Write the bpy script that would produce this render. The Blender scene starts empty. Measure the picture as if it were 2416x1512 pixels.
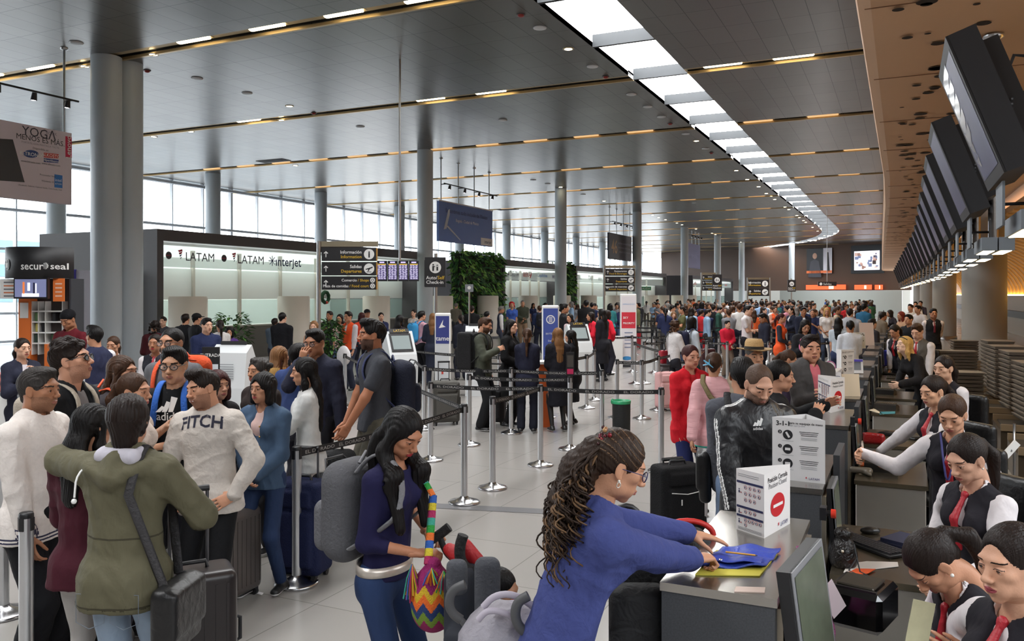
import bpy, math, random
import numpy as np
from mathutils import Vector, Matrix
sc = bpy.context.scene
C = sc.collection
# == camera, world, exposure
CAMH = 2.1
TH = math.radians(25.3)            # the hall runs 25.3 degrees to the right of the camera's view
CS, SN = math.cos(TH), math.sin(TH)
cd = bpy.data.cameras.new('camera'); cam = bpy.data.objects.new('camera', cd); C.objects.link(cam)
cam.location = (0, 0, CAMH); cam.rotation_euler = (math.pi/2, 0, TH)
cd.sensor_width = 36; cd.lens = 1950/2416*36; cd.shift_y = -61/2416; cd.clip_end = 600; cd.clip_start = .05
sc.camera = cam
w = bpy.data.worlds.new('world'); sc.world = w; w.use_nodes = True
w.node_tree.nodes['Background'].inputs[0].default_value = (.90, .955, 1.0, 1)
w.node_tree.nodes['Background'].inputs[1].default_value = 6.0
sc.view_settings.view_transform = 'Standard'; sc.view_settings.look = 'None'
sc.view_settings.exposure = 0.22; sc.view_settings.gamma = 1.0; sc.view_settings.use_curve_mapping = False
sc.cycles.max_bounces = 6; sc.cycles.diffuse_bounces = 3; sc.cycles.glossy_bounces = 3
sc.cycles.transparent_max_bounces = 10; sc.cycles.transmission_bounces = 4
sc.cycles.caustics_reflective = False; sc.cycles.caustics_refractive = False; sc.cycles.sample_clamp_indirect = 4
SKYLIGHT = 15.0; LAMP = 8.0
# == positions
def D(px, d, z):                   # the point at view depth d, height z, straight ahead of column px
	a = (px-1208)/1950
	return Vector((d*(a*CS-SN), d*(CS+a*SN), z))
def G(px, py, z=0.0):              # where the sight line meets the level z
	return D(px, (CAMH-z)*1950/(py-695), z)
def PT(px, py, d): return D(px, d, CAMH-(py-695)*d/1950)
def AX(px, X):                     # depth at which column px crosses the line x = X
	a = (px-1208)/1950
	return X/(a*CS-SN)
def bend(y): return -.022*max(0, y-22)
# == materials
def lin(c):
	return tuple((x/255/12.92 if x/255 <= .04045 else ((x/255+.055)/1.055)**2.4) for x in c)
_mc = {}
def mat(c, rough=.6, metal=0, spec=.5, bump=None, emit=0, var=0, coat=0, kind='', alpha=1, trans=0):
	"""c: sRGB 0..255.  bump=(scale, strength, stretch)  var=(scale, amount)"""
	key = (tuple(c), rough, metal, spec, bump, emit, var, coat, kind, alpha, trans)
	if key in _mc: return _mc[key]
	m = bpy.data.materials.new('m'); m.use_nodes = True; nt = m.node_tree; N = nt.nodes; L = nt.links
	b = N['Principled BSDF']; b.inputs['Base Color'].default_value = (*lin(c), 1)
	b.inputs['Roughness'].default_value = rough; b.inputs['Metallic'].default_value = metal
	b.inputs['Specular IOR Level'].default_value = spec
	if coat: b.inputs['Coat Weight'].default_value = coat; b.inputs['Coat Roughness'].default_value = .1
	if alpha < 1: b.inputs['Alpha'].default_value = alpha
	if trans: b.inputs['Transmission Weight'].default_value = trans
	if emit: b.inputs['Emission Color'].default_value = (*lin(c), 1); b.inputs['Emission Strength'].default_value = emit
	tc = None
	def coords(st=None, which='Object'):
		t = N.new('ShaderNodeTexCoord'); o = t.outputs[which]
		if st:
			mp = N.new('ShaderNodeMapping'); mp.inputs['Scale'].default_value = st; L.new(o, mp.inputs[0]); o = mp.outputs[0]
		return o
	if var:
		n = N.new('ShaderNodeTexNoise'); n.inputs['Scale'].default_value = var[0]; n.inputs['Detail'].default_value = 4
		L.new(coords(var[2] if len(var) > 2 else None), n.inputs['Vector'])
		mx = N.new('ShaderNodeMixRGB'); a = var[1]; l = lin(c)
		mx.inputs[1].default_value = (*[x*(1-a) for x in l], 1); mx.inputs[2].default_value = (*[min(1, x*(1+a)) for x in l], 1)
		L.new(n.outputs['Fac'], mx.inputs[0]); L.new(mx.outputs[0], b.inputs['Base Color'])
	if bump:
		n = N.new('ShaderNodeTexNoise'); n.inputs['Scale'].default_value = bump[0]; n.inputs['Detail'].default_value = 3
		n.inputs['Distortion'].default_value = .4
		L.new(coords(bump[2] if len(bump) > 2 else None), n.inputs['Vector'])
		bp = N.new('ShaderNodeBump'); bp.inputs['Strength'].default_value = bump[1]; bp.inputs['Distance'].default_value = .02
		L.new(n.outputs['Fac'], bp.inputs['Height']); L.new(bp.outputs[0], b.inputs['Normal'])
	_mc[key] = m
	return m
def cloth(c, k=1.0): return mat(c, .85, 0, .25, bump=(14, .55*k, (1, 1, .55)), var=(30, .12))
def knit(c): return mat(c, .9, 0, .2, bump=(22, .5), var=(60, .1))
def denim(c): return mat(c, .8, 0, .25, bump=(12, .55, (1, 1, .45)), var=(9, .38, (1, 1, .35)))
def leather(c): return mat(c, .42, 0, .5, bump=(18, .35))
def plastic(c, r=.4): return mat(c, r, 0, .5)
def skin(c): return mat(c, .5, 0, .4, bump=(120, .08), var=(14, .07))
def hairm(c): return mat(c, .5, 0, .22, bump=(90, .35, (1, 1, .07)), var=(60, .4, (1, 1, .05)))
def steel(c=(190, 190, 192), r=.28): return mat(c, r, 1)
def emis(c, s): return mat(c, .6, 0, .2, emit=s)
def brick_mat(c1, cm, sx, sy, mortar, rough, metal=0, axes='XY', bumpn=0, var=.0, offset=0.0, spec=.5):
	m = bpy.data.materials.new('m'); m.use_nodes = True; nt = m.node_tree; N = nt.nodes; L = nt.links
	b = N['Principled BSDF']; b.inputs['Roughness'].default_value = rough; b.inputs['Metallic'].default_value = metal
	b.inputs['Specular IOR Level'].default_value = spec
	t = N.new('ShaderNodeTexCoord'); sp = N.new('ShaderNodeSeparateXYZ'); cb = N.new('ShaderNodeCombineXYZ')
	L.new(t.outputs['Object'], sp.inputs[0])
	L.new(sp.outputs[axes[0]], cb.inputs[0]); L.new(sp.outputs[axes[1]], cb.inputs[1])
	br = N.new('ShaderNodeTexBrick'); br.offset = offset; br.inputs['Scale'].default_value = 1
	br.inputs['Brick Width'].default_value = sx; br.inputs['Row Height'].default_value = sy
	br.inputs['Mortar Size'].default_value = mortar; br.inputs['Mortar Smooth'].default_value = .2; br.inputs['Bias'].default_value = 0
	l = lin(c1); br.inputs['Color1'].default_value = (*[x*(1-var) for x in l], 1); br.inputs['Color2'].default_value = (*[min(1, x*(1+var)) for x in l], 1)
	br.inputs['Mortar'].default_value = (*lin(cm), 1)
	L.new(cb.outputs[0], br.inputs['Vector']); L.new(br.outputs['Color'], b.inputs['Base Color'])
	if bumpn:
		n = N.new('ShaderNodeTexNoise'); n.inputs['Scale'].default_value = bumpn[0]; n.inputs['Detail'].default_value = 2
		L.new(t.outputs['Object'], n.inputs['Vector'])
		bp = N.new('ShaderNodeBump'); bp.inputs['Strength'].default_value = bumpn[1]; bp.inputs['Distance'].default_value = .05
		L.new(n.outputs['Fac'], bp.inputs['Height']); L.new(bp.outputs[0], b.inputs['Normal'])
	return m
# == mesh builder
def mk(name, me, parent=None, loc=None):
	o = bpy.data.objects.new(name, me); C.objects.link(o)
	if parent: o.parent = parent
	if loc: o.location = loc
	return o
def tag(o, label=None, cat=None, group=None, kind=None):
	if label: o['label'] = label
	if cat: o['category'] = cat
	if group: o['group'] = group
	if kind: o['kind'] = kind
	return o
def thing(name, label, cat, loc=(0, 0, 0), rz=0, group=None):
	o = bpy.data.objects.new(name, None); C.objects.link(o); o.location = loc; o.rotation_euler = (0, 0, rz)
	o.empty_display_size = .1
	return tag(o, label, cat, group)
def children(o): return KIDS.get(o, [])
def copy_tree(o, loc=None, rz=None, label=None, mats=None):
	c = o.copy(); C.objects.link(c)
	if loc is not None: c.location = loc
	if rz is not None: c.rotation_euler = (0, 0, rz)
	if label: c['label'] = label
	for ch in list(o.children):
		k = ch.copy(); C.objects.link(k); k.parent = c
		for g in list(ch.children):
			h = g.copy(); C.objects.link(h); h.parent = k
			for q in list(g.children):
				q2 = q.copy(); C.objects.link(q2); q2.parent = h
	return c
def vec(a): return np.array(a, float)
def unit(a): a = vec(a); n = np.linalg.norm(a); return a/n if n else a
class MB:
	def __init__(s): s.v = []; s.f = []; s.m = []; s.s = []; s.mats = []
	def mi(s, m):
		if m not in s.mats: s.mats.append(m)
		return s.mats.index(m)
	def add(s, V, F, m, smooth=False):
		b = len(s.v); s.v += [tuple(map(float, p)) for p in V]; i = s.mi(m)
		for f in F: s.f.append([b+j for j in f]); s.m.append(i); s.s.append(smooth)
		return s
	def box(s, lo, hi, m, R=None, c=None, bev=0):
		lo = vec(lo); hi = vec(hi)
		if bev:
			x0, y0, z0 = lo; x1, y1, z1 = hi; b = min(bev, (hi-lo).min()/2.01); V = []; F = []
			for (z, k) in ((z0, b), (z0+b, 0), (z1-b, 0), (z1, b)):
				q = b+k*.0 if k else b
				for (x, y) in ((x0+k, y0+b), (x0+b, y0+k), (x1-b, y0+k), (x1-k, y0+b), (x1-k, y1-b), (x1-b, y1-k), (x0+b, y1-k), (x0+k, y1-b)):
					V.append((x, y, z))
			for r in range(3):
				for j in range(8): F.append((r*8+j, r*8+(j+1) % 8, r*8+8+(j+1) % 8, r*8+8+j))
			F.append(tuple(reversed(range(8)))); F.append(tuple(range(24, 32)))
		else:
			V = [(x, y, z) for z in (lo[2], hi[2]) for y in (lo[1], hi[1]) for x in (lo[0], hi[0])]
			F = [(0, 2, 3, 1), (4, 5, 7, 6), (0, 1, 5, 4), (2, 6, 7, 3), (0, 4, 6, 2), (1, 3, 7, 5)]
		if R is not None:
			c = vec(c) if c is not None else (lo+hi)/2
			V = [np.array(R) @ (vec(p)-c)+c for p in V]
		return s.add(V, F, m)
	def rings(s, rs, m, cap=True, smooth=True, closed=False):
		n = len(rs[0]); V = [p for r in rs for p in r]; F = []
		for k in range(len(rs)-(0 if closed else 1)):
			a = k*n; b = ((k+1) % len(rs))*n
			for j in range(n): F.append((a+j, a+(j+1) % n, b+(j+1) % n, b+j))
		s.add(V, F, m, smooth)
		if cap and not closed:
			s.add(rs[0], [tuple(reversed(range(n)))], m); s.add(rs[-1], [tuple(range(n))], m)
		return s
	def lathe(s, prof, m, c=(0, 0, 0), n=20, cap=True, sx=1, sy=1, a0=0, a1=2*math.pi):
		c = vec(c); rs = []
		for r, z in prof: rs.append([c+vec((sx*r*math.cos(t), sy*r*math.sin(t), z)) for t in [2*math.pi*i/n for i in range(n)]])
		return s.rings(rs, m, cap)
	def cyl(s, p0, p1, r0, m, r1=None, n=14, cap=True):
		return s.tube([p0, p1], [r0, r0 if r1 is None else r1], m, n, cap)
	def tube(s, pts, r, m, n=8, cap=True, flat=1, closed=False):
		pts = [vec(p) for p in pts]; k = len(pts)
		if not hasattr(r, '__len__'): r = [r]*k
		t0 = unit(pts[1]-pts[0]); up = vec((0, 0, 1)) if abs(t0[2]) < .9 else vec((1, 0, 0))
		x = unit(np.cross(up, t0)); rs = []
		for i in range(k):
			if closed: t = unit(pts[(i+1) % k]-pts[i-1])
			else: t = unit(pts[min(i+1, k-1)]-pts[max(i-1, 0)])
			x = unit(x-t*np.dot(x, t)); y = np.cross(t, x)
			rs.append([pts[i]+r[i]*(math.cos(a)*x+math.sin(a)*y*flat) for a in [2*math.pi*j/n for j in range(n)]])
		return s.rings(rs, m, cap, closed=closed)
	def ball(s, c, r, m, n=12, R=None):
		c = vec(c); r = vec(r if hasattr(r, '__len__') else (r, r, r)); rs = []
		for i in range(n//2+1):
			t = -math.pi/2+math.pi*(i+.02*(i == 0)-.02*(i == n//2))/(n//2)
			ring = [vec((math.cos(t)*math.cos(a), math.cos(t)*math.sin(a), math.sin(t)))*r for a in [2*math.pi*j/n for j in range(n)]]
			if R is not None: ring = [np.array(R) @ p for p in ring]
			rs.append([c+p for p in ring])
		return s.rings(rs, m)
	def quad(s, a, b, c, d, m): return s.add([a, b, c, d], [(0, 1, 2, 3)], m)
	def prism(s, poly, axis, a, b, m, smooth=False):   # poly: 2-D outline on the two other axes
		def p3(q, t):
			if axis == 'x': return (t, q[0], q[1])
			if axis == 'y': return (q[0], t, q[1])
			return (q[0], q[1], t)
		n = len(poly); V = [p3(q, a) for q in poly]+[p3(q, b) for q in poly]
		F = [(j, (j+1) % n, n+(j+1) % n, n+j) for j in range(n)]
		s.add(V, F, m, smooth); s.add(V, [tuple(reversed(range(n))), tuple(range(n, 2*n))], m)
		return s
	def slab(s, o, r, u, w, h, th, m):       # a box whose front face is centred on o with right vector r, up u
		o = vec(o); r = unit(r); u = unit(u); n = np.cross(r, u)
		V = [o+r*x*w/2+u*y*h/2-n*th*k for k in (0, 1) for (x, y) in ((-1, -1), (1, -1), (1, 1), (-1, 1))]
		return s.add(V, [(0, 1, 2, 3), (7, 6, 5, 4), (0, 4, 5, 1), (1, 5, 6, 2), (2, 6, 7, 3), (3, 7, 4, 0)], m)
	def text(s, t, o, r, u, size, m, align='c', lift=.002, bold=0):
		V, F, wd = text_mesh(t, bold); o = vec(o); r = unit(r); u = unit(u); n = np.cross(r, u)
		off = {'c': -wd/2, 'l': 0, 'r': -wd}[align]
		return s.add([o+n*lift+r*(x+off)*size+u*(y-.35)*size for x, y in V], F, m)
	def disc(s, o, r, u, rad, m, lift=.002, n=24, ry=None):
		o = vec(o); r = unit(r); u = unit(u); nn = np.cross(r, u)
		V = [o+nn*lift+r*rad*math.cos(a)+u*(ry or rad)*math.sin(a) for a in [2*math.pi*j/n for j in range(n)]]
		return s.add(V, [tuple(range(n))], m)
	def flat(s, poly, o, r, u, m, lift=.002, sc_=1):
		o = vec(o); r = unit(r); u = unit(u); nn = np.cross(r, u)
		return s.add([o+nn*lift+r*x*sc_+u*y*sc_ for x, y in poly], [tuple(range(len(poly)))], m)
	def rect(s, o, r, u, w, h, m, lift=.002):
		return s.flat([(-w/2, -h/2), (w/2, -h/2), (w/2, h/2), (-w/2, h/2)], o, r, u, m, lift)
	def mesh(s, name):
		me = bpy.data.meshes.new(name); me.from_pydata(s.v, [], s.f)
		for m in s.mats: me.materials.append(m)
		me.polygons.foreach_set('material_index', s.m); me.polygons.foreach_set('use_smooth', s.s); me.update()
		return me
	def build(s, name, parent=None, **k):
		o = mk(name, s.mesh(name), parent)
		for a, b in k.items(): o[a] = b
		return o
_tx = {}
def text_mesh(t, bold=0):
	if 'M' in t: bold = 0
	if (t, bold) in _tx: return _tx[t, bold]
	cu = bpy.data.curves.new('t', 'FONT'); cu.body = t; cu.size = 1; cu.resolution_u = 2; cu.offset = .012*bold
	o = bpy.data.objects.new('t', cu); C.objects.link(o); dg = bpy.context.evaluated_depsgraph_get(); dg.update()
	me = o.evaluated_get(dg).to_mesh()
	V = [(v.co.x, v.co.y) for v in me.vertices]; F = [tuple(p.vertices) for p in me.polygons]
	wd = max([v[0] for v in V], default=0)
	o.evaluated_get(dg).to_mesh_clear(); bpy.data.objects.remove(o); bpy.data.curves.remove(cu)
	_tx[t, bold] = (V, F, wd); return _tx[t, bold]
def struct(o): o['kind'] = 'structure'; return o
def frame_dirs(face):              # face: 0 towards the camera, 90 towards picture right
	A = math.radians(295.3+face); n = vec((math.cos(A), math.sin(A), 0)); r = np.cross((0, 0, 1), n)
	return unit(r), vec((0, 0, 1)), n
UP = vec((0, 0, 1))
RV, _, NV = frame_dirs(0)          # right and towards-camera directions of the camera's frame
# == THE HALL
CEIL = 8.1
m_ceil = brick_mat((124, 122, 120), (60, 61, 64), .6, 1.25, .008, .30, .85, 'XY', bumpn=(.9, .10), var=.06)
m_floor = brick_mat((158, 154, 150), (122, 118, 115), .9, .9, .004, .22, 0, 'XY', bumpn=(.6, .03), var=.025, spec=.45)
m_dark = mat((52, 54, 60), .5); m_darker = mat((34, 34, 37), .5)
m_beige = mat((206, 164, 126), .5, 0, .4, bump=(30, .05), var=(.4, .06))
m_white = mat((236, 236, 232), .5); m_offw = mat((222, 218, 208), .45)
m_alu = mat((226, 232, 240), .4)
m_col = mat((190, 199, 206), .34, 0, var=(.5, .05))
f = MB(); f.box((-60, -8, -.2), (14, 140, 0), m_floor); struct(f.build('floor'))
a, b = G(980, 1191), G(1560, 1221); dv = unit(vec(b)-vec(a)); nv = np.cross((0, 0, 1), dv)
A = vec(a)-dv*3; B = vec(b)+dv*1.5
f = MB(); f.add([A-nv*.09+UP*.003, B-nv*.09+UP*.003, B+nv*.09+UP*.003, A+nv*.09+UP*.003], [(0, 1, 2, 3)], mat((120, 120, 122), .25))
struct(f.build('trim_1'))
SKL, SKR = -6.8, -5.27
SLOTS = [14.6+7.5*i for i in range(-2, 14)]
c = MB(); m_slot = mat((20, 18, 16), .7); m_chan = mat((196, 176, 140), .4, .3)
def skx(y):                        # the skylight's left and right edge at hall distance y
	t = max(0, y-80); return SKL-.012*t*t, SKR-.012*t*t
for i in range(len(SLOTS)+1):
	y0 = -8 if i == 0 else SLOTS[i-1]+.26; y1 = SLOTS[i]-.26 if i < len(SLOTS) else 140
	n = 1 if y1 < 80 else 6
	for k in range(n):
		ya = y0+(y1-y0)*k/n; yb = y0+(y1-y0)*(k+1)/n
		la, ra = skx(ya); lb, rb = skx(yb)
		for (xa0, xb0, xa1, xb1) in ((-36, -36, max(la, -35.9), max(lb, -35.9)), (max(ra, -35.9), max(rb, -35.9), 1.5, 1.5)):
			V = [(xa0, ya, CEIL), (xa1, ya, CEIL), (xb1, yb, CEIL), (xb0, yb, CEIL)]
			V += [(x, y, CEIL+.12) for x, y, z in V]
			c.add(V, [(3, 2, 1, 0), (4, 5, 6, 7), (0, 1, 5, 4), (1, 2, 6, 5), (2, 3, 7, 6), (3, 0, 4, 7)], m_ceil)
struct(c.build('ceiling'))
for y in SLOTS:
	c = MB(); l, r = skx(y)
	for (x0, x1) in ((-36, l), (r, 1.5)):
		if x0 < -35.5 and l < -35: continue
		c.box((x0, y-.27, CEIL+.10), (x1, y+.27, CEIL+.16), m_slot)
		c.box((x0, y-.26, CEIL+.06), (x1, y+.05, CEIL+.09), m_chan)
		c.box((x0, y+.20, CEIL-.02), (x1, y+.27, CEIL+.05), mat((205, 178, 130), .35, .6))
	struct(c.build('trim_%d' % (SLOTS.index(y)+2)))
m_sky = emis((255, 255, 255), SKYLIGHT); m_well = mat((246, 250, 252), .5)
sk = MB(); wl = MB(); ys = [-6+2*i for i in range(43)]+[80+1.0*i for i in range(1, 46)]
for i in range(len(ys)-1):
	ya, yb = ys[i], ys[i+1]; la, ra = skx(ya); lb, rb = skx(yb)
	if lb < -36: break
	sk.add([(la, ya, CEIL+.55), (ra, ya, CEIL+.55), (rb, yb, CEIL+.55), (lb, yb, CEIL+.55)], [(3, 2, 1, 0)], m_sky)
	for (xa, xb, s) in ((la, lb, -1), (ra, rb, 1)):
		wl.add([(xa, ya, CEIL), (xb, yb, CEIL), (xb, yb, CEIL+.56), (xa, ya, CEIL+.56)], [(0, 1, 2, 3) if s < 0 else (3, 2, 1, 0)], m_well)
struct(sk.build('window_1')); struct(wl.build('trim_30'))
rib = MB(); yy = 2.2
while yy < 104:
	l, r = skx(yy)
	rib.box((l, yy, CEIL+.0), (r, yy+.10, CEIL+.30), mat((40, 43, 46), .7))
	yy += 3.35
struct(rib.build('trim_31'))
WX = -34.5
m_glass = mat((225, 240, 245), .05, 0, .5, alpha=.12)
fr = MB()
for y in [2+2.1*i for i in range(56)]:
	wv = .16 if round((y-2)/2.1) % 4 == 0 else .06
	fr.box((WX-.1, y-wv/2, 0), (WX+.1, y+wv/2, CEIL), m_alu)
for z in (.1, 1.3, 2.6, 4.05, 5.75, 8.0): fr.box((WX-.06, 0, z-.05), (WX+.06, 118, z+.05), m_alu)
struct(fr.build('window_2'))
g = MB(); g.box((WX-.02, 0, 0), (WX, 118, CEIL), m_glass); struct(g.build('window_3'))
r = MB()
for z in (5.6, 7.75): r.tube([(-33.4, y, z) for y in range(4, 112, 6)], .05, m_alu, 6)
struct(r.build('trim_32'))
g = MB(); g.box((-200, -60, -.6), (-36, 180, -.5), mat((150, 150, 148), .9)); struct(g.build('ground'))
b = thing('office_block', 'pale office block seen hazily through the hall windows', 'building', (-75, 30, 0))
m = MB(); m.box((-8, -30, -.5), (8, 60, 7.5), mat((205, 214, 220), .8)); m.build('wall', b)
for zz in (1.5, 3.6, 5.6):
	m = MB(); m.box((8.0, -28, zz), (8.1, 58, zz+1.0), mat((120, 150, 170), .2)); m.build('window', b)
def column(x, y, r, label, group=None, h=CEIL, m=m_col):
	o = thing('column', label, 'column', (x, y, 0), 0, group)
	k = MB(); k.lathe([(r, 0), (r, h)], m, n=40, cap=False); k.build('shaft', o)
	k = MB(); k.lathe([(r+.03, 0), (r+.03, .18), (r+.005, .19)], steel((150, 152, 156), .35), n=40, cap=False); k.build('base_ring', o)
	return o
ordn = ['first', 'second', 'third', 'fourth', 'fifth', 'sixth', 'seventh', 'eighth', 'ninth', 'tenth', 'eleventh', 'twelfth', 'thirteenth', 'fourteenth', 'fifteenth', 'sixteenth', 'seventeenth', 'eighteenth', 'nineteenth', 'twentieth']
p = D(251, 20.9, 0); column(p.x, p.y, .365, 'thick grey column of the close pair beside the dark ticket booth, its outer one')
p = D(304, 21.5, 0); column(p.x, p.y, .345, 'thick grey column of the close pair, the one touching the dark booth end wall')
cn = ['grey round column behind the self check-in sign at the booth end', 'grey round column between green wall and the banner reading 46', 'grey round column just behind the dark banner reading 46',
	  'slim grey column behind the fourth airline booth', 'slim grey column above the far booths and departure signs', 'slim grey column in front of the dark brown end wall', 'slim far column before the brown end wall by the ad poster']
for i, px in enumerate((1003, 1323, 1503, 1615, 1693, 1750, 1868)):
	d = 34.4+13.56*i if i < 6 else 95
	if px in (1868,): d = 98
	if i == 0: d = 34.4
	d = [31.2, 46.0, 59.5, 73.0, 86.5, 93, 97][i]
	d = 6.0*1950/(695-(355, 445, 500, 536, 556, 572, 574)[i])
	q = D(px, d, 0); column(q.x, q.y, .33, cn[i])
for i in range(-2, 9):
	q = vec((-31.0, 30.8+8.42*i, 0)); column(q[0], q[1], .36, 'slim pale column standing close to the window wall, %s along it' % ordn[i+2], 'columns along the window wall')
for i, (px, d, rr) in enumerate(((2322, 24.8, .6), (2228, 38.4, .5), (2191, 52, .5), (2170, 66, .48))):
	q = D(px, d, 0); column(q.x, q.y, rr, ('massive grey column rising behind the tray stacks', 'thick column behind the standing vested staff man', 'third thick column along the staff corridor', 'farthest thick column along the staff corridor')[i], h=4.6, m=mat((150, 146, 140), .42, 0, .4, var=(.7, .07)))
SOF = 4.6
prof = [(-.36, SOF+.30), (-.39, SOF+.18), (-.36, SOF+.05), (-.25, SOF), (.6, SOF-.02), (1.6, SOF-.02), (2.6, SOF+.1), (3.4, SOF+.35), (3.9, SOF+.8), (4.0, SOF+1.6), (3.8, SOF+3.4), (-.2, SOF+3.45), (-.36, SOF+3.4)]
s = MB(); ysx = [0, 2, 5, 8, 12, 16, 20, 26, 33, 40, 48, 57, 66, 76, 86, 95]
s.rings([[(x+bend(y), y, z) for x, z in prof] for y in ysx], m_beige, cap=True, smooth=False)
struct(s.build('ceiling_2'))
rnd = random.Random(4); hol = MB(); mh = mat((36, 24, 16), .9); ringm = mat((220, 180, 140), .5)
y = 3.0
while y < 46:
	for _ in range(6):
		x = rnd.uniform(-.05, .75)+bend(y); yy = y+rnd.uniform(0, 1.1); rr = rnd.choice((.03, .05, .065, .085))
		hol.disc((x, yy, SOF-.024), (1, 0, 0), (0, -1, 0), rr, mh, .004, 18)
	y += 1.15
for k in range(1, 24):
	yy = 2.6*k; hol.box((-.3+bend(yy), yy, SOF-.026), (1.6+bend(yy), yy+.008, SOF-.018), mat((120, 84, 56), .7))
struct(hol.build('trim_33'))
bw = MB(); mb_ = mat((186, 180, 170), .55); vm = mat((200, 160, 106), .5)
ysv = [8, 14, 20, 28, 36, 44, 54, 64, 76, 90]
WB = 6.2
def bx(y): return bend(y)*1.3
bw.rings([[(WB+bx(y)+x, y, z) for x, z in ((0, 0), (0, 2.05), (.35, 2.05), (.35, 0))] for y in ysv], mb_, smooth=False)
struct(bw.build('wall_right'))
vault = MB(); arc = [(WB+.35, 2.1)]+[(WB+.3-3.6*(1-math.cos(t)), 2.1+2.35*math.sin(t)) for t in [math.pi/2*j/8 for j in range(9)]]
arc2 = arc+[(arc[-1][0], 4.62), (WB+.6, 4.62), (WB+.6, 2.1)]
vault.rings([[(x+bx(y), y, z) for x, z in arc2] for y in ysv], vm, smooth=False); struct(vault.build('ceiling_3'))
ribs = MB()
for k in range(60):
	y = 9+1.25*k
	pts = [(x+bx(y)-.02, y, z-.02) for x, z in arc[1:]]
	ribs.tube(pts, .045, mat((232, 196, 140), .5), 6)
struct(ribs.build('trim_34'))
cv = MB(); cv.rings([[(WB+bx(y)+x, y, z) for x, z in ((.12, 2.06), (.12, 2.12), (.3, 2.12), (.3, 2.06))] for y in ysv], emis((255, 205, 110), 7));
o = cv.build('cove_light'); tag(o, 'warm yellow cove light strip along the vaulted staff corridor wall', 'light')
bs = MB(); bs.rings([[(WB+bx(y)+x, y, z) for x, z in ((-.12, .9), (-.12, 1.25), (0, 1.25), (0, .9))] for y in ysv], m_darker, smooth=False); struct(bs.build('trim_35'))
EA, EB = vec(D(1560, 119, 0)), vec(D(2150, 91, 0))
er = unit(EB-EA); en = np.cross(er, UP)
m_brown = mat((74, 52, 38), .5, 0, .4, var=(.3, .2))
Lw = np.linalg.norm(EB-EA)
e = MB(); e.slab((EA+EB)/2+UP*5.4, er, UP, Lw, 5.6, .3, m_brown);
e.slab((EA+EB)/2+UP*1.3+en*.2, er, UP, Lw, 2.6, .3, mat((205, 206, 200), .5)); struct(e.build('wall_far'))
def onend(px, z, off=.05):
	a = (px-1208)/1950; dr = vec((a*CS-SN, CS+a*SN, 0)); M = np.array([[dr[0], -er[0]], [dr[1], -er[1]]]); t = np.linalg.solve(M, EA[:2])
	q = dr*t[0]; q[2] = z; return q+en*off, t[0]
def endrect(name, px0, px1, py0, py1, m, label, cat, off=.1, th=.1):
	pa, d = onend((px0+px1)/2, 0, 0); z1 = CAMH-(py0-695)*d/1950; z0 = CAMH-(py1-695)*d/1950
	a0, _ = onend(px0, 0, 0); a1, _ = onend(px1, 0, 0); wdt = np.linalg.norm(a1-a0)
	k = MB(); o_ = pa*1.0; o_[2] = (z0+z1)/2; k.slab(o_+en*(off+th), er, UP, wdt, z1-z0, th, m)
	return k, o_+en*(off+th), wdt, z1-z0
k, o_, w_, h_ = endrect('ad', 1905, 1965, 586, 645, mat((30, 30, 34), .4), '', '')
k.rect(o_+er*w_*.33, er, UP, w_*.34, h_, mat((214, 212, 222), .4), .02); k.rect(o_-UP*h_*.44, er, UP, w_, h_*.1, mat((215, 110, 60), .5), .03)
k.disc(o_-er*w_*.17+UP*h_*.2, er, UP, w_*.09, mat((190, 150, 130), .6), .03, 16, ry=h_*.12)
k.flat([(-.9, -1.6), (.9, -1.6), (.55, .3), (0, .6), (-.55, .3)], o_-er*w_*.17-UP*h_*.12, er, UP, mat((60, 60, 68), .6), .03)
k.flat([(-.1, -1.3), (.3, -1.3), (.12, 1.0), (-.02, 1.0)], o_+er*w_*.33, er, UP, mat((30, 30, 30), .6), .03)
tag(k.build('advertising_poster'), 'tall dark fashion poster with pale right strip on the brown end wall', 'poster')
k, o_, w_, h_ = endrect('scr', 2017, 2076, 592, 637, emis((226, 224, 232), 1.1), '', '')
rr = random.Random(2)
for _ in range(26):
	k.rect(o_+er*rr.uniform(-.42, .42)*w_+UP*rr.uniform(-.38, .38)*h_, er, UP, w_*rr.uniform(.05, .15), h_*rr.uniform(.06, .22), emis(rr.choice(((150, 120, 110), (96, 90, 110), (200, 170, 160), (70, 60, 60), (120, 130, 160))), .7), .03)
tag(k.build('video_screen'), 'large bright video screen high on the far end wall', 'screen')
k, o_, w_, h_ = endrect('fr', 2008, 2086, 578, 645, mat((22, 22, 26), .4), '', '', .0, .08); struct(k.build('trim_36'))
for i, (a0, a1) in enumerate(((1905, 1998), (2020, 2060), (2068, 2086))):
	k, o_, w_, h_ = endrect('shop', a0, a1, 672, 683, emis((232, 84, 48), 1.4), '', '', .3)
	k.rect(o_+er*w_*.15, er, UP, w_*.12, h_*.7, emis((255, 235, 210), 2), .03)
	tag(k.build('lit_shop_sign'), ('long orange lit shop front strip under the end wall poster', 'orange lit shop sign below the far video screen', 'small orange lit sign by the soffit end')[i], 'sign')
hd = MB()
pA, pB = D(1840, 84, 0), D(2128, 78, 0); dv = unit(vec(pB)-vec(pA))
hd.slab((vec(pA)+vec(pB))/2+UP*1.25, dv, UP, np.linalg.norm(vec(pB)-vec(pA)), 2.5, .1, mat((196, 206, 204), .3)); tag(hd.build('hoarding'), 'low pale hoarding panels crossing the far end behind the crowd', 'partition')
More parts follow.
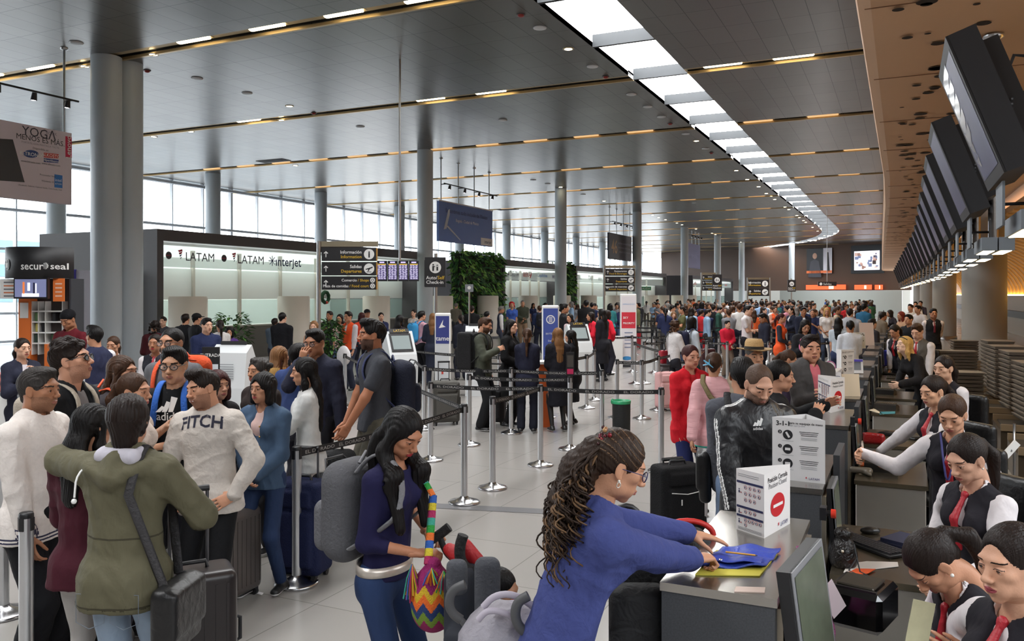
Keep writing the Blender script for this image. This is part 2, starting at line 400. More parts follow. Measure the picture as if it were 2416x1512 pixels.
bk = MB(); bk.box((-36, -8.3, 0), (14, -8, CEIL), mat((70, 66, 62), .8)); bk.box((14, -8, 0), (14.3, 10, CEIL), mat((70, 62, 54), .8)); struct(bk.build('wall_back_blocker'))  # unseen dark walls added behind the camera to hold back fill light
# == SMOOTH SOLIDS (signed fields turned into one skin)
def cap(a, b, ra, rb=None, k=.02, n=None, fl=1.0): return ('c', vec(a), vec(b), ra, ra if rb is None else rb, k, None if n is None else unit(n), fl)
def ell(c, r, k=.02, R=None): return ('e', vec(c), vec(r if hasattr(r, '__len__') else (r, r, r)), None if R is None else np.array(R), k)
def rbx(c, h, rd, k=.02, R=None): return ('b', vec(c), vec(h), rd, None if R is None else np.array(R), k)
def field(prims, vox):
	lo = np.full(3, 1e9); hi = -lo
	bb = []
	for p in prims:
		if p[0] == 'c':
			r = max(p[3], p[4]); a = np.minimum(p[1], p[2])-r; b = np.maximum(p[1], p[2])+r; k = p[5]
		elif p[0] == 'e':
			rr = p[2] if p[3] is None else np.full(3, p[2].max()); a = p[1]-rr; b = p[1]+rr; k = p[4]
		else:
			rr = p[2] if p[4] is None else np.full(3, np.linalg.norm(p[2])); a = p[1]-rr; b = p[1]+rr; k = p[5]
		bb.append((a, b, k))
		if k > 0: lo = np.minimum(lo, a); hi = np.maximum(hi, b)
	lo = lo-3*vox; n = np.ceil((hi+3*vox-lo)/vox).astype(int)+1
	F = np.full(n, .12, np.float32)
	for p, (a, b, k) in zip(prims, bb):
		mg = abs(k)+2.5*vox+.01
		i0 = np.clip(np.floor((a-mg-lo)/vox).astype(int), 0, n); i1 = np.clip(np.ceil((b+mg-lo)/vox).astype(int)+1, 0, n)
		if (i1 <= i0).any(): continue
		X, Y, Z = [((lo[j]+vox*np.arange(i0[j], i1[j]))).astype(np.float32) for j in range(3)]
		X = X[:, None, None]; Y = Y[None, :, None]; Z = Z[None, None, :]
		if p[0] == 'c':
			_, A, B, ra, rb, k, nn, fl = p
			ba = B-A; x, y, z = X-A[0], Y-A[1], Z-A[2]
			if nn is not None:
				w_ = x*nn[0]+y*nn[1]+z*nn[2]; wb = float(np.dot(ba, nn)); q = 1/fl-1
				x = x+w_*nn[0]*q; y = y+w_*nn[1]*q; z = z+w_*nn[2]*q; ba = ba+wb*nn*q
			t = np.clip((x*ba[0]+y*ba[1]+z*ba[2])/max(1e-9, ba@ba), 0, 1)
			d = np.sqrt((x-t*ba[0])**2+(y-t*ba[1])**2+(z-t*ba[2])**2)-(ra+(rb-ra)*t)
			if nn is not None: d = d*(.5+.5*fl)
		else:
			x, y, z = X-p[1][0], Y-p[1][1], Z-p[1][2]
			R = p[3] if p[0] == 'e' else p[4]
			if R is not None: x, y, z = [R[0, j]*x+R[1, j]*y+R[2, j]*z for j in range(3)]
			if p[0] == 'e':
				r = p[2]; k0 = np.sqrt((x/r[0])**2+(y/r[1])**2+(z/r[2])**2); k1 = np.sqrt((x/r[0]**2)**2+(y/r[1]**2)**2+(z/r[2]**2)**2)+1e-9
				d = k0*(k0-1)/k1
			else:
				h = p[2]-p[3]; qx, qy, qz = abs(x)-h[0], abs(y)-h[1], abs(z)-h[2]
				d = np.sqrt(np.maximum(qx, 0)**2+np.maximum(qy, 0)**2+np.maximum(qz, 0)**2)+np.minimum(np.maximum(qx, np.maximum(qy, qz)), 0)-p[3]
		S = F[i0[0]:i1[0], i0[1]:i1[1], i0[2]:i1[2]]
		if k > 0:
			h = np.clip(.5+.5*(S-d)/k, 0, 1); S[...] = S+(d-S)*h-k*h*(1-h)
		else:
			k = -k; d = -d; h = np.clip(.5-.5*(S-d)/k, 0, 1); S[...] = S+(d-S)*h+k*h*(1-h)
	return F, lo
_EDG = [((0, 0, 0), (1, 0, 0)), ((0, 1, 0), (1, 1, 0)), ((0, 0, 1), (1, 0, 1)), ((0, 1, 1), (1, 1, 1)), ((0, 0, 0), (0, 1, 0)), ((1, 0, 0), (1, 1, 0)),
		((0, 0, 1), (0, 1, 1)), ((1, 0, 1), (1, 1, 1)), ((0, 0, 0), (0, 0, 1)), ((1, 0, 0), (1, 0, 1)), ((0, 1, 0), (0, 1, 1)), ((1, 1, 0), (1, 1, 1))]
def nets(F, lo, vox):
	s = F < 0; t = np.zeros([a-1 for a in F.shape], np.int8); nx, ny, nz = t.shape
	for dx in (0, 1):
		for dy in (0, 1):
			for dz in (0, 1): t += s[dx:dx+nx, dy:dy+ny, dz:dz+nz]
	mk_ = (t > 0) & (t < 8); idx = np.full(t.shape, -1, np.int64); I, J, K = np.nonzero(mk_); idx[mk_] = np.arange(len(I))
	acc = np.zeros((len(I), 3)); cnt = np.zeros(len(I))
	for a, b in _EDG:
		fa = F[I+a[0], J+a[1], K+a[2]]; fb = F[I+b[0], J+b[1], K+b[2]]; c = (fa < 0) != (fb < 0)
		tt = np.where(c, fa/np.where(c, fa-fb, 1), 0)
		for j in range(3): acc[:, j] += np.where(c, a[j]+(b[j]-a[j])*tt, 0)
		cnt += c
	V = (acc/cnt[:, None]+np.stack([I, J, K], 1))*vox+lo
	Q = []
	for ax in range(3):
		sl0 = [slice(1, n-1) for n in F.shape]; sl1 = list(sl0); sl0[ax] = slice(0, F.shape[ax]-1); sl1[ax] = slice(1, F.shape[ax])
		A = s[tuple(sl0)]; B = s[tuple(sl1)]; i, j, k = np.nonzero(A != B); sg = A[i, j, k]
		P = [i, j, k]; u, v = [q for q in range(3) if q != ax]
		for q in (u, v): P[q] = P[q]+1
		def cell(du, dv):
			c = [P[0].copy(), P[1].copy(), P[2].copy()]; c[u] = c[u]-du; c[v] = c[v]-dv; return idx[c[0], c[1], c[2]]
		q = np.stack([cell(1, 1), cell(0, 1), cell(0, 0), cell(1, 0)], 1)
		fl = sg if ax != 1 else ~sg
		q = np.where(fl[:, None], q, q[:, ::-1]); Q.append(q)
	Q = np.concatenate(Q); Q = Q[(Q >= 0).all(1)]
	return V, Q
def vnormals(V, Q):
	n = np.cross(V[Q[:, 2]]-V[Q[:, 0]], V[Q[:, 3]]-V[Q[:, 1]]); N = np.zeros_like(V)
	for j in range(4):
		for a in range(3): N[:, a] += np.bincount(Q[:, j], n[:, a], len(V))
	return N/(np.linalg.norm(N, axis=1, keepdims=True)+1e-12)
def lap(V, Q, it=1, f=.5):
	for _ in range(it):
		S = np.zeros_like(V); c = np.bincount(Q.ravel(), minlength=len(V)).astype(float)*2+1e-9
		for j in range(4):
			for o_ in (1, 3):
				for a in range(3): S[:, a] += np.bincount(Q[:, j], V[Q[:, (j+o_) % 4], a], len(V))
		V = V+f*(S/c[:, None]-V)
	return V
def solid(prims, vox, sm=1):
	F, lo = field(prims, vox); V, Q = nets(F, lo, vox)
	if sm and len(V): V = lap(V, Q, sm)
	return V, Q
class QM:                          # several skins in one mesh, quads only
	def __init__(s): s.V = []; s.Q = []; s.M = []; s.n = 0; s.mats = []
	def mi(s, m):
		if m not in s.mats: s.mats.append(m)
		return s.mats.index(m)
	def add(s, V, Q, m):
		M = np.full(len(Q), s.mi(m)) if not isinstance(m, np.ndarray) else m
		s.V.append(V); s.Q.append(Q+s.n); s.M.append(M); s.n += len(V); return s
	def mesh(s, name):
		V = np.concatenate(s.V); Q = np.concatenate(s.Q); M = np.concatenate(s.M); me = bpy.data.meshes.new(name)
		me.vertices.add(len(V)); me.vertices.foreach_set('co', V.astype(np.float32).ravel())
		me.loops.add(len(Q)*4); me.loops.foreach_set('vertex_index', Q.astype(np.int32).ravel())
		me.polygons.add(len(Q)); me.polygons.foreach_set('loop_start', np.arange(0, len(Q)*4, 4, dtype=np.int32))
		me.polygons.foreach_set('loop_total', np.full(len(Q), 4, np.int32))
		for m in s.mats: me.materials.append(m)
		me.polygons.foreach_set('material_index', M.astype(np.int32)); me.polygons.foreach_set('use_smooth', np.ones(len(Q), bool))
		me.update(calc_edges=True); me.validate(); return me
	def build(s, name, parent=None): return mk(name, s.mesh(name), parent)
def qsolid(name, prims, vox, m, parent=None, sm=1, mf=None):
	V, Q = solid(prims, vox, sm); q = QM(); q.add(V, Q, m)
	if mf:                         # mf(face centres) -> list of (mask, material)
		c = V[Q].mean(1)
		for msk, m2 in mf(c): q.M[0][msk] = q.mi(m2)
	return q.build(name, parent)
def sph(c, r, n=10):               # quad sphere for eyeballs, pearls
	V = []; Q = []
	for i in range(n+1):
		t = -math.pi/2+math.pi*min(max(i, .05), n-.05)/n
		for j in range(2*n): a = math.pi*j/n; V.append((c[0]+r*math.cos(t)*math.sin(a), c[1]+r*math.sin(t), c[2]+r*math.cos(t)*math.cos(a)))
	for i in range(n):
		for j in range(2*n): Q.append((i*2*n+j, (i+1)*2*n+j, (i+1)*2*n+(j+1) % (2*n), i*2*n+(j+1) % (2*n)))
	return np.array(V), np.array(Q)
def wrinkle(V, N, amp, freq, seed=0, axis=(1, 1, .6)):
	r = np.random.RandomState(seed); P = V*vec(axis); d = np.zeros(len(V))
	for i in range(5):
		w1 = r.randn(3); w1 /= np.linalg.norm(w1); w2 = r.randn(3)
		fr = freq*(1+.5*i); q = P@w1*fr+1.6*np.sin(P@w2*freq*.6+r.rand()*6)+r.rand()*6
		d += (1-np.abs(np.sin(q)))**1.5/(1+.5*i)
	return V+N*(amp*(d-1.1))[:, None]
# == HEADS
def rotm(yaw=0, pitch=0, roll=0):  # head turn: yaw left +, pitch down +, roll to its right +
	y, p, r = [math.radians(t) for t in (yaw, pitch, roll)]
	Z = np.array([[math.cos(y), -math.sin(y), 0], [math.sin(y), math.cos(y), 0], [0, 0, 1]])
	X = np.array([[1, 0, 0], [0, math.cos(-p), -math.sin(-p)], [0, math.sin(-p), math.cos(-p)]])
	Y = np.array([[math.cos(r), 0, math.sin(r)], [0, 1, 0], [-math.sin(r), 0, math.cos(r)]])
	return Z @ X @ Y
_heads = {}
def head_mesh(sex, vox, mood=''):
	"""skin, face-region masks and eyeballs in head space: centre at mid-skull, +y the face, crown .115, chin -.115"""
	key = (sex, vox, mood)
	if key in _heads: return _heads[key]
	f = sex == 'f'; k = sex == 'k'
	P = [ell((0, -.014, .030), (.0735, .092, .084), .02), ell((0, .022, -.03), (.056 if f else .060, .064, .078), .03),
		 ell((0, .060, -.096), (.018 if f else .023, .017, .016 if f else .019), .022)]
	for s in (-1, 1):
		P += [ell((s*(.040 if f else .047), .014, -.066), (.018, .026, .022), .03), ell((s*.039, .056, -.014), (.021, .020, .017), .02),
			  ell((s*.020, .062, -.06), (.020, .018, .025), .02)]
	P += [ell((0, .074, .028), (.047, .016, .013 if f else .016), .02)]
	neck = .047 if f else (.040 if k else .056)
	P += [cap((0, -.020, -.05), (0, -.045, -.19), neck, neck*1.06, .03)]
	for s in (-1, 1): P += [ell((s*.031, .098, .006), (.016, .016, .0125), -.014)]
	for s in (-1, 1): P += [ell((s*.031, .0735, .0045), (.0145, .0145, .0115), .004), ell((s*.031, .094, .0030), (.0120, .0125, .0034), -.003)]
	nl = .0 if not k else -.004
	P += [cap((0, .079, .016), (0, .1035+nl, -.024), .0085, .0105, .012), ell((0, .104+nl, -.027), (.0115, .012, .0095), .008)]
	for s in (-1, 1): P += [ell((s*.0125, .096+nl, -.030), (.0085, .010, .0075), .007), ell((s*.007, .1005+nl, -.0375), (.0035, .005, .003), -.003)]
	wd = .025 if mood == 'smile' else .020
	P += [ell((0, .0875, -.0570), (wd, .009, .0054), .008), ell((0, .0865, -.0670), (wd*.85, .009, .0062), .008)]
	if mood == 'smile':
		for s in (-1, 1): P += [ell((s*.030, .077, -.049), (.010, .010, .012), .012), cap((s*.022, .088, -.040), (s*.034, .074, -.058), .0025, .0025, -.006)]
		P += [cap((-.017, .096, -.060), (0, .101, -.064), .0045, .0060, -.004), cap((.017, .096, -.060), (0, .101, -.064), .0045, .0060, -.004)]
	else: P += [cap((-wd, .091, -.0612), (wd, .091, -.0612), .0012, .0012, -.004), cap((0, .099, -.043), (0, .098, -.052), .0025, .003, -.004)]
	for s in (-1, 1):
		R = np.array([[math.cos(.35*s), -math.sin(.35*s), 0], [math.sin(.35*s), math.cos(.35*s), 0], [0, 0, 1]])
		P += [ell((s*.077, -.006, -.001), (.0055, .018, .030), .008, R), ell((s*.0835, .001, .003), (.004, .0095, .018), -.004, R),
			  ell((s*.0745, .002, -.026), (.005, .008, .009), .006)]
	F, lo = field(P, vox); V, Q = nets(F, lo, vox); V = lap(V, Q, 1, .3)
	c = V[Q].mean(1); x, y, z = c[:, 0], c[:, 1], c[:, 2]; ax = abs(x)
	lips = (y > .078) & ((x/(wd+.002))**2+((z+.0615)/.0095)**2 < 1)
	brow = (y > .062) & (abs(z-(.0255+.06*(ax-.03)-.9*(ax-.03)**2*5+(.003 if f else 0))) < (.0022 if f else .0042)) & (ax > .013) & (ax < .052)
	lash = (y > .072) & (((ax-.031)/.0165)**2+((z-.0045)/.0062)**2 < 1) & (((ax-.031)/.0160)**2+((z-.0025)/.0058)**2 > 1) & (z > .002) if f else None
	ey = [sph((s*.031, .0735, .0035), .0128, 8 if vox < .004 else 5) for s in (-1, 1)]
	_heads[key] = (V, Q, lips, brow, lash, ey, mood); return _heads[key]
def hair_prims(st, len_=.35):
	"""hair as prims in head space"""
	P = []; face = lambda w=.062, top=.078, y=.095, k=-.012: [ell((0, y+.012, top-.115), (w, .075, .115), k)]
	shell = [ell((0, -.018, .036), (.0825, .099, .088), .02)]
	def low(z0): return [cap((0, .03, z0-.3), (0, .05, z0-.09), .30, .09, -.01)]
	ears = [ell((s*.088, .004, -.01), (.03, .026, .034), -.008) for s in (-1, 1)]
	if st == 'short':
		P = shell+[ell((0, .028, .098), (.058, .052, .026), .02), cap((0, -.07, .02), (0, -.078, -.05), .045, .028, .03)]+face(.064, .082)+[rbx((0, .06, -.10), (.12, .085, .10), .02, -.01)]+ears
	elif st == 'buzz':
		P = [ell((0, -.016, .034), (.0775, .0945, .086), .02), cap((0, -.07, .02), (0, -.072, -.045), .04, .025, .03)]+face(.060, .080)+[rbx((0, .06, -.10), (.12, .085, .10), .02, -.01)]+ears
	elif st == 'bald':
		P = [ell((0, -.016, .034), (.0768, .0935, .0845), .02), cap((0, -.07, .02), (0, -.072, -.045), .04, .025, .03)]+[ell((0, .108, .0), (.060, .078, .115), -.01), rbx((0, .06, -.10), (.12, .08, .10), .02, -.01)]+ears
	elif st == 'quiff':
		P = shell+[ell((.006, .030, .106), (.058, .058, .026), .03, rotm(0, -8, 6)), ell((-.006, .060, .102), (.046, .036, .020), .03), cap((0, -.07, .02), (0, -.074, -.045), .04, .022, .03)]+face(.060, .084)+[rbx((0, .06, -.10), (.12, .085, .10), .02, -.01)]+ears
	elif st == 'tousled':
		r = random.Random(3); P = shell
		for i in range(34):
			a = r.uniform(0, 6.28); t = r.uniform(.1, 1.3); P = P+[ell((.074*math.cos(a)*math.sin(t), -.016+.09*math.sin(a)*math.sin(t), .045+.08*math.cos(t)), r.uniform(.015, .026), .012)]
		P = P+[cap((0, -.07, .02), (0, -.078, -.05), .048, .03, .03)]+face(.062, .074)+[rbx((0, .06, -.10), (.12, .085, .10), .02, -.01)]+ears
	elif st == 'bowl':
		P = [ell((0, -.018, .036), (.090, .106, .093), .02), cap((0, -.055, .0), (0, -.066, -.075), .070, .055, .03), cap((-.06, .0, 0), (-.055, -.02, -.05), .026, .02, .02), cap((.06, .0, 0), (.055, -.02, -.05), .026, .02, .02)]+face(.060, .060)
	elif st in ('long', 'ombre', 'wavy'):
		L = len_; P = [ell((0, -.018, .036), (.085, .101, .091), .02)]
		P += [cap((0, -.060, .0), (0, -.100, -.14), .072, .075, .03, (0, 1, 0), .6), cap((0, -.100, -.14), (0, -.105, -L), .085, .06, .03, (0, 1, 0), .45)]
		for s in (-1, 1): P += [cap((s*.070, .004, .03), (s*.076, -.006, -.10), .020, .026, .02), cap((s*.076, -.006, -.10), (s*.084, -.02, -L*.8), .028, .018, .03)]
		P += face(.056, .080)
	elif st == 'longf':
		L = len_; P = [ell((0, -.018, .036), (.085, .101, .091), .02), cap((0, -.060, .0), (0, -.100, -.14), .072, .080, .03, (0, 1, 0), .6), cap((0, -.100, -.14), (0, -.11, -L), .095, .07, .03, (0, 1, 0), .45)]
		for s in (-1, 1): P += [cap((s*.070, .004, .03), (s*.080, -.004, -.10), .022, .036, .03), cap((s*.080, -.004, -.10), (s*.096, .07, -.22), .036, .048, .04), cap((s*.096, .07, -.22), (s*.085, .12, -L), .048, .03, .04, (0, 1, 0), .6)]
		P += face(.056, .080)
	elif st == 'bob':
		P = [ell((0, -.018, .036), (.094, .108, .097), .02), cap((0, -.050, .0), (0, -.062, -.095), .078, .072, .03, (0, 1, 0), .8)]
		for s in (-1, 1): P += [cap((s*.078, .014, .03), (s*.078, .006, -.095), .026, .034, .02)]
		P += face(.054, .076)
	elif st in ('pony', 'bun', 'tied'):
		P = [ell((0, -.018, .037), (.0815, .0985, .089), .02), cap((0, -.06, .02), (0, -.070, -.035), .05, .035, .03)]+face(.064, .088)+ears
		P += [rbx((0, .055, -.115), (.12, .085, .10), .02, -.01)]
		if st == 'bun': P += [ell((0, -.125, .025), (.036, .030, .036), .012)]
		else:
			P += [ell((0, -.112, .035), (.022, .024, .022), .01), cap((0, -.122, .03), (0, -.158, -.06), .022, .032, .015), cap((0, -.158, -.06), (0, -.150, -len_), .032, .014, .02)]
	elif st == 'curly':
		r = random.Random(5); P = [ell((0, -.018, .036), (.084, .10, .090), .02)]
		for i in range(60):
			a = r.uniform(0, 6.28); z = r.uniform(-.13, .11); q = .088 if z > -.02 else .095
			yy = -.025+q*1.05*math.sin(a)
			if yy > .035 and z < .075: continue
			P += [ell((q*math.cos(a)*(1 if z < .06 else .7), yy*(1 if z < .06 else .7), z), r.uniform(.018, .028), .008)]
		P += face(.058, .080)
	elif st == 'updo':
		P = [ell((0, -.022, .038), (.082, .100, .090), .02), ell((0, -.112, .025), (.040, .034, .042), .02), cap((0, -.06, .02), (0, -.070, -.04), .05, .035, .03)]+face(.064, .090)+ears
		P += [rbx((0, .055, -.115), (.12, .085, .10), .02, -.01)]
	return P
_hairc = {}
def hair_mesh(st, vox, len_):
	key = (st, vox, round(len_, 2))
	if key in _hairc: return _hairc[key]
	V, Q = solid(hair_prims(st, len_), vox, 1 if vox < .01 else 0)
	if vox < .012 and len(V):      # combed strands
		N = vnormals(V, Q); a = np.arctan2(V[:, 0], V[:, 1]+.02+.0*V[:, 2])
		if st in ('short', 'buzz', 'bald', 'quiff', 'tousled', 'curly'):
			amp = .0003 if st in ('buzz', 'bald') else .0014; ph = V[:, 0]*480+14*np.sin(V[:, 1]*16)+8*np.sin(V[:,2]*30)
			V = V+N*(amp*(np.sin(ph)+.6*np.sin(ph*1.7+V[:, 1]*150)))[:, None]
		elif st in ('pony', 'bun', 'tied', 'updo'):
			th = np.arctan2(V[:, 2]-.02, V[:, 0]); V = V+N*(.0006*np.sin(th*70+3*np.sin(V[:, 1]*30))+.0004*np.sin(th*131))[:, None]
		else:
			wv = (4*np.sin(V[:, 2]*34)) if st in ('wavy', 'ombre') else 0
			ph = np.where(V[:, 2] > .02, V[:, 0]*430+8*np.sin(V[:, 1]*14), V[:, 0]*430+V[:, 2]*8+8*np.sin(V[:, 2]*11))+wv
			V = V+N*(.0012*np.sin(ph)+.0008*np.sin(ph*.47+V[:, 2]*9))[:, None]
	_hairc[key] = (V, Q); return _hairc[key]
# == HANDS
def hand_prims(W, d, pn, side, curl=.35, s=1.0, spread=.10, point=False, thumb=.5):
	"""W wrist, d direction of the hand, pn out of the palm, side +1: thumb lies towards cross(d,pn)*side"""
	d = unit(d); pn = unit(vec(pn)-d*np.dot(pn, d)); u = np.cross(d, pn)*side
	P = [cap(W-d*.03*s, W+d*.02*s, .026*s, .027*s, .02, pn, .75), cap(W+d*.022*s+u*.012*s, W+d*.082*s+u*.024*s, .024*s, .017*s, .012, pn, .62),
		 cap(W+d*.022*s-u*.012*s, W+d*.078*s-u*.024*s, .024*s, .016*s, .012, pn, .62), cap(W+d*.06*s, W+d*.083*s, .02*s, .018*s, .012, pn, .7)]
	for i, (o_, L, r) in enumerate(((.029, .92, .0083), (.010, 1.0, .0086), (-.010, .95, .0082), (-.029, .76, .0072))):
		c = curl*(1+.12*i); c = .12 if point and i == 0 else (curl+.5 if point else c)
		sp = (1.5-i)*spread; dd = unit(d+u*sp); p = W+d*.082*s+u*o_*s; ang = c*.7
		for j, (l, rr) in enumerate(((.044, 1.0), (.027, .92), (.021, .82))):
			q = p+(dd*math.cos(ang)+pn*math.sin(ang))*l*L*s; P.append(cap(p, q, r*rr*1.05*s, r*rr*.95*s, .004)); p = q; ang += c*1.25
	p = W+d*.022*s+u*.024*s+pn*.006*s; td = unit(d*.75+u*(.75-.4*thumb)+pn*(.15+.6*thumb)); q = p+td*.042*s; P.append(cap(p, q, .0145*s, .0105*s, .010))
	td = unit(d*.95+u*(.35-.35*thumb)+pn*(.25+.5*thumb)); q2 = q+td*.031*s; P.append(cap(q, q2, .0100*s, .0088*s, .004)); q3 = q2+unit(td+pn*.25-u*.15)*.024*s; P.append(cap(q2, q3, .0088*s, .0072*s, .004))
	return P
# == PEOPLE
SK = {'light': (214, 168, 142), 'mid': (190, 138, 108), 'tan': (166, 114, 84), 'dark': (120, 80, 58), 'fair': (226, 186, 162)}
HC = {'black': (16, 13, 13), 'dark': (30, 20, 16), 'brown': (62, 40, 26), 'blond': (190, 150, 88), 'grey': (112, 108, 104), 'red': (110, 34, 24), 'auburn': (58, 22, 22), 'light': (120, 84, 52), 'salt': (52, 48, 46)}
def ik(S, T, a, b, pole):
	v = T-S; L = np.linalg.norm(v); L2 = min(L, (a+b)*.999); u = v/max(L, 1e-6); T = S+u*L2
	x = (a*a-b*b+L2*L2)/(2*L2); h = math.sqrt(max(0, a*a-x*x)); p = unit(vec(pole)-u*np.dot(pole, u))
	return S+u*x+p*h, T
def fingers(pl, d): return pl
POSES = {  # wrist targets in the person's own frame: x right, y forward, z as a share of height; elbow pole
	'down': ((.155, .03, .475), (.3, -.8, -.1)), 'hip': ((.115, .10, .56), (1, -.35, 0)), 'front': ((.03, .17, .56), (.8, -.6, -.6)), 'belly': ((.02, .15, .60), (.9, -.4, -.6)),
	'fold': ((-.07, .17, .66), (.7, -.2, -.9)), 'phone': ((.05, .22, .72), (.6, -.3, -1)), 'chin': ((.02, .12, .83), (.6, .1, -1)), 'strap': ((.09, .10, .77), (.5, -.3, -1)),
	'reach': ((.10, .38, .66), (.5, -.6, -.8)), 'back': ((.05, -.12, .53), (1, -.6, 0)), 'type': ((.08, .30, .60), (.6, -.5, -.8)), 'bagd': ((.17, .0, .44), (.3, -.8, -.1)), 'table': ((.10, .30, .63), (.8, -.4, -.5))}
def person(label, at, h=1.7, face=0, sex='m', skin_='mid', hair='short', hc='black', top=(40, 40, 46), tk='tee', bot=(40, 44, 56), bk='pants', shoe=(30, 30, 32),
		   la='down', ra='down', lean=0, side=0, hy=0, hp=0, hr=0, g=1.0, belly=0, vox=.012, hv=.005, sit=False, hl=.34, inner=None, tie=None, mood='', group=None,
		   step=0, legs=True, cat='person', topmat=None, botmat=None, sole=(225, 225, 225), curlL=.4, curlR=.4, dirL=None, dirR=None, pnL=None, pnR=None, mfT=None, sleeve=None, collar=None, skirt=None, seed=0, lipc=None, yaw=None, z0=0, extra_top=None, hem=None, beard=0, hairmat=None, headscale=1.0, elbowL=None, elbowR=None):
	A = math.radians(295.3+face) if yaw is None else math.radians(yaw); root = thing('person', label, cat, (at[0], at[1], z0), A-math.pi/2, group)
	s = h/1.72; f = sex == 'f'; sk = skin(SK[skin_] if isinstance(skin_, str) else skin_)
	gw = g*(.91 if f else 1.0)
	hipz = (.53*h if not sit else .56 if sit is True else sit)
	ll = math.radians(lean); ls = math.radians(side)
	u = unit((math.sin(ls), math.sin(ll), math.cos(ll)*math.cos(ls))); fw = unit(vec((0, 1, 0))-u*u[1]); rt = np.cross(fw, u)
	P = vec((0, -.02*s, hipz)); SH = P+u*.29*h; WA = P+u*.11*h; CH = P+u*.235*h+fw*.005
	sw = (.101 if not f else .086)*h*(.5+.5*g); hw = .052*h
	S = {1: SH+rt*sw-u*.012*h, -1: SH-rt*sw-u*.012*h}; ua, fa = .165*h, .142*h
	hs = .136*h/.23*headscale*(1.0 if not f else .97)
	HR = rotm(-hy, hp, hr)
	tiltR = np.stack([rt, fw, u], 1); hb = tiltR @ (rotm(-hy*.5, 0) @ vec((0, 0, 0))) if 0 else 0
	nk = SH+u*.035*h+fw*.004
	hc_ = nk+u*.060*h*.55+vec((0, 0, .060*h*.45))+vec((0, .018*s, 0)); pf = math.radians(hp)
	R0 = np.stack([unit((1, 0, 0)), unit((0, 1, 0)), vec((0, 0, 1))], 1)
	hc_ = hc_+HR @ vec((0, .012*s, .022*h)); HM = HR*hs
	J = {}
	for sd, a, dr, el in ((1, ra, dirR, elbowR), (-1, la, dirL, elbowL)):
		if isinstance(a, str): t, pole = POSES[a]; t = vec((t[0]*sd, t[1], t[2]))*vec((s, s, h)); t = t+(P+vec((0, 0, .0))-vec((0, -.02*s, .53*h))); pole = vec((pole[0]*sd, pole[1], pole[2]))
		else: t = vec(a[:3]); pole = vec(el) if el is not None else vec((.7*sd, -.5, -.7))
		if isinstance(a, str) and lean and a in ('down',): t = t+vec((0, .3*math.sin(ll), 0))
		if el is not None: pole = vec(el)
		E, W = ik(S[sd], t, ua, fa, pole)
		d = unit(W-E) if dr is None else unit(dr)
		J[sd] = (S[sd], E, W, d)
	Lg = {}
	for sd in (1, -1):
		H = P+vec((sd*hw, 0, -.015*h)); st_ = step*sd
		if sit: kf = .245*h if sit < .62 else .09*h; K = H+vec((sd*.03, kf, .01-math.sqrt((.245*h)**2-kf*kf))); An = K+vec((0, .02-kf*.2, -max(.04, min(K[2]-.08, .25*h))))
		else:
			An = vec((sd*(hw+.012), -.02*s+st_, .047*h)); K, An = ik(H, An, .245*h, .245*h, (sd*.1, 1, 0));
		Lg[sd] = (H, K, An)
	body = QM(); mouth = sex if sex in 'mfk' else 'm'
	V, Q, lips, brow, lash, eyes, _ = head_mesh(mouth, hv, mood)
	V2 = V @ HM.T; nw = (np.clip((-.085-V[:, 2])/.07, 0, 1)*(V[:, 1] < .03))[:, None]; pv = vec((0, -.02, -.085)); V2 = V2*(1-nw)+(pv @ HM.T+(V-pv) @ (rotm(-hy*.5, min(hp, 60)*.25-lean*.0+lean*.8, 0)*hs).T)*nw+hc_; bi = body.mi(sk); M = np.full(len(Q), bi)
	M[brow] = body.mi(hairm(HC.get(hc, (20, 16, 14)) if hc not in ('grey', 'blond', 'red') else (70, 56, 46)))
	M[lips] = body.mi(mat(lipc or ((160, 84, 76) if f else (150, 92, 78)), .4))
	if lash is not None: M[lash] = body.mi(mat((40, 26, 24), .6))
	if beard:
		c = V[Q].mean(1); bm = (c[:, 2] < -.028-.9*np.maximum(0, .04-abs(c[:, 0]))+.0*c[:, 1]) & (c[:, 1] > .0) & (c[:, 2] > -.125) & (~lips); bm |= (abs(c[:, 2]+.047) < .0055) & (abs(c[:, 0]) < .026) & (c[:, 1] > .08)
		M[bm] = body.mi(mat(tuple(int(x*(1-beard)+y*beard) for x, y in zip((SK[skin_] if isinstance(skin_, str) else skin_), HC.get(hc, (30, 24, 20)))), .8, bump=(200, .5)))
	body.add(V2, Q, M)
	if hv < .0085:
		for E_, Qe in eyes:
			c = E_[Qe].mean(1); yy = (c[:, 1]-.0735)/.0128; Me = np.full(len(Qe), body.mi(mat((228, 222, 216), .25)))
			Me[yy > .80] = body.mi(mat((52, 32, 22), .15, coat=.5)); body.add(E_ @ HM.T+hc_, Qe, Me)
		if mood == 'smile':
			Vt, Qt = solid([cap((-.018, .0885, -.0605), (.018, .0885, -.0605), .0048, .0048, .01)], .003, 0); body.add(Vt @ HM.T+hc_, Qt, mat((240, 236, 228), .3))
	B = [cap(P, WA, .135*gw*s, .125*gw*s, .03, fw, .66), cap(WA, CH, .125*gw*s, .140*gw*s, .03, fw, .66), cap(S[1], S[-1], .042*s, .042*s, .04), cap(SH, nk+u*.03*h, .052*s, .045*s if f else .053*s, .03)]
	for sd in (1, -1):
		a, e, w_, d = J[sd]; B += [cap(a, e, .040*s*gw, .035*s*gw, .02), cap(e, w_, .036*s*gw, .0245*s*gw, .02)]
		H, K, An = Lg[sd]
		if legs: B += [cap(H, K, .072*s*gw, .050*s*gw, .03), cap(K, An, .048*s*gw, .034*s*gw, .02)]
	Vb, Qb = solid(B, max(vox, .010)); body.add(Vb, Qb, sk)
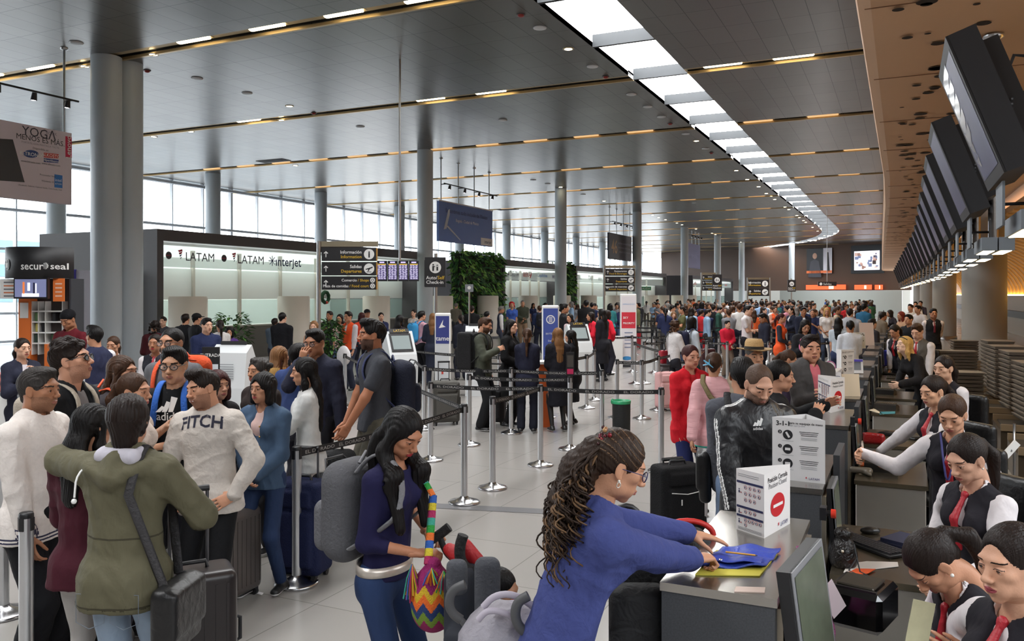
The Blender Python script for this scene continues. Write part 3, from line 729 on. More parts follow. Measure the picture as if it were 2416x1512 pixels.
	for sd, cu, pn in ((1, curlR, pnR), (-1, curlL, pnL)):
		a, e, w_, d = J[sd]; pn = vec((-sd, .25, 0)) if pn is None else vec(pn)
		if abs(np.dot(unit(pn), d)) > .9: pn = vec((0, -.5, -1))
		hvx = .0045 if hv < .0045 else (.006 if hv < .0075 else .012)
		th = np.cross(d, unit(pn)); ssd = 1 if np.dot(th, vec((-.3*sd, .6, .7))) > 0 else -1
		Vh, Qh = solid(hand_prims(w_, d, pn, ssd, cu, s*(.93 if f else 1.0)*(1.0 if hv < .0075 else 1.05)), hvx, 1 if hvx < .01 else 0); body.add(Vh, Qh, sk)
	body.build('body', root)
	hv2 = hv*1.15 if hv < .009 else hv*1.3
	if hair:
		V, Q = hair_mesh(hair, hv2, hl)
		if len(V):
			V3 = V.copy();
			if hair in ('long', 'longf', 'ombre', 'wavy', 'pony', 'tied'):     # long hair hangs straight down however the head tilts
				low = np.clip((-.06-V[:, 2])/.10, 0, 1)[:, None]; Vr = V3 @ HM.T
				base = np.array([0, 0, -.06]) @ HM.T; hang = base+((V3-vec((0, 0, -.06)))*hs) @ rotm(-hy, 0, 0).T
				Vw = Vr*(1-low)+hang*low+hc_
				back = np.clip((SH[2]+.02-Vw[:, 2])/.05, 0, 1)
				Vw[:, 1] = Vw[:, 1]-back*0.02
			else: Vw = V3 @ HM.T+hc_
			q = QM(); hm = hairmat or hairm(HC.get(hc, hc) if isinstance(hc, str) else hc); q.add(Vw, Q, hm)
			if hair == 'ombre': q.M[0][V[Q].mean(1)[:, 2] < -.10] = q.mi(hairm(HC['blond']))
			q.build('hair', root)
	if legs:
		bm = botmat or (denim(bot) if bk == 'jeans' else cloth(bot)); ex = .012 if bk in ('jeans', 'tight') else .024
		if bk == 'tight': ex = .008
		if f and bk != 'pants': ex *= .8
		T = [cap(P+vec((-.035*s, -.012, -.02)), P+vec((.035*s, -.012, -.02)), .118*gw*s+ex*.6, None, .04, (0, 1, 0), .84), cap(P+u*.06*s, P+u*.01, .138*gw*s+ex*.3, .14*gw*s, .03, fw, .7)]
		if belly: T += [ell(P+fw*.04+u*.05, (.13*gw*s, .11*s, .09*s), .05)]
		for sd in (1, -1):
			H, K, An = Lg[sd]; fl = 1.25 if bk == 'pants' else 1.0
			if skirt:
				if sd == 1: T += [cap(P-u*.05, vec((0, 0, skirt)), .15*gw*s, .19*gw*s, .04, fw, .72), rbx((0, 0, skirt-.25), (.5, .5, .25), .01, -.01)]
			else: T += [cap(H+vec((0, -.01, .02)), K, .078*s*gw+ex*.5, .054*s*gw+ex, .035), cap(K, An+vec((0, 0, .02)), .054*s*gw+ex, .040*s*gw*fl+ex, .02),
						cap(P+vec((sd*.055*s, -.05*s, -.045*s)), P+vec((sd*.055*s, -.05*s, -.07*s)), .083*s*gw, None, .03)]
		V, Q = solid(T, vox)
		if vox < .016: V = wrinkle(V, vnormals(V, Q), .0026*(1 if bk != 'pants' else 1.2), 17, seed+5, (1, 1, .9))
		q = QM(); q.add(V, Q, bm); q.build('jeans' if bk == 'jeans' else ('skirt' if skirt else 'trousers'), root)
		if skirt:
			q = QM()
			for sd in (1, -1):
				H, K, An = Lg[sd]; V, Q = solid([cap(K+vec((0, 0, .1)), K, .062*s, .054*s, .02), cap(K, An, .055*s, .034*s, .02)], vox); q.add(V, Q, mat((26, 24, 26), .6))
			q.build('stockings', root)
		if not sit or sit is True:
			for sd in (1, -1):
				H, K, An = Lg[sd]; o_ = vec((An[0]*1.05, An[1], 0))
				sp = [cap(o_+vec((0, -.045*s, .045)), o_+vec((sd*.012, .115*s, .032)), .040*s, .038*s, .02, UP, .8), cap(o_+vec((0, -.02, .05)), o_+vec((0, -.012, .095*s)), .042*s, .040*s, .02),
					  rbx(o_+vec((0, .03*s, .004)), (.09, .3, .008), .001, -.004), rbx(o_+vec((0, 0, .13)), (.08, .08, .03), .001, -.006)]
				qsolid('shoe', sp, min(vox, .010), leather(shoe), root, 1, (lambda c: [(c[:, 2] < .028, mat(sole, .5))]) if vox < .016 else None)
	ex = {'tee': .010, 'shirt': .011, 'sweater': .016, 'jacket': .020, 'coat': .026, 'vest': .014, 'tight': .005}[tk]
	tm = topmat or (knit(top) if tk == 'sweater' else cloth(top)); hemz = hem if hem is not None else {'coat': -.28, 'jacket': -.05, 'sweater': -.03, 'tee': -.045, 'shirt': -.035, 'vest': -.01, 'tight': -.02}[tk]*h
	def torso(e, lo_=0.0):
		hp_ = P+u*(hemz-.02)
		t = [cap(hp_, WA, .163*gw*s+e*1.1, .128*gw*s+e, .04, fw, .74), cap(WA, CH, .128*gw*s+e, .150*gw*s+e, .04, fw, .70),
			 cap(CH, SH-u*.02, .150*gw*s+e, .115*gw*s+e, .05, fw, .62), cap(S[1]-rt*.01, S[-1]+rt*.01, .050*s*gw+e*.8, None, .05),
			 cap(SH+u*.0, SH+u*.022*h, .078*s, .060*s+e*.3, .03)]
		if f: t += [ell(CH+fw*(.080*s)+rt*q*.062*s-u*.002*h, (.058*s+e*.8, .050*s+e*.8, .058*s+e*.8), .035) for q in (1, -1)]
		if hemz < -.05*h: t += [cap(P+vec((sd*.055*s, -.046*s, -.02*s)), P+vec((sd*.06*s, -.046*s, -.09*s)), .088*s*gw+e+.012, None, .04) for sd in (1, -1)]+[cap(P+vec((sd*.085*s, .01, .0)), P+vec((sd*.085*s, .01, -.10*s)), .085*s*gw+e+.012, None, .04) for sd in (1, -1)]
		if belly: t += [ell(WA+fw*.05*s, (.135*gw*s+e, .12*s*belly+.05, .12*s), .06)]
		return t
	T = torso(ex)
	short = tk == 'vest' or sleeve == 0
	slv = sleeve if sleeve is not None else (.5 if tk == 'tee' else 1.97)
	if not short:
		for sd in (1, -1):
			a, e, w_, d = J[sd]; ee = ex+.006
			if slv < 1: T += [cap(a, a+(e-a)*slv*1.15, .046*s*gw+ee, .043*s*gw+ee, .03)]
			else:
				w2 = e+(w_-e)*(slv-1); T += [cap(a, e, .046*s*gw+ee, .038*s*gw+ee, .03), cap(e, w2, .038*s*gw+ee, .028*s*gw+ee*(.8 if tk == 'sweater' else 1), .02)]
	neckr = .052*s if not f else .050*s
	T += [cap(SH+u*.012*h+fw*.01*s, SH+u*.12*h+fw*.03*s, neckr*(1.18 if f and tk != 'sweater' else 1.02), neckr*1.5, -.008)]
	if tk in ('vest', 'jacket', 'coat') and inner is not None:        # open front shows what is worn beneath
		dv_ = .10 if tk == 'vest' else .16; T += [cap(SH+fw*.13*s+u*.06*h, SH+fw*.13*s-u*dv_*h, .075*s, .004, -.012)]
		if tk == 'jacket' or tk == 'coat': T += [cap(SH+fw*.13*s-u*.12*h, P+fw*.15*s-u*.25*h, .012*s, .03*s, -.012)]
	T += [rbx(P+u*(hemz-.3*s), (.5, .5, .3*s), .01, -.010, np.stack([rt, fw, u], 1))]
	if extra_top: T += extra_top(dict(P=P, SH=SH, CH=CH, WA=WA, S=S, J=J, u=u, fw=fw, rt=rt, s=s, h=h, nk=nk))
	V, Q = solid(T, vox)
	if vox < .016: V = wrinkle(V, vnormals(V, Q), {'tight': .0012, 'sweater': .0045, 'tee': .003}.get(tk, .0045), 19, seed, (1, 1, .8))
	q = QM(); q.add(V, Q, tm)
	if mfT:
		c = V[Q].mean(1)
		for msk, m2 in mfT(c, dict(P=P, SH=SH, CH=CH, WA=WA, S=S, J=J, u=u, fw=fw, rt=rt, s=s, h=h)): q.M[0][msk] = q.mi(m2)
	nm = {'tee': 'shirt', 'shirt': 'shirt', 'tight': 'shirt', 'sweater': 'sweater', 'jacket': 'jacket', 'coat': 'coat', 'vest': 'vest'}[tk]
	topo = q.build(nm, root)
	if inner is not None:
		T = [p for p in torso(.0)]
		if tk == 'vest':
			for sd in (1, -1):
				a, e, w_, d = J[sd]; T += [cap(a, e, .052*s*gw+.012, .046*s*gw+.012, .03), cap(e, e+(w_-e)*.95, .044*s*gw+.012, .031*s*gw+.008, .02)]
		T += [cap(SH+u*.02*h, SH+u*.050*h+fw*.012*s, neckr*1.28, neckr*1.16, .012), cap(SH+u*.012*h+fw*.02*s, SH+u*.12*h+fw*.03*s, neckr*1.04, neckr*1.4, -.006),
			  cap(SH+u*.09*h+fw*.08*s, SH+fw*.09*s+u*.012*h, .05*s, .004, -.004), rbx(P+u*(max(hemz, -.06*h)+.02-.3*s), (.5, .5, .3*s), .01, -.010, np.stack([rt, fw, u], 1))]
		V, Q = solid(T, min(vox, .01) if vox < .016 else vox)
		if vox < .016: V = wrinkle(V, vnormals(V, Q), .003, 20, seed+9)
		QM().add(V, Q, cloth(inner)).build('shirt' if nm != 'shirt' else 'undershirt', root)
	if tie is not None:
		c0 = SH+fw*(.072*s)+u*.016*h; c1 = CH+fw*(.125*s if not f else .155*s)+u*.01*h; c2 = CH+fw*(.118*s if not f else .14*s)-u*.07*h
		T = [ell(c0, (.020*s, .016*s, .020*s), .01), cap(c0, c1, .012*s, .022*s, .01, fw, .5), cap(c1, c2, .022*s, .026*s, .01, fw, .45)]
		V, Q = solid(T, min(vox, .008)); QM().add(V, Q, mat(tie, .5, bump=(40, .3))).build('tie', root)
	info = dict(root=root, P=P, SH=SH, CH=CH, WA=WA, S=S, J=J, u=u, fw=fw, rt=rt, s=s, h=h, nk=nk, hc=hc_, HM=HM, HR=HR, Lg=Lg, top=topo, hs=hs)
	return info
def hp(info, p): return vec(p) @ info['HM'].T+info['hc']       # head space -> the person's frame
def W_(info, p): return info['root'].matrix_basis @ Vector(p)
def glasses(info, c=(20, 20, 24), shade=False, th=.0016):
	m = MB(); fm = plastic(c, .3); r = .0215
	for s in (-1, 1):
		pts = [hp(info, (s*.032+r*1.12*math.cos(a), .098-.12*abs(r*math.cos(a)), .003+r*.82*math.sin(a))) for a in [2*math.pi*j/20 for j in range(20)]]
		m.tube(pts, th*info['hs']*1.3, fm, 6, closed=True)
		m.tube([hp(info, (s*.055, .094, .008)), hp(info, (s*.074, .06, .010)), hp(info, (s*.078, .0, .006)), hp(info, (s*.076, -.012, -.004))], th*info['hs'], fm, 6)
		n = len(m.v)
		m.add(pts, [tuple(range(20))], mat((14, 12, 14), .1) if shade else mat((200, 215, 225), .03, 0, .6, alpha=.16))
	m.tube([hp(info, (-.011, .100, .007)), hp(info, (0, .103, .010)), hp(info, (.011, .100, .007))], th*info['hs'], fm, 6)
	return m.build('glasses', info['root'])
def earring(info, s=1, m=None, r=.005):
	k = MB(); k.ball(hp(info, (s*.081, .003, -.036)), r, m or mat((235, 230, 220), .1, .3), 8); return k.build('earring', info['root'])
def surf_text(info, t, size, z_off, m, name='lettering', front=True, arc=0.0, bold=1, xo=0, u_=None, tex=None, lift=.003):
	"""lettering printed on the garment: each point is laid on the cloth along the wearer's front or back"""
	from mathutils.bvhtree import BVHTree
	me = info['top'].data; bv = BVHTree.FromPolygons([v.co for v in me.vertices], [tuple(p.vertices) for p in me.polygons])
	V, F, wd = text_mesh(t, bold) if tex is None else tex; sgn = 1 if front else -1
	c0 = info['CH']+info['u']*z_off; pts = []
	fw = info['fw']*sgn; rt = np.cross(info['u'], fw)*1
	rd = np.cross(info['u'], fw)
	for x, y in V:
		X = (x-wd/2)*size+xo; Y = (y-.35)*size+arc*(1-(2*X/(wd*size+1e-6))**2)
		o = c0+rd*X+info['u']*Y+fw*.4; h, n, i, dd = bv.ray_cast(Vector(o), Vector(-fw), .8)
		pts.append(vec(h)+fw*lift if h is not None else o-fw*.25)
	k = MB(); k.add(pts, F, m); return k.build(name, info['root'])
# == FIXTURES OF THE HALL
m_blk = mat((26, 26, 29), .45); m_sign = mat((34, 33, 36), .35); m_wt = mat((238, 238, 236), .5); m_yel = mat((206, 168, 40), .5)
# ---- lamps in the near ceiling slots, added glint bars in the far ones
def lamp_proto(e, c, nm):
	o = thing('bar_lamp_or_glint', nm, 'ceiling lamp')
	m = MB(); m.tube([(-.5, 0, 0), (-.47, 0, 0), (.47, 0, 0), (.5, 0, 0)], [.03, .085, .085, .03], emis(c, e), 10, flat=.35); m.build('diffuser', o)
	m = MB(); m.box((-.55, -.10, .022), (.55, .10, .03), m_chan); m.build('tray', o); return o
lmp = {0: None, 1: None}
for y in SLOTS:
	if y < 12 or y > 96: continue
	nk_ = 0; si = SLOTS.index(y)-2; l, r = skx(y)
	if si == 0: xs = [-29.2, -27.1, -25, -22.8, -20.7, -15.2, -12.96, -10.85, -8.8, -4.2, -2.1]; br = 0
	elif si == 1: xs = [D(px, 0, 0).x if 0 else (lambda a_: y*(a_*CS-SN)/(CS+a_*SN))((px-1208)/1950) for px in (592, 1020, 1162, 1707, 1873, 2020)]; br = 0
	else: xs = [-30+2.12*k+(.7 if si % 2 else 0) for k in range(14)]; br = 1  # dim glowing bars added to imitate warm glints, not real lamps
	for x in xs:
		if x > -1.2 or l-.6 < x < r+.6: continue
		if lmp[br] is None: lmp[br] = lamp_proto(*((LAMP, (255, 236, 190), 'x') if not br else (.75, (240, 196, 140), 'x'))); o = lmp[br]
		else: o = copy_tree(lmp[br])
		o.location = (x, y-(.11 if not br else -.12), CEIL+(.03 if not br else .05))
		nk_ += 1; o['label'] = '%s warm bar lamp in the %s ceiling slot from the front, %s from the windows' % ('lit' if not br else 'faint', ordn[si], ordn[nk_-1])
		o['group'] = 'bar lamps in the ceiling slots'
# ---- round downlights, speakers, detectors on the ceiling
def ceilpt(px, py): return G(px, py, CEIL)
dl0 = sp0 = None; DC = {}
def OD(n): return ordn[n-1] if n <= 20 else 'twenty-'+ordn[n-21]
lit = [(1341, 115), (362, 128), (200, 156), (363, 322), (450, 310), (665, 283), (683, 250), (697, 390), (1323, 441), (1425, 474), (1643, 332), (1737, 402), (1763, 423), (1790, 440), (1808, 456), (1820, 463), (1828, 470), (1852, 488), (1861, 494), (1880, 508), (1886, 513), (1896, 520), (1901, 524), (1917, 536), (1929, 545), (1945, 556), (1540, 507), (1554, 513), (1570, 518), (1597, 526), (1609, 530), (1642, 540), (1680, 550), (1688, 553), (1699, 556), (1717, 592), (1748, 571), (1910, 580), (1927, 579), (1924, 568), (1984, 577), (2000, 578), (2030, 574), (2045, 575), (2065, 571)]
spk = [(180, 100), (465, 184), (583, 219), (1274, 65), (1398, 156), (1490, 222), (1528, 251), (1561, 275), (1618, 315), (1665, 350), (1258, 424), (1292, 433), (1376, 458), (1638, 478), (850, 298), (1186, 283)]
for i, (px, py) in enumerate(lit):
	q = ceilpt(px, py)
	if dl0 is None:
		dl0 = thing('downlight', 'x', 'ceiling lamp', q)
		m = MB(); m.lathe([(.095, -.012), (.001, -.012)], emis((255, 238, 196), 26), n=16, cap=False); m.build('bulb', dl0)
		m = MB(); m.lathe([(.095, -.014), (.135, -.014), (.14, 0)], m_chan, n=20, cap=False); m.build('trim_ring', dl0); o = dl0
	else: o = copy_tree(dl0, q)
	o['group'] = 'round downlights'; zn = 0 if px < 760 else 1 if py < 200 else 2 if px > 1600 and py < 560 else 3 if py < 540 else 4; DC[zn] = DC.get(zn, 0)+1
	o['label'] = 'lit round ceiling downlight ' + ('near the paired columns' if px < 760 else 'between skylight and first slot' if py < 200 else 'beside the long skylight strip' if px > 1600 and py < 560 else 'above the middle of the hall' if py < 540 else 'at the far hall end')+(', %s of them' % OD(DC[zn]))
for i, (px, py) in enumerate(spk):
	q = ceilpt(px, py)
	if sp0 is None:
		sp0 = thing('round_speaker', 'x', 'speaker', q)
		m = MB(); m.lathe([(.15, 0), (.15, -.02), (.12, -.03), (.001, -.03)], mat((206, 208, 210), .5), n=20, cap=False); m.build('grille', sp0)
		m = MB(); m.lathe([(.15, -.004), (.165, -.004), (.165, 0)], mat((120, 122, 126), .5), n=20, cap=False); m.build('ring', sp0); o = sp0
	else: o = copy_tree(sp0, q)
	o['group'] = 'round ceiling speakers'; o['label'] = 'pale round ceiling speaker ' + ('over the left side of the hall' if px < 1000 else 'along the near part of the skylight' if px > 1270 and py < 360 else 'beyond the blue hanging banner'); zs = o['label']; DC[zs] = DC.get(zs, 0)+1; o['label'] += ', %s of its row' % OD(DC[zs])
q0 = None
for i, (px, py) in enumerate(((1229, 34), (347, 166), (740, 266), (1429, 180), (1581, 291), (1678, 360))):
	q = ceilpt(px, py); o = thing('smoke_detector', ('small red detector under the ceiling by the skylight start', 'dark red detector beside the paired columns', 'small red detector above the second ceiling slot', 'small red detector beside the skylight, second of its row', 'small red detector beside the skylight, third of its row', 'small red detector beside the skylight, farthest of its row')[i], 'smoke detector', q)
	m = MB(); m.lathe([(.07, 0), (.07, -.04), (.03, -.06), (.001, -.06)], mat((150, 40, 36), .4), n=14, cap=False); m.build('sensor', o)
	m = MB(); m.lathe([(.1, 0), (.1, -.012), (.07, -.012)], mat((70, 60, 60), .5), n=14, cap=False); m.build('base', o)
for i, (px, py) in enumerate(((645, 379), (1198, 494))):
	q = ceilpt(px, py); m = MB(); m.box((-.75, -.3, -.02), (.75, .3, 0), mat((70, 72, 76), .5))
	for j in range(9): m.box((-.7, -.27+j*.06, -.03), (.7, -.25+j*.06, -.02), mat((30, 30, 33), .5))
	o = m.build('air_vent'); o.location = q; tag(o, ('dark slatted ceiling vent left of the grey mid-hall column', 'dark slatted ceiling vent beyond the blue hanging banner')[i], 'vent')
# ---- booths along the left side
def booth(y0, y1, X, label, logos, n, h=3.95, depth=5.0, dark=(62, 58, 60), name='airline_booth'):
	o = thing(name, label, 'booth', (X, y0, 0)); L = y1-y0; md = mat(dark, .5)
	m = MB(); m.box((-depth, 0, 0), (0, .22, h), md); m.box((-depth, L-.22, 0), (0, L, h), md); m.box((-depth, .22, h-.32), (0, L-.22, h), md); m.build('frame', o)
	m = MB(); m.box((-depth, .22, 0), (-depth+.1, L-.22, h-.32), mat((216, 222, 218), .6)); m.build('back_wall', o)
	m = MB(); m.box((-depth+.1, .22, h-.5), (-.3, L-.22, h-.42), emis((236, 244, 240), 2.4)); m.build('lit_ceiling', o)
	m = MB(); m.box((-.24, .22, h-1.05), (-.2, L-.22, h-.35), mat((226, 240, 238), .3, 0, .5, alpha=.45)); m.build('logo_fascia', o)
	for i in range(1, n):
		m = MB(); m.box((-1.02, .22+(L-.44)*i/n-.04, 0), (-.9, .22+(L-.44)*i/n+.04, h-.32), mat((190, 184, 172), .5)); m.build('mullion', o)
	m = MB(); m.box((-1.0, .22, h-2.0), (-.98, L-.22, h-1.06), mat((226, 230, 226), .5)); m.build('upper_panel', o)
	m = MB(); m.box((-1.0, .22, 1.12), (-.985, L-.22, h-2.02), mat((200, 228, 222), .08, 0, .5, alpha=.35)); m.build('glass', o)
	m = MB(); m.box((-1.25, .22, 0), (-.7, L-.22, 1.05), mat((92, 88, 84), .5)); m.box((-1.28, .22, 1.05), (-.66, L-.22, 1.1), mat((150, 146, 140), .3)); m.build('counter', o)
	for (t, yy, sz, col, kind) in logos:
		m = MB(); c = vec((-.195, yy, h-.72)); r = vec((0, 1, 0)); mm = mat(col, .5)
		if kind == 'latam':
			m.disc(c-r*.85, r, UP, .11, mat((40, 34, 44), .5), .004); m.box(c+vec((.004, -.95, -.01)), c+vec((.006, -.75, .01)), mat((150, 40, 60), .5))
			for j in range(4): m.flat([(-.10+.03*j, .16-.07*j), (.06+.0*j, .20-.07*j), (.08-.03*j, .14-.07*j), (-.06+.02*j, .11-.07*j)], c-r*.42, r, UP, mat((170, 30, 60) if j < 2 else (40, 34, 80), .5), .004)
		if kind == 'star':
			for j in range(4):
				a = math.pi*j/4; dr = vec((0, math.cos(a), math.sin(a))); m.tube([c-r*1.5*sz-dr*.17, c-r*1.5*sz+dr*.17], .013, mm, 4)
		if kind == 'flag': m.flat([(-.1, -.2), (.12, .2), (.16, -.02), (.0, -.2)], c+r*.5, r, UP, mat((190, 40, 40), .5), .004)
		if kind == 'tri': m.flat([(-.12, -.13), (0, .15), (.12, -.13), (0, -.06)], c-r*.75, r, UP, mm, .004)
		m.text(t, c+r*(.32 if kind == 'latam' else .15 if kind == 'star' else 0), r, UP, sz, mm, bold=1 if kind != 'tri' else 0); m.build('logo', o)
	return o
def YB(px): return D(px, AX(px, -19.09), 0).y
booth(16.7, 31.0, -18.9, 'long dark framed airline booth with white panels and first logos', [('LATAM', YB(472)-17.02, .36, (44, 40, 60), 'latam'), ('LATAM', YB(592)-17.02, .38, (44, 40, 60), 'latam'), ('ınterȷet', YB(681)-16.85, .44, (30, 50, 90), 'star')], 7)
booth(38.95, 47.3, -18.9, 'dark framed airline booth right of the large green wall', [('DELTA', YB(1214)-38.95, .38, (60, 64, 80), 'tri'), ('IBERIA', YB(1243)-38.95, .36, (180, 60, 50), 'flag'), ('CopaAirlines', YB(1280)-38.95, .28, (50, 100, 170), ''), ('wingo', YB(1311)-38.95, .46, (50, 40, 90), '')], 6)
booth(49.6, 72, -18.9, 'dark framed airline booth between slim green wall and directory sign', [('TIAL', YB(1367)-49.6, .4, (130, 140, 140), ''), ('TIAL', YB(1393)-49.6, .4, (130, 140, 140), ''), ('avior', YB(1416)-49.6, .4, (110, 120, 130), '')], 8)
booth(79, 100, -18.2, 'far airline booth with small red logos under grey lintel', [('avianca', 2+3.1*i, .42, (190, 70, 70), '') for i in range(6)], 8)
o = thing('wreath', 'round green wreath hung in the first booth window', 'wreath', (-19.78, 25.3, 2.0))
m = MB(); m.tube([(0, .2*math.cos(a), .2*math.sin(a)) for a in [6.283*i/18 for i in range(18)]], [.06, .075]*9, mat((24, 60, 34), .9, bump=(60, .8)), 7, closed=True); m.build('foliage', o)
m = MB(); m.ball((.05, 0, -.2), .06, mat((170, 30, 30), .5), 8); m.ball((.05, .06, -.2), .04, mat((190, 150, 60), .4), 8); m.build('ribbon', o)
def leafy(o, n, rx, ry, rz, c, cols, seed, ls=.16, name='leaves'):
	r = random.Random(seed); m = MB()
	ms = [mat(cc, .6) for cc in cols]
	for _ in range(n):
		a = r.uniform(0, 6.28); z = r.uniform(-1, 1); q = r.uniform(.5, 1)
		p = vec(c)+vec((rx*math.cos(a)*q*math.sqrt(max(0, 1-z*z*.6)), ry*math.sin(a)*q*math.sqrt(max(0, 1-z*z*.6)), rz*z))
		d = unit(vec((math.cos(a), math.sin(a), r.uniform(-.8, .9)))); s_ = unit(np.cross(d, (0, 0, 1))+.3*vec((r.random(), r.random(), r.random()))); l = ls*r.uniform(.6, 1.3)
		m.add([p, p+d*l*.5+s_*l*.22, p+d*l-UP*l*.15, p+d*l*.5-s_*l*.22], [(0, 1, 2, 3)], r.choice(ms))
	return m.build(name, o)
def green_wall(x, y, wy, h, label, seed, dx=1.2):
	o = thing('vertical_garden', label, 'plant wall', (x, y, 0)); r = random.Random(seed)
	m = MB(); m.box((-dx, 0, 0), (0, wy, h), mat((34, 40, 30), .9)); m.build('frame', o)
	m = MB(); ms = [mat(c, .6) for c in ((62, 116, 50), (90, 150, 62), (44, 86, 42), (128, 172, 76), (52, 100, 60))]
	for _ in range(int(1500*wy*h/16)):
		fc = r.random()
		if fc < .72: p = vec((0, r.uniform(-.05, wy+.05), r.uniform(.0, h+.15))); n = vec((1, 0, 0))
		elif fc < .9: p = vec((r.uniform(-dx, 0), -.02, r.uniform(.0, h))); n = vec((0, -1, 0))
		else: p = vec((r.uniform(-dx, 0), r.uniform(0, wy), h)); n = vec((0, 0, 1))
		d = unit(n*r.uniform(.4, 1)+vec((r.uniform(-.5, .5), r.uniform(-1, 1), r.uniform(-1.1, .5)))); s_ = unit(np.cross(d, n+.01)); l = r.uniform(.15, .38)
		m.add([p, p+d*l*.5+s_*l*.2, p+d*l-UP*l*.25, p+d*l*.5-s_*l*.2], [(0, 1, 2, 3)], r.choice(ms))
	m.build('foliage', o)
green_wall(-18.9, 34.2, 4.6, 4.05, 'large leafy green plant wall between the first two booths', 1, .45)
green_wall(-18.9, 47.6, 1.7, 4.0, 'slim leafy green plant wall between second and third booths', 2)
pods = [(444, 17.9, .48), (693, 23.6, .47), (888, 29.0, .45), (1041, 34.5, .42), (1151, 41.5, .42), (1246, 47.5, .42), (1326, 54, .42), (1389, 60, .42), (1445, 67, .42), (1536, 80, .4), (1564, 86, .4), (1598, 92, .4), (1630, 96, .4)]
pl = ['nearest the paired columns', 'in front of the wreath window', 'behind the departures sign', 'behind the self check-in sign', 'before the large green wall', 'before the second booth end', 'before the slim green wall', 'before the third booth', 'under the restaurants sign', 'before the far booth end', 'second along the far booth', 'third along the far booth', 'last along the far booth']
for i, (px, d, rr) in enumerate(pods):
	d = AX(px, -18.15 if px < 1500 else -17.6); rr = .5
	q = D(px, d, 0); o = thing('rounded_pod', 'rounded cream white counter pod ' + pl[i], 'counter screen', q)
	m = MB(); m.lathe([(rr*1.04, 0), (rr*1.04, 2.02), (rr, 2.02), (rr, 2.05), (.0001, 2.05)], mat((226, 218, 204), .45), n=36, cap=False); m.build('shell', o)
	m = MB(); m.lathe([(rr*1.06, 0), (rr*1.06, .1), (rr*1.03, .1)], m_dark, n=36, cap=False); m.build('plinth', o)
# ---- hanging banners
def banner(name, label, X, pxa, pxb, z0, z1, draw, rods=2, both=False, th=.12):
	da, db = AX(pxa, X), AX(pxb, X); a = D(pxa, da, 0); b = D(pxb, db, 0); L = b.y-a.y
	o = thing(name, label, 'banner', (X, (a.y+b.y)/2, 0)); m = MB(); draw(m, L, z0, z1, th); m.build('panel', o)
	for k in range(rods):
		yy = -L*.45+L*.9*k/(rods-1)
		r_ = MB(); r_.cyl((-th/2, yy, z1), (-th/2, yy, CEIL), .028, steel((170, 175, 180), .3), n=8); r_.lathe([(.09, 0), (.09, -.03), (.03, -.05)], steel(), (-th/2, yy, CEIL), 12); r_.build('rod', o)
	r_ = MB(); r_.cyl((.25, -L/2, z1+.75), (.25, L/2, z1+.75), .025, m_blk, n=8)
	for k in range(rods): r_.cyl((-th/2, -L*.45+L*.9*k/(rods-1), z1+.75), (.25, -L*.45+L*.9*k/(rods-1), z1+.75), .02, m_blk, n=6)
	rail = r_.build('light_rail', o)
	for k in range(4):
		s_ = MB(); yy = -L*.4+L*.27*k; s_.cyl((.25, yy, z1+.72), (.22, yy, z1+.55), .05, m_blk, .07, 10); s_.disc((.215, yy, z1+.548), (1, 0, 0), (0, -1, 0), .05, emis((245, 240, 255), 6), .0); s_.build('spotlight', rail)
	return o
RY = vec((0, 1, 0));
def dr_yoga(m, L, z0, z1, th):
	m.box((-th, -L/2, z0), (0, L/2, z1), mat((226, 214, 222), .5))
	yc = (D(-150, AX(-150, -18.4), 0).y+D(169, AX(169, -18.4), 0).y)/2
	def o(px, py, x=.0): d = AX(px, -18.4); return vec((x, D(px, d, 0).y-yc, CAMH-(py-695)*d/1950))
	def poly(pts, mm, x): m.add([o(px, py, x) for px, py in pts], [tuple(range(len(pts)-1, -1, -1))], mm)
	dk = mat((36, 36, 42), .4); tx = mat((60, 56, 70), .5); lt = mat((150, 140, 155), .5)
	poly([(-150, 318), (30, 329), (56, 424), (58, 430), (-150, 416)], mat((24, 24, 28), .35), .006)
	def t(s, px, py, sz, mm, bold=0): m.text(s, o(px, py), RY, UP, sz, mm, lift=.008, bold=bold)
	t('YOGΛ', 92, 314, .30, tx); t('BOOK', 121, 315, .10, lt); t('MENOS ES MÁS.', 96, 330, .175, dk, 1); t('PORTÁTIL CON PANTALLA TÁCTIL', 96, 342, .06, lt); t('Disponible en:', 96, 352, .07, tx)
	poly([(55+18+18*math.cos(a), 363+1*math.cos(a)-9*math.sin(a)) for a in [6.283*i/24 for i in range(24)]], mat((40, 70, 130), .5), .006); t('K-TRONIX', 74, 364, .12, m_wt, 1); t('www.ktronix.com', 72, 382, .065, dk)
	poly([(103, 360), (138, 364), (138, 374), (103, 371)], mat((196, 50, 40), .5), .006); t('ALKOSTO', 120, 367, .105, m_wt, 1); poly([(103, 373), (138, 377), (138, 385), (103, 382)], mat((40, 60, 130), .5), .006); t('HiperAhorro', 120, 379, .075, m_wt, 1); t('www.alkosto.com', 120, 388, .065, dk)
	poly([(154, 321), (169, 324), (169, 373), (154, 371)], mat((190, 30, 70), .5), .006); m.text('Lenovo', o(161, 347), UP, -RY, .19, m_wt, bold=1, lift=.009)
	poly([(128, 411), (147, 414), (147, 444), (128, 442)], mat((40, 110, 180), .5), .006); t('intel', 137, 425, .10, m_wt); t('ATOM', 137, 434, .06, m_wt)
	t('Procesador Intel', 112, 414, .06, tx); t('Windows 10', 112, 428, .06, tx); t('Ultrabook, Celeron, Celeron Inside, Core Inside, Intel', 95, 442, .05, tx)
banner('hanging_banner', 'large pale tablet computer advertisement banner hanging before the windows', -18.4, -150, 169, 4.30, 6.05, dr_yoga, 2)
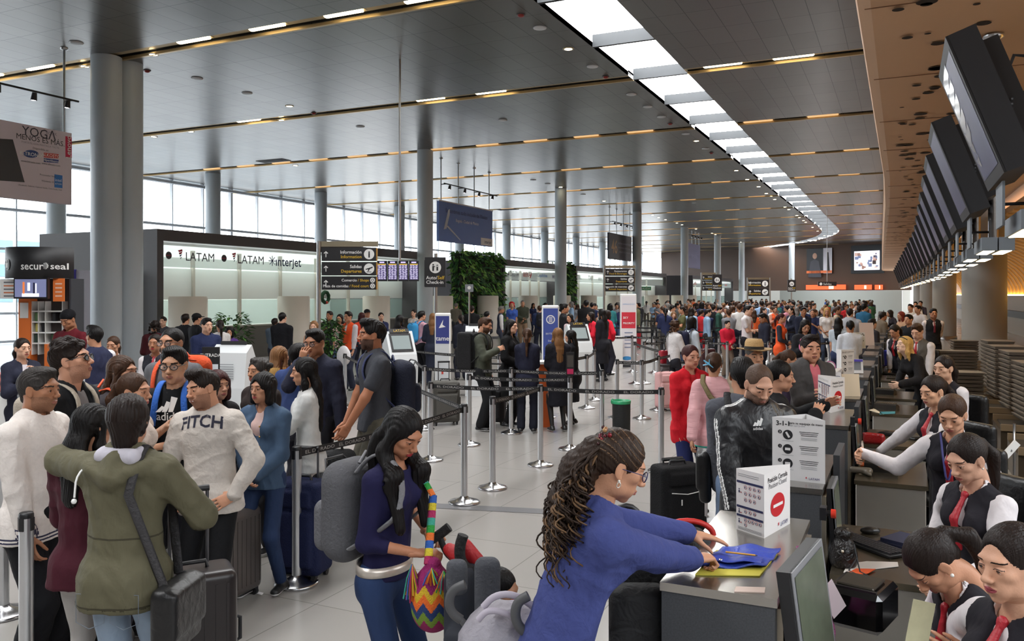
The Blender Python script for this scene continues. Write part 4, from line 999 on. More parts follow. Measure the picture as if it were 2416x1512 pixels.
def dr_mex(m, L, z0, z1, th):
	m.box((-th, -L/2, z0), (0, L/2, z1), mat((88, 116, 178), .5)); m.box((-th-.02, -L/2-.03, z1), (.02, L/2+.03, z1+.05), steel()); H = z1-z0; gr = mat((196, 204, 214), .4)
	c = vec((0, 0, z0+H/2)); m.text('Lo sentimos todo incluido de México', c+UP*H*.30, RY, UP, .27, mat((30, 36, 90), .5), lift=.005, bold=1); m.text('Bogotá - Ciudad de México', c+UP*H*.08, RY, UP, .2, m_wt, lift=.005, bold=1)
	m.flat([(-.75, -.15), (-.35, .75), (-.2, .80), (-.22, .55), (-.5, -.1)], c-RY*L*.28-UP*.2, RY, UP, gr, .006); m.flat([(-.5, -.05), (-.38, .0), (.75, -.55), (.78, -.62)], c-RY*L*.28-UP*.15, RY, UP, gr, .008)
	m.rect(c+RY*L*.38-UP*H*.38, RY, UP, L*.24, H*.2, m_wt, .006); m.text('interjet', c+RY*L*.40-UP*H*.38, RY, UP, .24, mat((30, 40, 80), .5), lift=.009, bold=1)
banner('hanging_banner', 'blue hanging banner with aircraft wing and Mexico lettering', -18.3, 1036, 1162, 4.45, 6.2, dr_mex, 4)
def dr_46(m, L, z0, z1, th):
	m.box((-th, -L/2, z0), (0, L/2, z1), mat((40, 42, 56), .5)); c = vec((0, 0, (z0+z1)/2)); gd = mat((176, 142, 96), .5)
	m.text('46', c-RY*L*.28, RY, UP, 1.35, gd, lift=.006, bold=1)
	for i, t in enumerate(('aerolíneas conectando Bogotá', 'con el mundo, desde el mejor', 'aeropuerto de Suramérica')): m.text(t, c+RY*L*.17+UP*(.3-.3*i), RY, UP, .24, mat((150, 150, 165), .5), lift=.006)
banner('hanging_banner', 'dark hanging banner with a large gold 46', -18.1, 1437, 1490, 4.55, 6.35, dr_46, 4)
def dr_v(m, L, z0, z1, th): m.box((-th, -L/2, z0), (0, L/2, z1), mat((112, 114, 156), .5)); m.text('Bienvenidos', (0, 0, (z0+z1)/2), RY, UP, .5, mat((150, 150, 190), .5), lift=.006)
banner('hanging_banner', 'far faded violet hanging banner beyond the 46 banner', -17.9, 1624, 1652, 4.6, 6.9, dr_v, 4)
# ---- signs on posts
def arrow(m, o, r, s, ang, mm):
	dr = r*math.cos(ang)+UP*math.sin(ang); pr = -r*math.sin(ang)+UP*math.cos(ang)
	P_ = [(-.5, -.07), (.25, -.07), (.05, -.30), (.2, -.36), (.5, 0), (.2, .36), (.05, .30), (.25, .07), (-.5, .07)]
	V = [o+dr*x*s+pr*y*s+np.cross(r, UP)*.004 for x, y in P_]; m.add(V, [(0, 1, 7, 8), (2, 3, 4, 7), (7, 4, 5, 6), (1, 2, 7)], mm)
def icon(m, o, r, s, kind):
	m.disc(o, r, UP, s, m_wt, .005, 28)
	if kind == 'i': m.text('i', o, r, UP, s*1.7, m_sign, lift=.009, bold=3)
	if kind == 'plane':
		m.flat([(-.75, -.1), (.6, .35), (.75, .3), (.6, .12), (.15, -.05), (-.1, -.5), (-.25, -.5), (-.15, -.12), (-.55, -.22)], o, r, UP, m_sign, .009, s); m.rect(o-UP*s*.62, r, UP, s*.9, s*.1, m_sign, .009)
	if kind == 'kiosk':
		m.disc(o-r*s*.35+UP*s*.45, r, UP, s*.14, m_sign, .009, 12); m.flat([(-.5, .25), (-.2, .25), (.05, .1), (-.2, .05), (-.22, -.6), (-.5, -.6)], o, r, UP, m_sign, .009, s); m.rect(o+r*s*.35-UP*s*.05, r, UP, s*.3, s*1.0, m_sign, .009); m.rect(o+r*s*.35+UP*s*.2, r, UP, s*.2, s*.2, m_wt, .012)
	if kind == 'food':
		for q in (-.25, .0, .25): m.rect(o+r*s*q, r, UP, s*.08, s*1.1, m_sign, .009)
	if kind == 'box': m.disc(o, r, UP, s*.6, m_sign, .009, 18); m.disc(o, r, UP, s*.4, m_wt, .012, 18)
def dir_sign(px, d, w_, z0, z1, rows, label, posts=(-1,), square=None, name='direction_sign'):
	q = vec(D(px, d, 0)); o = thing(name, label, 'sign', q, TH); r = vec((1, 0, 0)); n = len(rows); hh = (z1-z0)/n
	for s_ in posts:
		m = MB(); m.cyl((s_*(w_/2+.06), 0, 0), (s_*(w_/2+.06), 0, z1+.12), .045, steel((176, 176, 176), .35), n=12); m.build('post', o)
	m = MB(); m.box((-w_/2-.06, .03, z1+.01), (w_/2+.03, .09, z1+.12), steel((150, 140, 120), .4)); m.build('top_rail', o)
	for i, (es, en_, ic, ar) in enumerate(rows):
		zc = z1-hh*(i+.5); m = MB(); m.box((-w_/2, 0, zc-hh/2+.012), (w_/2, .12, zc+hh/2-.012), m_sign)
		m.box((w_/2, .02, zc-hh/2+.02), (w_/2+.012, .12, zc+hh/2-.02), mat((170, 120, 30), .5))
		c = vec((0, -.0, zc)); arrow(m, c-r*w_*.42, r, hh*.42, math.pi/2 if ar == 'u' else math.pi, m_wt)
		if len(ic) == 2:
			icon(m, c+r*(w_/2-hh*.24)+UP*hh*.2, r, hh*.17, 'box'); icon(m, c+r*(w_/2-hh*.24)-UP*hh*.2, r, hh*.17, 'box')
			for t, k in ((es, .2), (en_, -.2)):
				a, b = t.split('/'); _, _, wb = text_mesh(' / '+b, 1); m.text(' / '+b, c+r*(w_/2-hh*.5)+UP*hh*k, r, UP, hh*.26, m_yel, 'r', .004, 1); m.text(a, c+r*(w_/2-hh*.5-wb*hh*.26)+UP*hh*k, r, UP, hh*.26, m_wt, 'r', .004, 1)
		else:
			icon(m, c+r*(w_/2-hh*.48), r, hh*.36, ic[0])
			m.text(es, c+r*(w_/2-hh*1.0)+UP*hh*.15, r, UP, hh*.31, m_wt, 'r', .004, 1); m.text(en_, c+r*(w_/2-hh*1.0)-UP*hh*.17, r, UP, hh*.31, m_yel, 'r', .004, 1)
		m.build('sign_panel', o)
	return o
dir_sign(823, 17, 1.12, 2.19, 3.08, [('Información', 'Information', ['i'], 'u'), ('Salidas', 'Departures', ['plane'], 'u'), ('Comercio/Shops', 'Plaza de comidas/Food court', ['b', 'b'], 'u')], 'black three row direction sign starting with Información, on steel post')
dir_sign(1463, 34, 1.2, 2.22, 3.18, [('Restaurantes', 'Food & Beverages', ['food'], 'u'), ('Salidas', 'Departures', ['plane'], 'u'), ('Inspección de mascotas', 'Animals Inspection', ['plane'], 'l')], 'black three row direction sign starting with Restaurantes before the third booth')
dir_sign(1675, 44, .8, 2.3, 3.15, [('Salidas', 'Departures', ['plane'], 'u'), ('Embarque', 'Boarding', ['plane'], 'u'), ('Comercio', 'Shops', ['box'], 'u')], 'narrow three row direction sign paired with a far check-in sign')
dir_sign(1790, 52, 1.3, 2.0, 3.05, [('Información', 'Information', ['i'], 'u'), ('Salidas', 'Departures', ['plane'], 'u')], 'two row far direction sign before the brown end wall', posts=(-1, 1))
def check_sign(px, d, w_, z0, z1, label, icon_k='kiosk', lines=(('Auto/', 'Self'), ('Check-in', ''))):
	q = vec(D(px, d, 0)); o = thing('check_in_sign', label, 'sign', q, TH); r = vec((1, 0, 0)); h_ = z1-z0
	m = MB(); m.cyl((.0, .1, 0), (0, .1, z1+.1), .045, steel((176, 176, 176), .35), n=12); m.build('post', o)
	m = MB(); m.box((-w_/2, 0, z0), (w_/2, .06, z1), m_sign); icon(m, vec((0, 0, z0+h_*.66)), r, w_*.28, icon_k)
	for i, (a, b) in enumerate(lines):
		_, _, wa = text_mesh(a, 1); sz = w_*.23; p = vec((-w_*.44, 0, z0+h_*(.32-.15*i))); m.text(a, p, r, UP, sz, m_wt, 'l', .004, 1)
		if b: m.text(b, p+r*(wa+.03)*sz, r, UP, sz, m_yel, 'l', .004, 1)
	m.build('sign_panel', o); return o
check_sign(1027, 21, .53, 2.29, 3.05, 'black self check-in sign with white round icon on a tall post')
check_sign(1692, 43, .5, 2.3, 3.15, 'far black check-in sign overlapping the narrow direction sign')
check_sign(1868, 56, .55, 2.3, 3.1, 'far black check-in sign under the brown end wall')
o = thing('hanging_sign', 'far small black hanging sign over the end of the crowd', 'sign', D(1952, 58, 0), TH)
m = MB(); m.box((-.65, 0, 2.7), (.65, .1, 3.0), m_sign); m.disc((-.45, 0, 2.85), (1, 0, 0), UP, .1, m_wt); m.text('Salidas', (0, 0, 2.85), (1, 0, 0), UP, .22, m_wt); m.build('sign_panel', o)
m = MB(); m.cyl((0, .05, 3), (0, .05, CEIL), .02, steel(), n=6); m.build('rod', o)
o = thing('exit_sign', 'small green exit sign beyond the restaurants sign', 'sign', D(1523, 60, 0), TH)
m = MB(); m.box((-.4, 0, 2.42), (.4, .08, 2.68), mat((40, 140, 90), .4)); m.text('SALIDA', (0, 0, 2.55), (1, 0, 0), UP, .2, m_wt); m.build('sign_panel', o)
m = MB(); m.cyl((0, .05, 0), (0, .05, 2.42), .02, steel(), n=6); m.build('post', o)
o = thing('info_post', 'small grey notice on a thin post in front of the large green wall', 'sign', D(1107, 24, 0), TH)
m = MB(); m.cyl((0, .03, 0), (0, .03, 2.2), .025, steel(), n=8); m.build('post', o); m = MB(); m.box((-.12, 0, 2.18), (.12, .04, 2.4), mat((130, 134, 140), .5)); m.disc((0, 0, 2.3), (1, 0, 0), UP, .05, m_wt, .003); m.build('panel', o)
o = thing('departures_board', 'row of four lit departures screens beside the Información sign', 'screen', D(942, 21, 0), TH); rr = random.Random(8)
for i in range(4):
	x = -.56+.27*i+.12; m = MB(); m.box((x-.125, 0, 2.44), (x+.125, .08, 2.96), m_blk); m.rect((x, 0, 2.68), (1, 0, 0), UP, .22, .40, emis((66, 58, 96), .8), .003)
	m.rect((x, 0, 2.92), (1, 0, 0), UP, .12, .03, emis((170, 160, 255), 1.6), .005); m.rect((x, 0, 2.87), (1, 0, 0), UP, .2, .025, emis((180, 150, 60), 1), .005)
	for j in range(14):
		for q in (-.07, 0, .07): m.rect((x+q+rr.uniform(-.01, .01), 0, 2.84-.026*j), (1, 0, 0), UP, .05, .010, emis((210, 205, 230), 1), .006)
	m.build('screen', o)
m = MB(); m.cyl((.66, .04, 2.3), (.66, .04, 2.98), .03, m_blk, n=8); m.cyl((0, .1, 2.96), (0, .1, CEIL), .03, steel(), n=8); m.build('mount', o)
def totem(px, d, w_, h_, col, label, draw, ang=TH, th=.18, z0=0):
	o = thing('totem', label, 'sign', D(px, d, 0), ang)
	m = MB(); m.box((-w_/2, 0, z0+.05), (w_/2, th, h_), m_wt, bev=.02); m.build('frame', o); m = MB(); m.box((-w_*.43, -.004, z0+h_*.05), (w_*.43, 0, h_*.97), mat(col, .45)); draw(m, w_, h_); m.build('face_panel', o)
	m = MB(); m.box((-w_*.45, -.05, 0), (w_*.45, th+.05, .05), m_dark); m.build('foot', o); return o
R1 = vec((1, 0, 0))
def dr_tame(m, w_, h_):
	m.rect((0, -.004, h_*.80), R1, UP, w_*.86, h_*.33, mat((52, 62, 130), .45), .002); m.text('tame', (0, -.004, h_*.70), R1, UP, w_*.42, m_wt, lift=.006, bold=1)
	m.flat([(-.18, -.12), (.04, .30), (.0, .05), (.16, -.06)], (0, -.004, h_*.85), R1, UP, m_wt, .006, w_*1.3); m.flat([(-.02, -.05), (.02, -.05), (.02, .05), (-.02, .05)], (0, -.004, h_*.3), R1, UP, mat((190, 60, 50), .5), .006)
totem(1044, 17, .32, 1.72, (206, 210, 214), 'tall white standing sign with blue tame panel beside the check-in post', dr_tame)
def dr_sky(m, w_, h_):
	m.disc((0, -.004, h_*.86), R1, UP, w_*.26, m_wt, .004, ry=w_*.26); m.disc((0, -.004, h_*.86), R1, UP, w_*.20, mat((66, 84, 156), .45), .006)
	for k in range(4): m.rect((0, -.004, h_*.86+w_*(.12-.08*k)), R1, UP, w_*.22, w_*.04, m_wt, .008)
	for k, t in enumerate(('SKYTEAM', 'Delta', 'Air Europa', 'Aeromexico', 'KLM', 'Air France', 'Alitalia')): m.text(t, (0, -.004, h_*(.72-.07*k)), R1, UP, w_*.14, m_wt, lift=.005)
totem(1299, 15.5, .32, 1.9, (66, 84, 156), 'tall blue standing sign with round white emblem behind the suited women', dr_sky)
def dr_pri(m, w_, h_):
	m.rect((0, -.004, h_*.64), R1, UP, w_*.86, h_*.22, mat((204, 50, 66), .45), .002); m.text('SKY', (-w_*.35, -.004, h_*.675), R1, UP, w_*.19, m_wt, 'l', .006, 1); m.text('PRIORITY', (-w_*.35, -.004, h_*.60), R1, UP, w_*.17, m_wt, 'l', .006, 1)
	m.text('AIRFRANCE KLM', (0, -.004, h_*.86), R1, UP, w_*.10, mat((90, 150, 200), .5), lift=.005)
	for k in range(5): m.rect((0, -.004, h_*(.47-.05*k)), R1, UP, w_*.5, h_*.012, mat((120, 130, 160), .5), .005)
	m.disc((-.05, -.004, h_*.12), R1, UP, w_*.3, mat((60, 140, 200), .45), .005, ry=w_*.12)
totem(1483, 24, .47, 2.12, (226, 222, 226), 'white and red SKY PRIORITY standing sign in the queue area', dr_pri)
# ---- self check-in machines
def checkin_machine(px, d, ang, label, back=False):
	o = thing('check_in_machine', label, 'kiosk machine', D(px, d, 0), TH+math.radians(ang)); m = MB(); c = mat((222, 226, 228), .35)
	prof = [(-.02, 0), (.42, 0), (.42, .9), (.36, 1.35), (.22, 1.45), (-.02, 1.05), (-.08, .85)]
	m.prism(prof, 'x', -.25, .25, c); m.build('housing', o)
	m = MB(); n = unit(vec((0, -.4, .24))); c0 = vec((0, .10, 1.25)); u_ = unit(vec((0, .24, .40))); m.slab(c0+n*.012, R1, u_, .40, .36, .02, m_blk); m.rect(c0+n*.013, R1, u_, .33, .27, emis((120, 130, 130), .5), .003); m.build('screen', o)
	m = MB(); m.slab(vec((0, .20, 1.46))+n*.0, R1, u_, .36, .08, .03, m_blk); m.text('LATAM', vec((0, .20, 1.46)), R1, u_, .07, m_yel); m.build('header', o)
	m = MB(); m.box((-.13, -.05, .7), (.13, -.03, .80), m_blk)
	for k in range(7): m.box((-.1, .421, 1.02+.03*k), (.1, .424, 1.03+.03*k), mat((150, 154, 158), .5))
	m.build('slots', o); return o
checkin_machine(572, 11.0, 170, 'white check-in machine seen from behind beside the entrance board')
checkin_machine(951, 14.5, 28, 'white check-in machine with grey screen left of the pink shirted man')
checkin_machine(1128, 17.5, 180, 'white check-in machine behind the bearded backpack man')
checkin_machine(1372, 18, 20, 'white check-in machine behind the dark long haired women')
o = thing('notice_board', 'small black framed ENTRADA notice board on a stand', 'sign', D(497, 8.2, 0), TH)
m = MB(); m.box((-.085, 0, 1.28), (.085, .02, 1.58), m_blk); m.rect((0, 0, 1.36), R1, UP, .15, .10, mat((214, 220, 226), .5), .002); m.text('ENTRADA', (0, 0, 1.50), R1, UP, .045, m_wt, lift=.004, bold=1); m.build('panel', o)
m = MB(); m.cyl((0, .03, 0), (0, .03, 1.3), .02, m_blk, n=8); m.lathe([(.16, 0), (.16, .015), (.03, .03)], m_blk, (0, .03, 0), 16); m.build('stand', o)
# ---- luggage wrapping stand at the left
X0 = D(105, 12.5, 0)
o = thing('wrapping_kiosk', 'orange luggage wrapping stand under curved black sign', 'kiosk', X0, TH); o.scale = (.5, .62, 1); bpy.context.view_layer.update()
mo = mat((226, 118, 52), .5)
m = MB(); arc_ = [(-1.05*math.cos(t)*1.0, -.75*math.sin(t)) for t in [math.pi*(.08+.84*i/20) for i in range(21)]]
V = [(x, y, z) for z in (2.34, 2.80) for x, y in arc_]+[(x*.93, y*.9, z) for z in (2.34, 2.80) for x, y in arc_]; n = 21
F = [(i, i+1, n+i+1, n+i) for i in range(20)]+[(2*n+i+1, 2*n+i, 3*n+i, 3*n+i+1) for i in range(20)]+[(i, 2*n+i, 2*n+i+1, i+1) for i in range(20)]+[(n+i, n+i+1, 3*n+i+1, 3*n+i) for i in range(20)]
m.add(V, F, m_blk, True); hs_ = m.build('curved_header', o)
def curve_text(t, x0, size, z, mm, parent, name):
	V, F, wd = text_mesh(t, 1); P_ = []
	for x, y in V:
		X = x0+(x)*size; X = max(-1.03, min(1.03, X)); P_.append((X, -.75*math.sin(math.acos(max(-1, min(1, -X/1.05))))-.006, z+(y-.35)*size*.55))
	k = MB(); k.add(P_, F, mm); return k.build(name, parent), wd*size
_, w1 = curve_text('secur', -.17, .28, 2.52, m_wt, hs_, 'lettering'); curve_text('seal', .60, .24, 2.52, m_wt, hs_, 'lettering')
m = MB()
for j in range(12): m.tube([(.49, -.675, 2.52), (.49+.095*math.cos(j*.5236), -.67, 2.52+.05*math.sin(j*.5236))], .009, m_wt, 4)
m.disc((.49, -.68, 2.52), R1, UP, .06, mat((150, 150, 150), .4), .005, ry=.03); m.disc((-.68, -.585, 2.54), unit((1, -.5, 0)), UP, .12, m_wt, .01, ry=.085); m.disc((-.68, -.585, 2.54), unit((1, -.5, 0)), UP, .105, m_blk, .014, ry=.075)
m.rect((-.68, -.585, 2.53), unit((1, -.5, 0)), UP, .11, .07, m_wt, .018); m.rect((-.68, -.585, 2.59), unit((1, -.5, 0)), UP, .05, .04, m_wt, .018); m.build('emblem', hs_)
m = MB(); m.box((-.60, -.25, 0), (-.25, .05, 2.34), mo); m.box((.17, -.25, 0), (.70, .05, 1.36), mo); m.box((-.60, .05, 0), (.95, .12, 2.34), mat((60, 50, 48), .6)); m.box((.95, -.3, 0), (1.0, .3, 2.34), m_dark); m.build('body', o)
m = MB()
for z in (1.36, 1.52, 1.68, 1.84): m.box((-.24, -.2, z), (.68, .05, z+.02), m_wt)
for x in (-.25, -.06, .15, .66): m.box((x, -.2, 1.2), (x+.02, .05, 2.0), m_wt)
m.build('shelving', o)
for i, (x, z, cc) in enumerate(((-.2, 1.39, (40, 60, 50)), (-.16, 1.55, (180, 170, 90)), (.02, 1.55, (30, 30, 34)), (-.18, 1.71, (90, 120, 80)), (.32, 1.39, (60, 90, 60)), (.35, 1.71, (36, 36, 40)))):
	m = MB(); m.box((-.05, -.08, 0), (.05, .06, .13), mat(cc, .5), bev=.01); b_ = m.build('supply_box'); b_.matrix_world = o.matrix_basis @ Matrix.Translation((x+.03, -.06, z-.01)); tag(b_, ('dark green box low on the wrapping stand shelves', 'yellowish box on a middle wrapping stand shelf', 'black box on a middle wrapping stand shelf', 'sage green box high on the wrapping stand shelves', 'green box low on the right of the wrapping shelves', 'black box high on the wrapping stand shelves')[i], 'box')
m = MB(); m.box((-.41, -.70, 2.04), (.58, -.60, 2.35), m_blk); sc_ = (.085, -.70, 2.195); m.rect(sc_, R1, UP, .92, .26, emis((96, 100, 130), 1.0), .003)
for (x, z, a, b, cc) in ((-.2, .0, .06, .18, (200, 110, 60)), (-.05, .02, .08, .12, (220, 224, 240)), (.1, .0, .05, .16, (30, 30, 50)), (.16, .0, .04, .14, (220, 220, 230)), (0, -.1, .5, .05, (230, 230, 240))): m.rect((sc_[0]+x, sc_[1], sc_[2]+z), R1, UP, a, b, emis(cc, .9), .006)
m.build('monitor', o)
m = MB(); m.box((-.96, -.5, 2.04), (-.44, -.45, 2.33), m_wt)
for k in range(5): m.rect((-.70, -.5, 2.28-.05*k), R1, UP, .3, .02, mat((216, 130, 90), .5) if k % 2 else mat((120, 120, 124), .5), .003)
m.box((-.55, -.27, 1.75), (-.3, -.255, 1.98), m_wt); m.build('price_board', o)
m = MB(); m.box((.60, -.5, 2.0), (.93, -.47, 2.34), mo)
for k in range(4): m.rect((.77, -.5, 2.26-.06*k), R1, UP, .2, .02, mat((240, 200, 180), .5), .003)
m.build('orange_poster', o)
o = thing('lightbox', 'tall pale blank advertising lightbox with violet edge beside the wrapping stand', 'display', D(212, 23, 0), TH)
m = MB(); m.box((-.38, 0, 0), (.62, .3, 2.78), mat((214, 208, 216), .5)); m.build('cabinet', o)
m = MB(); m.box((-.43, -.03, 1.75), (-.38, .02, 2.8), mat((70, 60, 150), .4)); m.box((-.43, -.03, 0), (-.38, .02, 1.73), m_wt); m.build('edge_strip', o)
o = thing('service_desk', 'white and blue service desk at the left edge behind the queue', 'desk', D(-30, 8.8, 0), TH)
m = MB(); m.box((-.5, 0, .45), (.33, .5, 1.05), m_wt); m.build('white_panel', o); m = MB(); m.box((-.5, -.01, 0), (.33, .5, .45), mat((40, 60, 130), .5)); m.build('blue_panel', o)
m = MB(); m.box((-.3, .1, 1.05), (.25, .4, 1.24), mat((200, 120, 110), .6)); b_ = m.build('wrapped_bundle'); b_.matrix_world = o.matrix_basis; tag(b_, 'reddish wrapped bundle lying on the blue and white desk', 'parcel')
def potted(px, d, label, h=1.5, r_=.35):
	o = thing('potted_plant', label, 'plant', D(px, d, 0)); m = MB(); m.lathe([(.14, 0), (.19, .75), (.17, .75), (.12, .7), (.0001, .7)], steel((170, 172, 172), .3), n=20, cap=False); m.build('planter', o)
	leafy(o, 420, r_, r_, (h-.75)/2, (0, 0, .75+(h-.75)/2), ((52, 92, 44), (74, 118, 50), (36, 70, 38)), int(px), .15)
potted(781, 17.5, 'bushy green plant in tall steel planter under the Información sign', 1.55, .22)
potted(545, 19, 'spiky dark plant behind the people at the first booth', 1.65, .45)
potted(1120, 30, 'leafy plant standing before the large green wall', 1.4, .5)
o = thing('litter_bin', 'black mesh litter bin with green bag rim in the queue area', 'bin', G(1466, 1032))
m = MB(); m.lathe([(.13, 0), (.135, .53), (.128, .53), (.12, .02), (.0001, .02)], mat((18, 20, 20), .45, .3, bump=(160, 1)), n=28, cap=False); m.build('basket', o)
m = MB(); m.lathe([(.137, .50), (.142, .545), (.13, .55), (.125, .50)], mat((40, 150, 100), .4), n=28, cap=False); m.ball((-.135, 0, .52), (.03, .03, .045), mat((40, 150, 100), .4), 8); m.build('bag_rim', o)
# ---- queue posts and belts
POST = {}
m = MB(); m.lathe([(.155, 0), (.162, .012), (.15, .022), (.10, .035), (.05, .055), (.036, .07)], steel((200, 200, 202), .22), n=32, cap=False); me_base = m.mesh('base')
m = MB(); m.lathe([(.034, .05), (.034, .978)], mat((205, 206, 208), .30, .85), n=20, cap=False); me_post = m.mesh('tube')
m = MB(); m.lathe([(.0345, .972), (.0345, .99), (.031, .999), (.0001, 1.0)], m_blk, n=20, cap=False); m.box((-.038, -.012, .91), (.038, .012, .975), m_blk); m.box((-.012, -.038, .91), (.012, .038, .975), m_blk); me_cap = m.mesh('belt_head')
def post(key, px, base=None, top=None, label='', d=None, rz=0.0):
	if d is None: d = 2.1*1950/(base-695) if base else 1.1*1950/(top-695)
	q = D(px, d, 0); o = thing('queue_post', label, 'stanchion', q, rz)
	mk('base', me_base, o); mk('tube', me_post, o); mk('belt_head', me_cap, o); POST[key] = q; return o
post('a', 1095, 1186, label='brushed steel queue post nearest the stroller woman, joining two belts')
post('b', 1162, 1152, label='brushed steel queue post just behind the stroller woman\'s nearest one')
post('c', 1275, 1098, label='brushed steel queue post left of the suited women\'s belt corner')
post('d', 1345, 1060, label='steel queue post carrying a small black framed notice')
post('e', 1107, 1050, label='steel queue post below the bearded man\'s black backpack')
post('f', 1016, 1086, label='steel queue post right of the grey T-shirt man, standing clear')
post('g', 1206, 1022, label='steel queue post in front of the long haired woman in black')
post('h', 700, 1378, label='large near queue post in front of the denim jacket woman\'s blue suitcase')
post('i', 1001, 1013, label='steel queue post behind the one right of the grey T-shirt man')
post('j', 814, 960, label='steel queue post between praying-hands man and grey T-shirt man')
post('k', 972, None, 835, 'steel queue post behind the grey T-shirt man\'s rucksack')
post('l', 62, None, 1208, 'tall near queue post in front of the white sweater man', rz=.3)
post('m', 8, 1450, label='queue post cut by the picture edge behind the white sweater man')
post('n', 1420, 1032, label='steel queue post just left of the black mesh bin')
post('o', 1560, 1112, label='steel queue post beside the red jacketed woman, end of the long belt')
post('p', 1514, 988, label='steel queue post between black bin and red jacketed woman')
post('q', 1553, 968, label='steel queue post behind the belt corner left of the red jacket')
post('r', 1402, 944, label='thin queue post in the third row behind the bin')
post('s', 1384, 963, label='steel queue post right of the suited women, third row')
post('t', 1498, 906, label='steel queue post in the fourth row behind the bin')
post('u', 1456, 985, label='steel queue post directly behind the bin')
post('v', 1591, 950, label='steel queue post right behind the belt corner by the red jacket')
post('w', 940, 930, label='steel queue post left of the blue rucksack man')
post('x', 1178, 965, label='steel queue post behind the bearded man and the black haired woman')
post('y', 1290, 985, label='steel queue post behind the orange podium')
post('z', 545, None, 855, 'queue post by the entrance notice board')
rows = [(1520, 2010, 905, 11, 'fifth'), (1440, 1850, 880, 9, 'sixth'), (1500, 1900, 856, 10, 'seventh'), (1340, 1820, 838, 10, 'eighth'), (1560, 1860, 822, 8, 'ninth'), (1480, 1800, 808, 8, 'tenth')]
RK = []
for ri, (xa, xb, by, n, nm) in enumerate(rows):
	ks = []
	for i in range(n):
		px = xa+(xb-xa)*i/(n-1); d = 2.1*1950/(by-695)+(.25 if i % 2 else 0)
		key = 'R%d_%d' % (ri, i); post(key, px, d=d, label='thin steel queue post in the %s queue row, %s one from the window side' % (nm, ordn[i])); ks.append(key)
	RK.append(ks)
m_belt = mat((22, 22, 25), .7); m_blet = mat((150, 148, 146), .6)
def belt(a, b, label, z=.945, txt=True):
	A, B = vec(POST[a])+UP*z, vec(POST[b])+UP*z; L = np.linalg.norm(B-A); r = (B-A)/L
	o = thing('queue_belt', label, 'belt', (A+B)/2); c = (A+B)/2; n = np.cross(r, UP); m = MB(); N = 8
	P_ = [A-c+(B-A)*i/N-UP*(.025*math.sin(math.pi*i/N)*min(1, L/2)) for i in range(N+1)]
	for s_ in (1,):
		V = [p+UP*q+n*t for p in P_ for q, t in ((-.026, .0015), (.026, .0015), (.026, -.0015), (-.026, -.0015))]
		F = []
		for i in range(N):
			for j in range(4): F.append((i*4+j, i*4+(j+1) % 4, i*4+4+(j+1) % 4, i*4+4+j))
		m.add(V, F, m_belt)
	m.build('webbing', o)
	if txt:
		tn = vec(c)*-1; tn[2] = 0
		if np.dot(n, tn) < 0: r2, n2 = -r, -n
		else: r2, n2 = r, n
		m = MB(); k = max(1, int(L/.38)); V, F, wd = text_mesh('EL DORADO', 1)
		for i in range(k):
			t = (i+.5)/k*2-1; x0 = t*L/2*.95; sg = 1 if np.dot(r2, r) > 0 else -1
			pts = []
			for x, y in V:
				X = x0+(x-wd/2)*.042*1.5; f_ = (X*sg)/L+.5; zz = -.025*math.sin(math.pi*min(1, max(0, f_)))*min(1, L/2); pts.append(r2*X+UP*((y-.35)*.036+zz)+n2*.003)
			m.add(pts, F, m_blet)
		m.build('lettering', o)
	return o
B_ = [('h', 'a', 'black lettered belt running to the near post beside the stroller woman'), ('b', 'c', 'short black lettered belt between the two posts right of the stroller woman'), ('c', 'o', 'long black lettered belt from the suited women to the red jacket'),
	  ('f', 'c', 'long black lettered belt passing below the bearded man\'s backpack'), ('e', 'd', 'black lettered belt crossing behind the notice post'), ('j', 'a', 'black lettered belt passing behind the stroller woman\'s head'), ('i', 'g', 'black lettered belt at the feet of the suited group, upper one'),
	  ('g', 'n', 'black lettered belt between the long haired woman and the bin'), ('p', 'q', 'short black belt angled left of the red jacket'), ('s', 'r', 'short black belt behind the suited women'), ('q', 'v', 'short black belt ending behind the red jacket'), ('k', 'i', 'black lettered belt right of the rucksack, rear one'),
	  ('w', 'x', 'black lettered belt behind the bearded man'), ('x', 'y', 'black lettered belt behind the black haired woman'), ('u', 'p', 'black belt behind the black mesh bin'), ('m', 'l', 'black lettered belt at the left picture edge'), ('y', 's', 'black belt right of the suited women'), ('t', 'v', 'black belt far behind the bin')]
for a, b, l in B_: belt(a, b, l)
for ri, ks in enumerate(RK):
	for i in range(len(ks)-1):
		if ri % 2 == 0 and i == 4: continue
		belt(ks[i], ks[i+1], 'thin black belt in the %s queue row, %s span from the window side' % (rows[ri][4], ordn[i]), txt=ri < 2)
for i in range(5): belt(RK[i][1+i], RK[i+1][i+2], 'angled belt linking the %s and %s queue rows' % (rows[i][4], rows[i+1][4]), txt=False)
q = POST['d']; o = thing('post_notice', 'small black framed notice with pink foot mounted on a queue post', 'sign', q, TH)
m = MB(); m.box((-.055, -.03, 1.0), (.055, -.01, 1.32), m_blk); m.rect((0, -.03, 1.2), R1, UP, .085, .16, mat((70, 66, 62), .5), .002); m.rect((0, -.03, 1.06), R1, UP, .085, .07, mat((190, 40, 90), .5), .003); m.build('panel', o)
o = thing('podium', 'orange standing podium behind the women in dark suits', 'podium', G(1286, 1008), TH)
m = MB(); m.prism([(-.11, 0), (.13, 0), (.10, 1.0), (-.09, 1.0)], 'y', 0, .3, mat((222, 104, 44), .45)); m.build('body', o); m = MB(); m.box((-.2, -.05, 1.0), (.2, .35, 1.04), m_wt); m.build('top', o)
o = thing('bag_drop_counter', 'white and blue bag counter behind the check-in machines', 'counter', D(1395, 23.6, 0), TH)
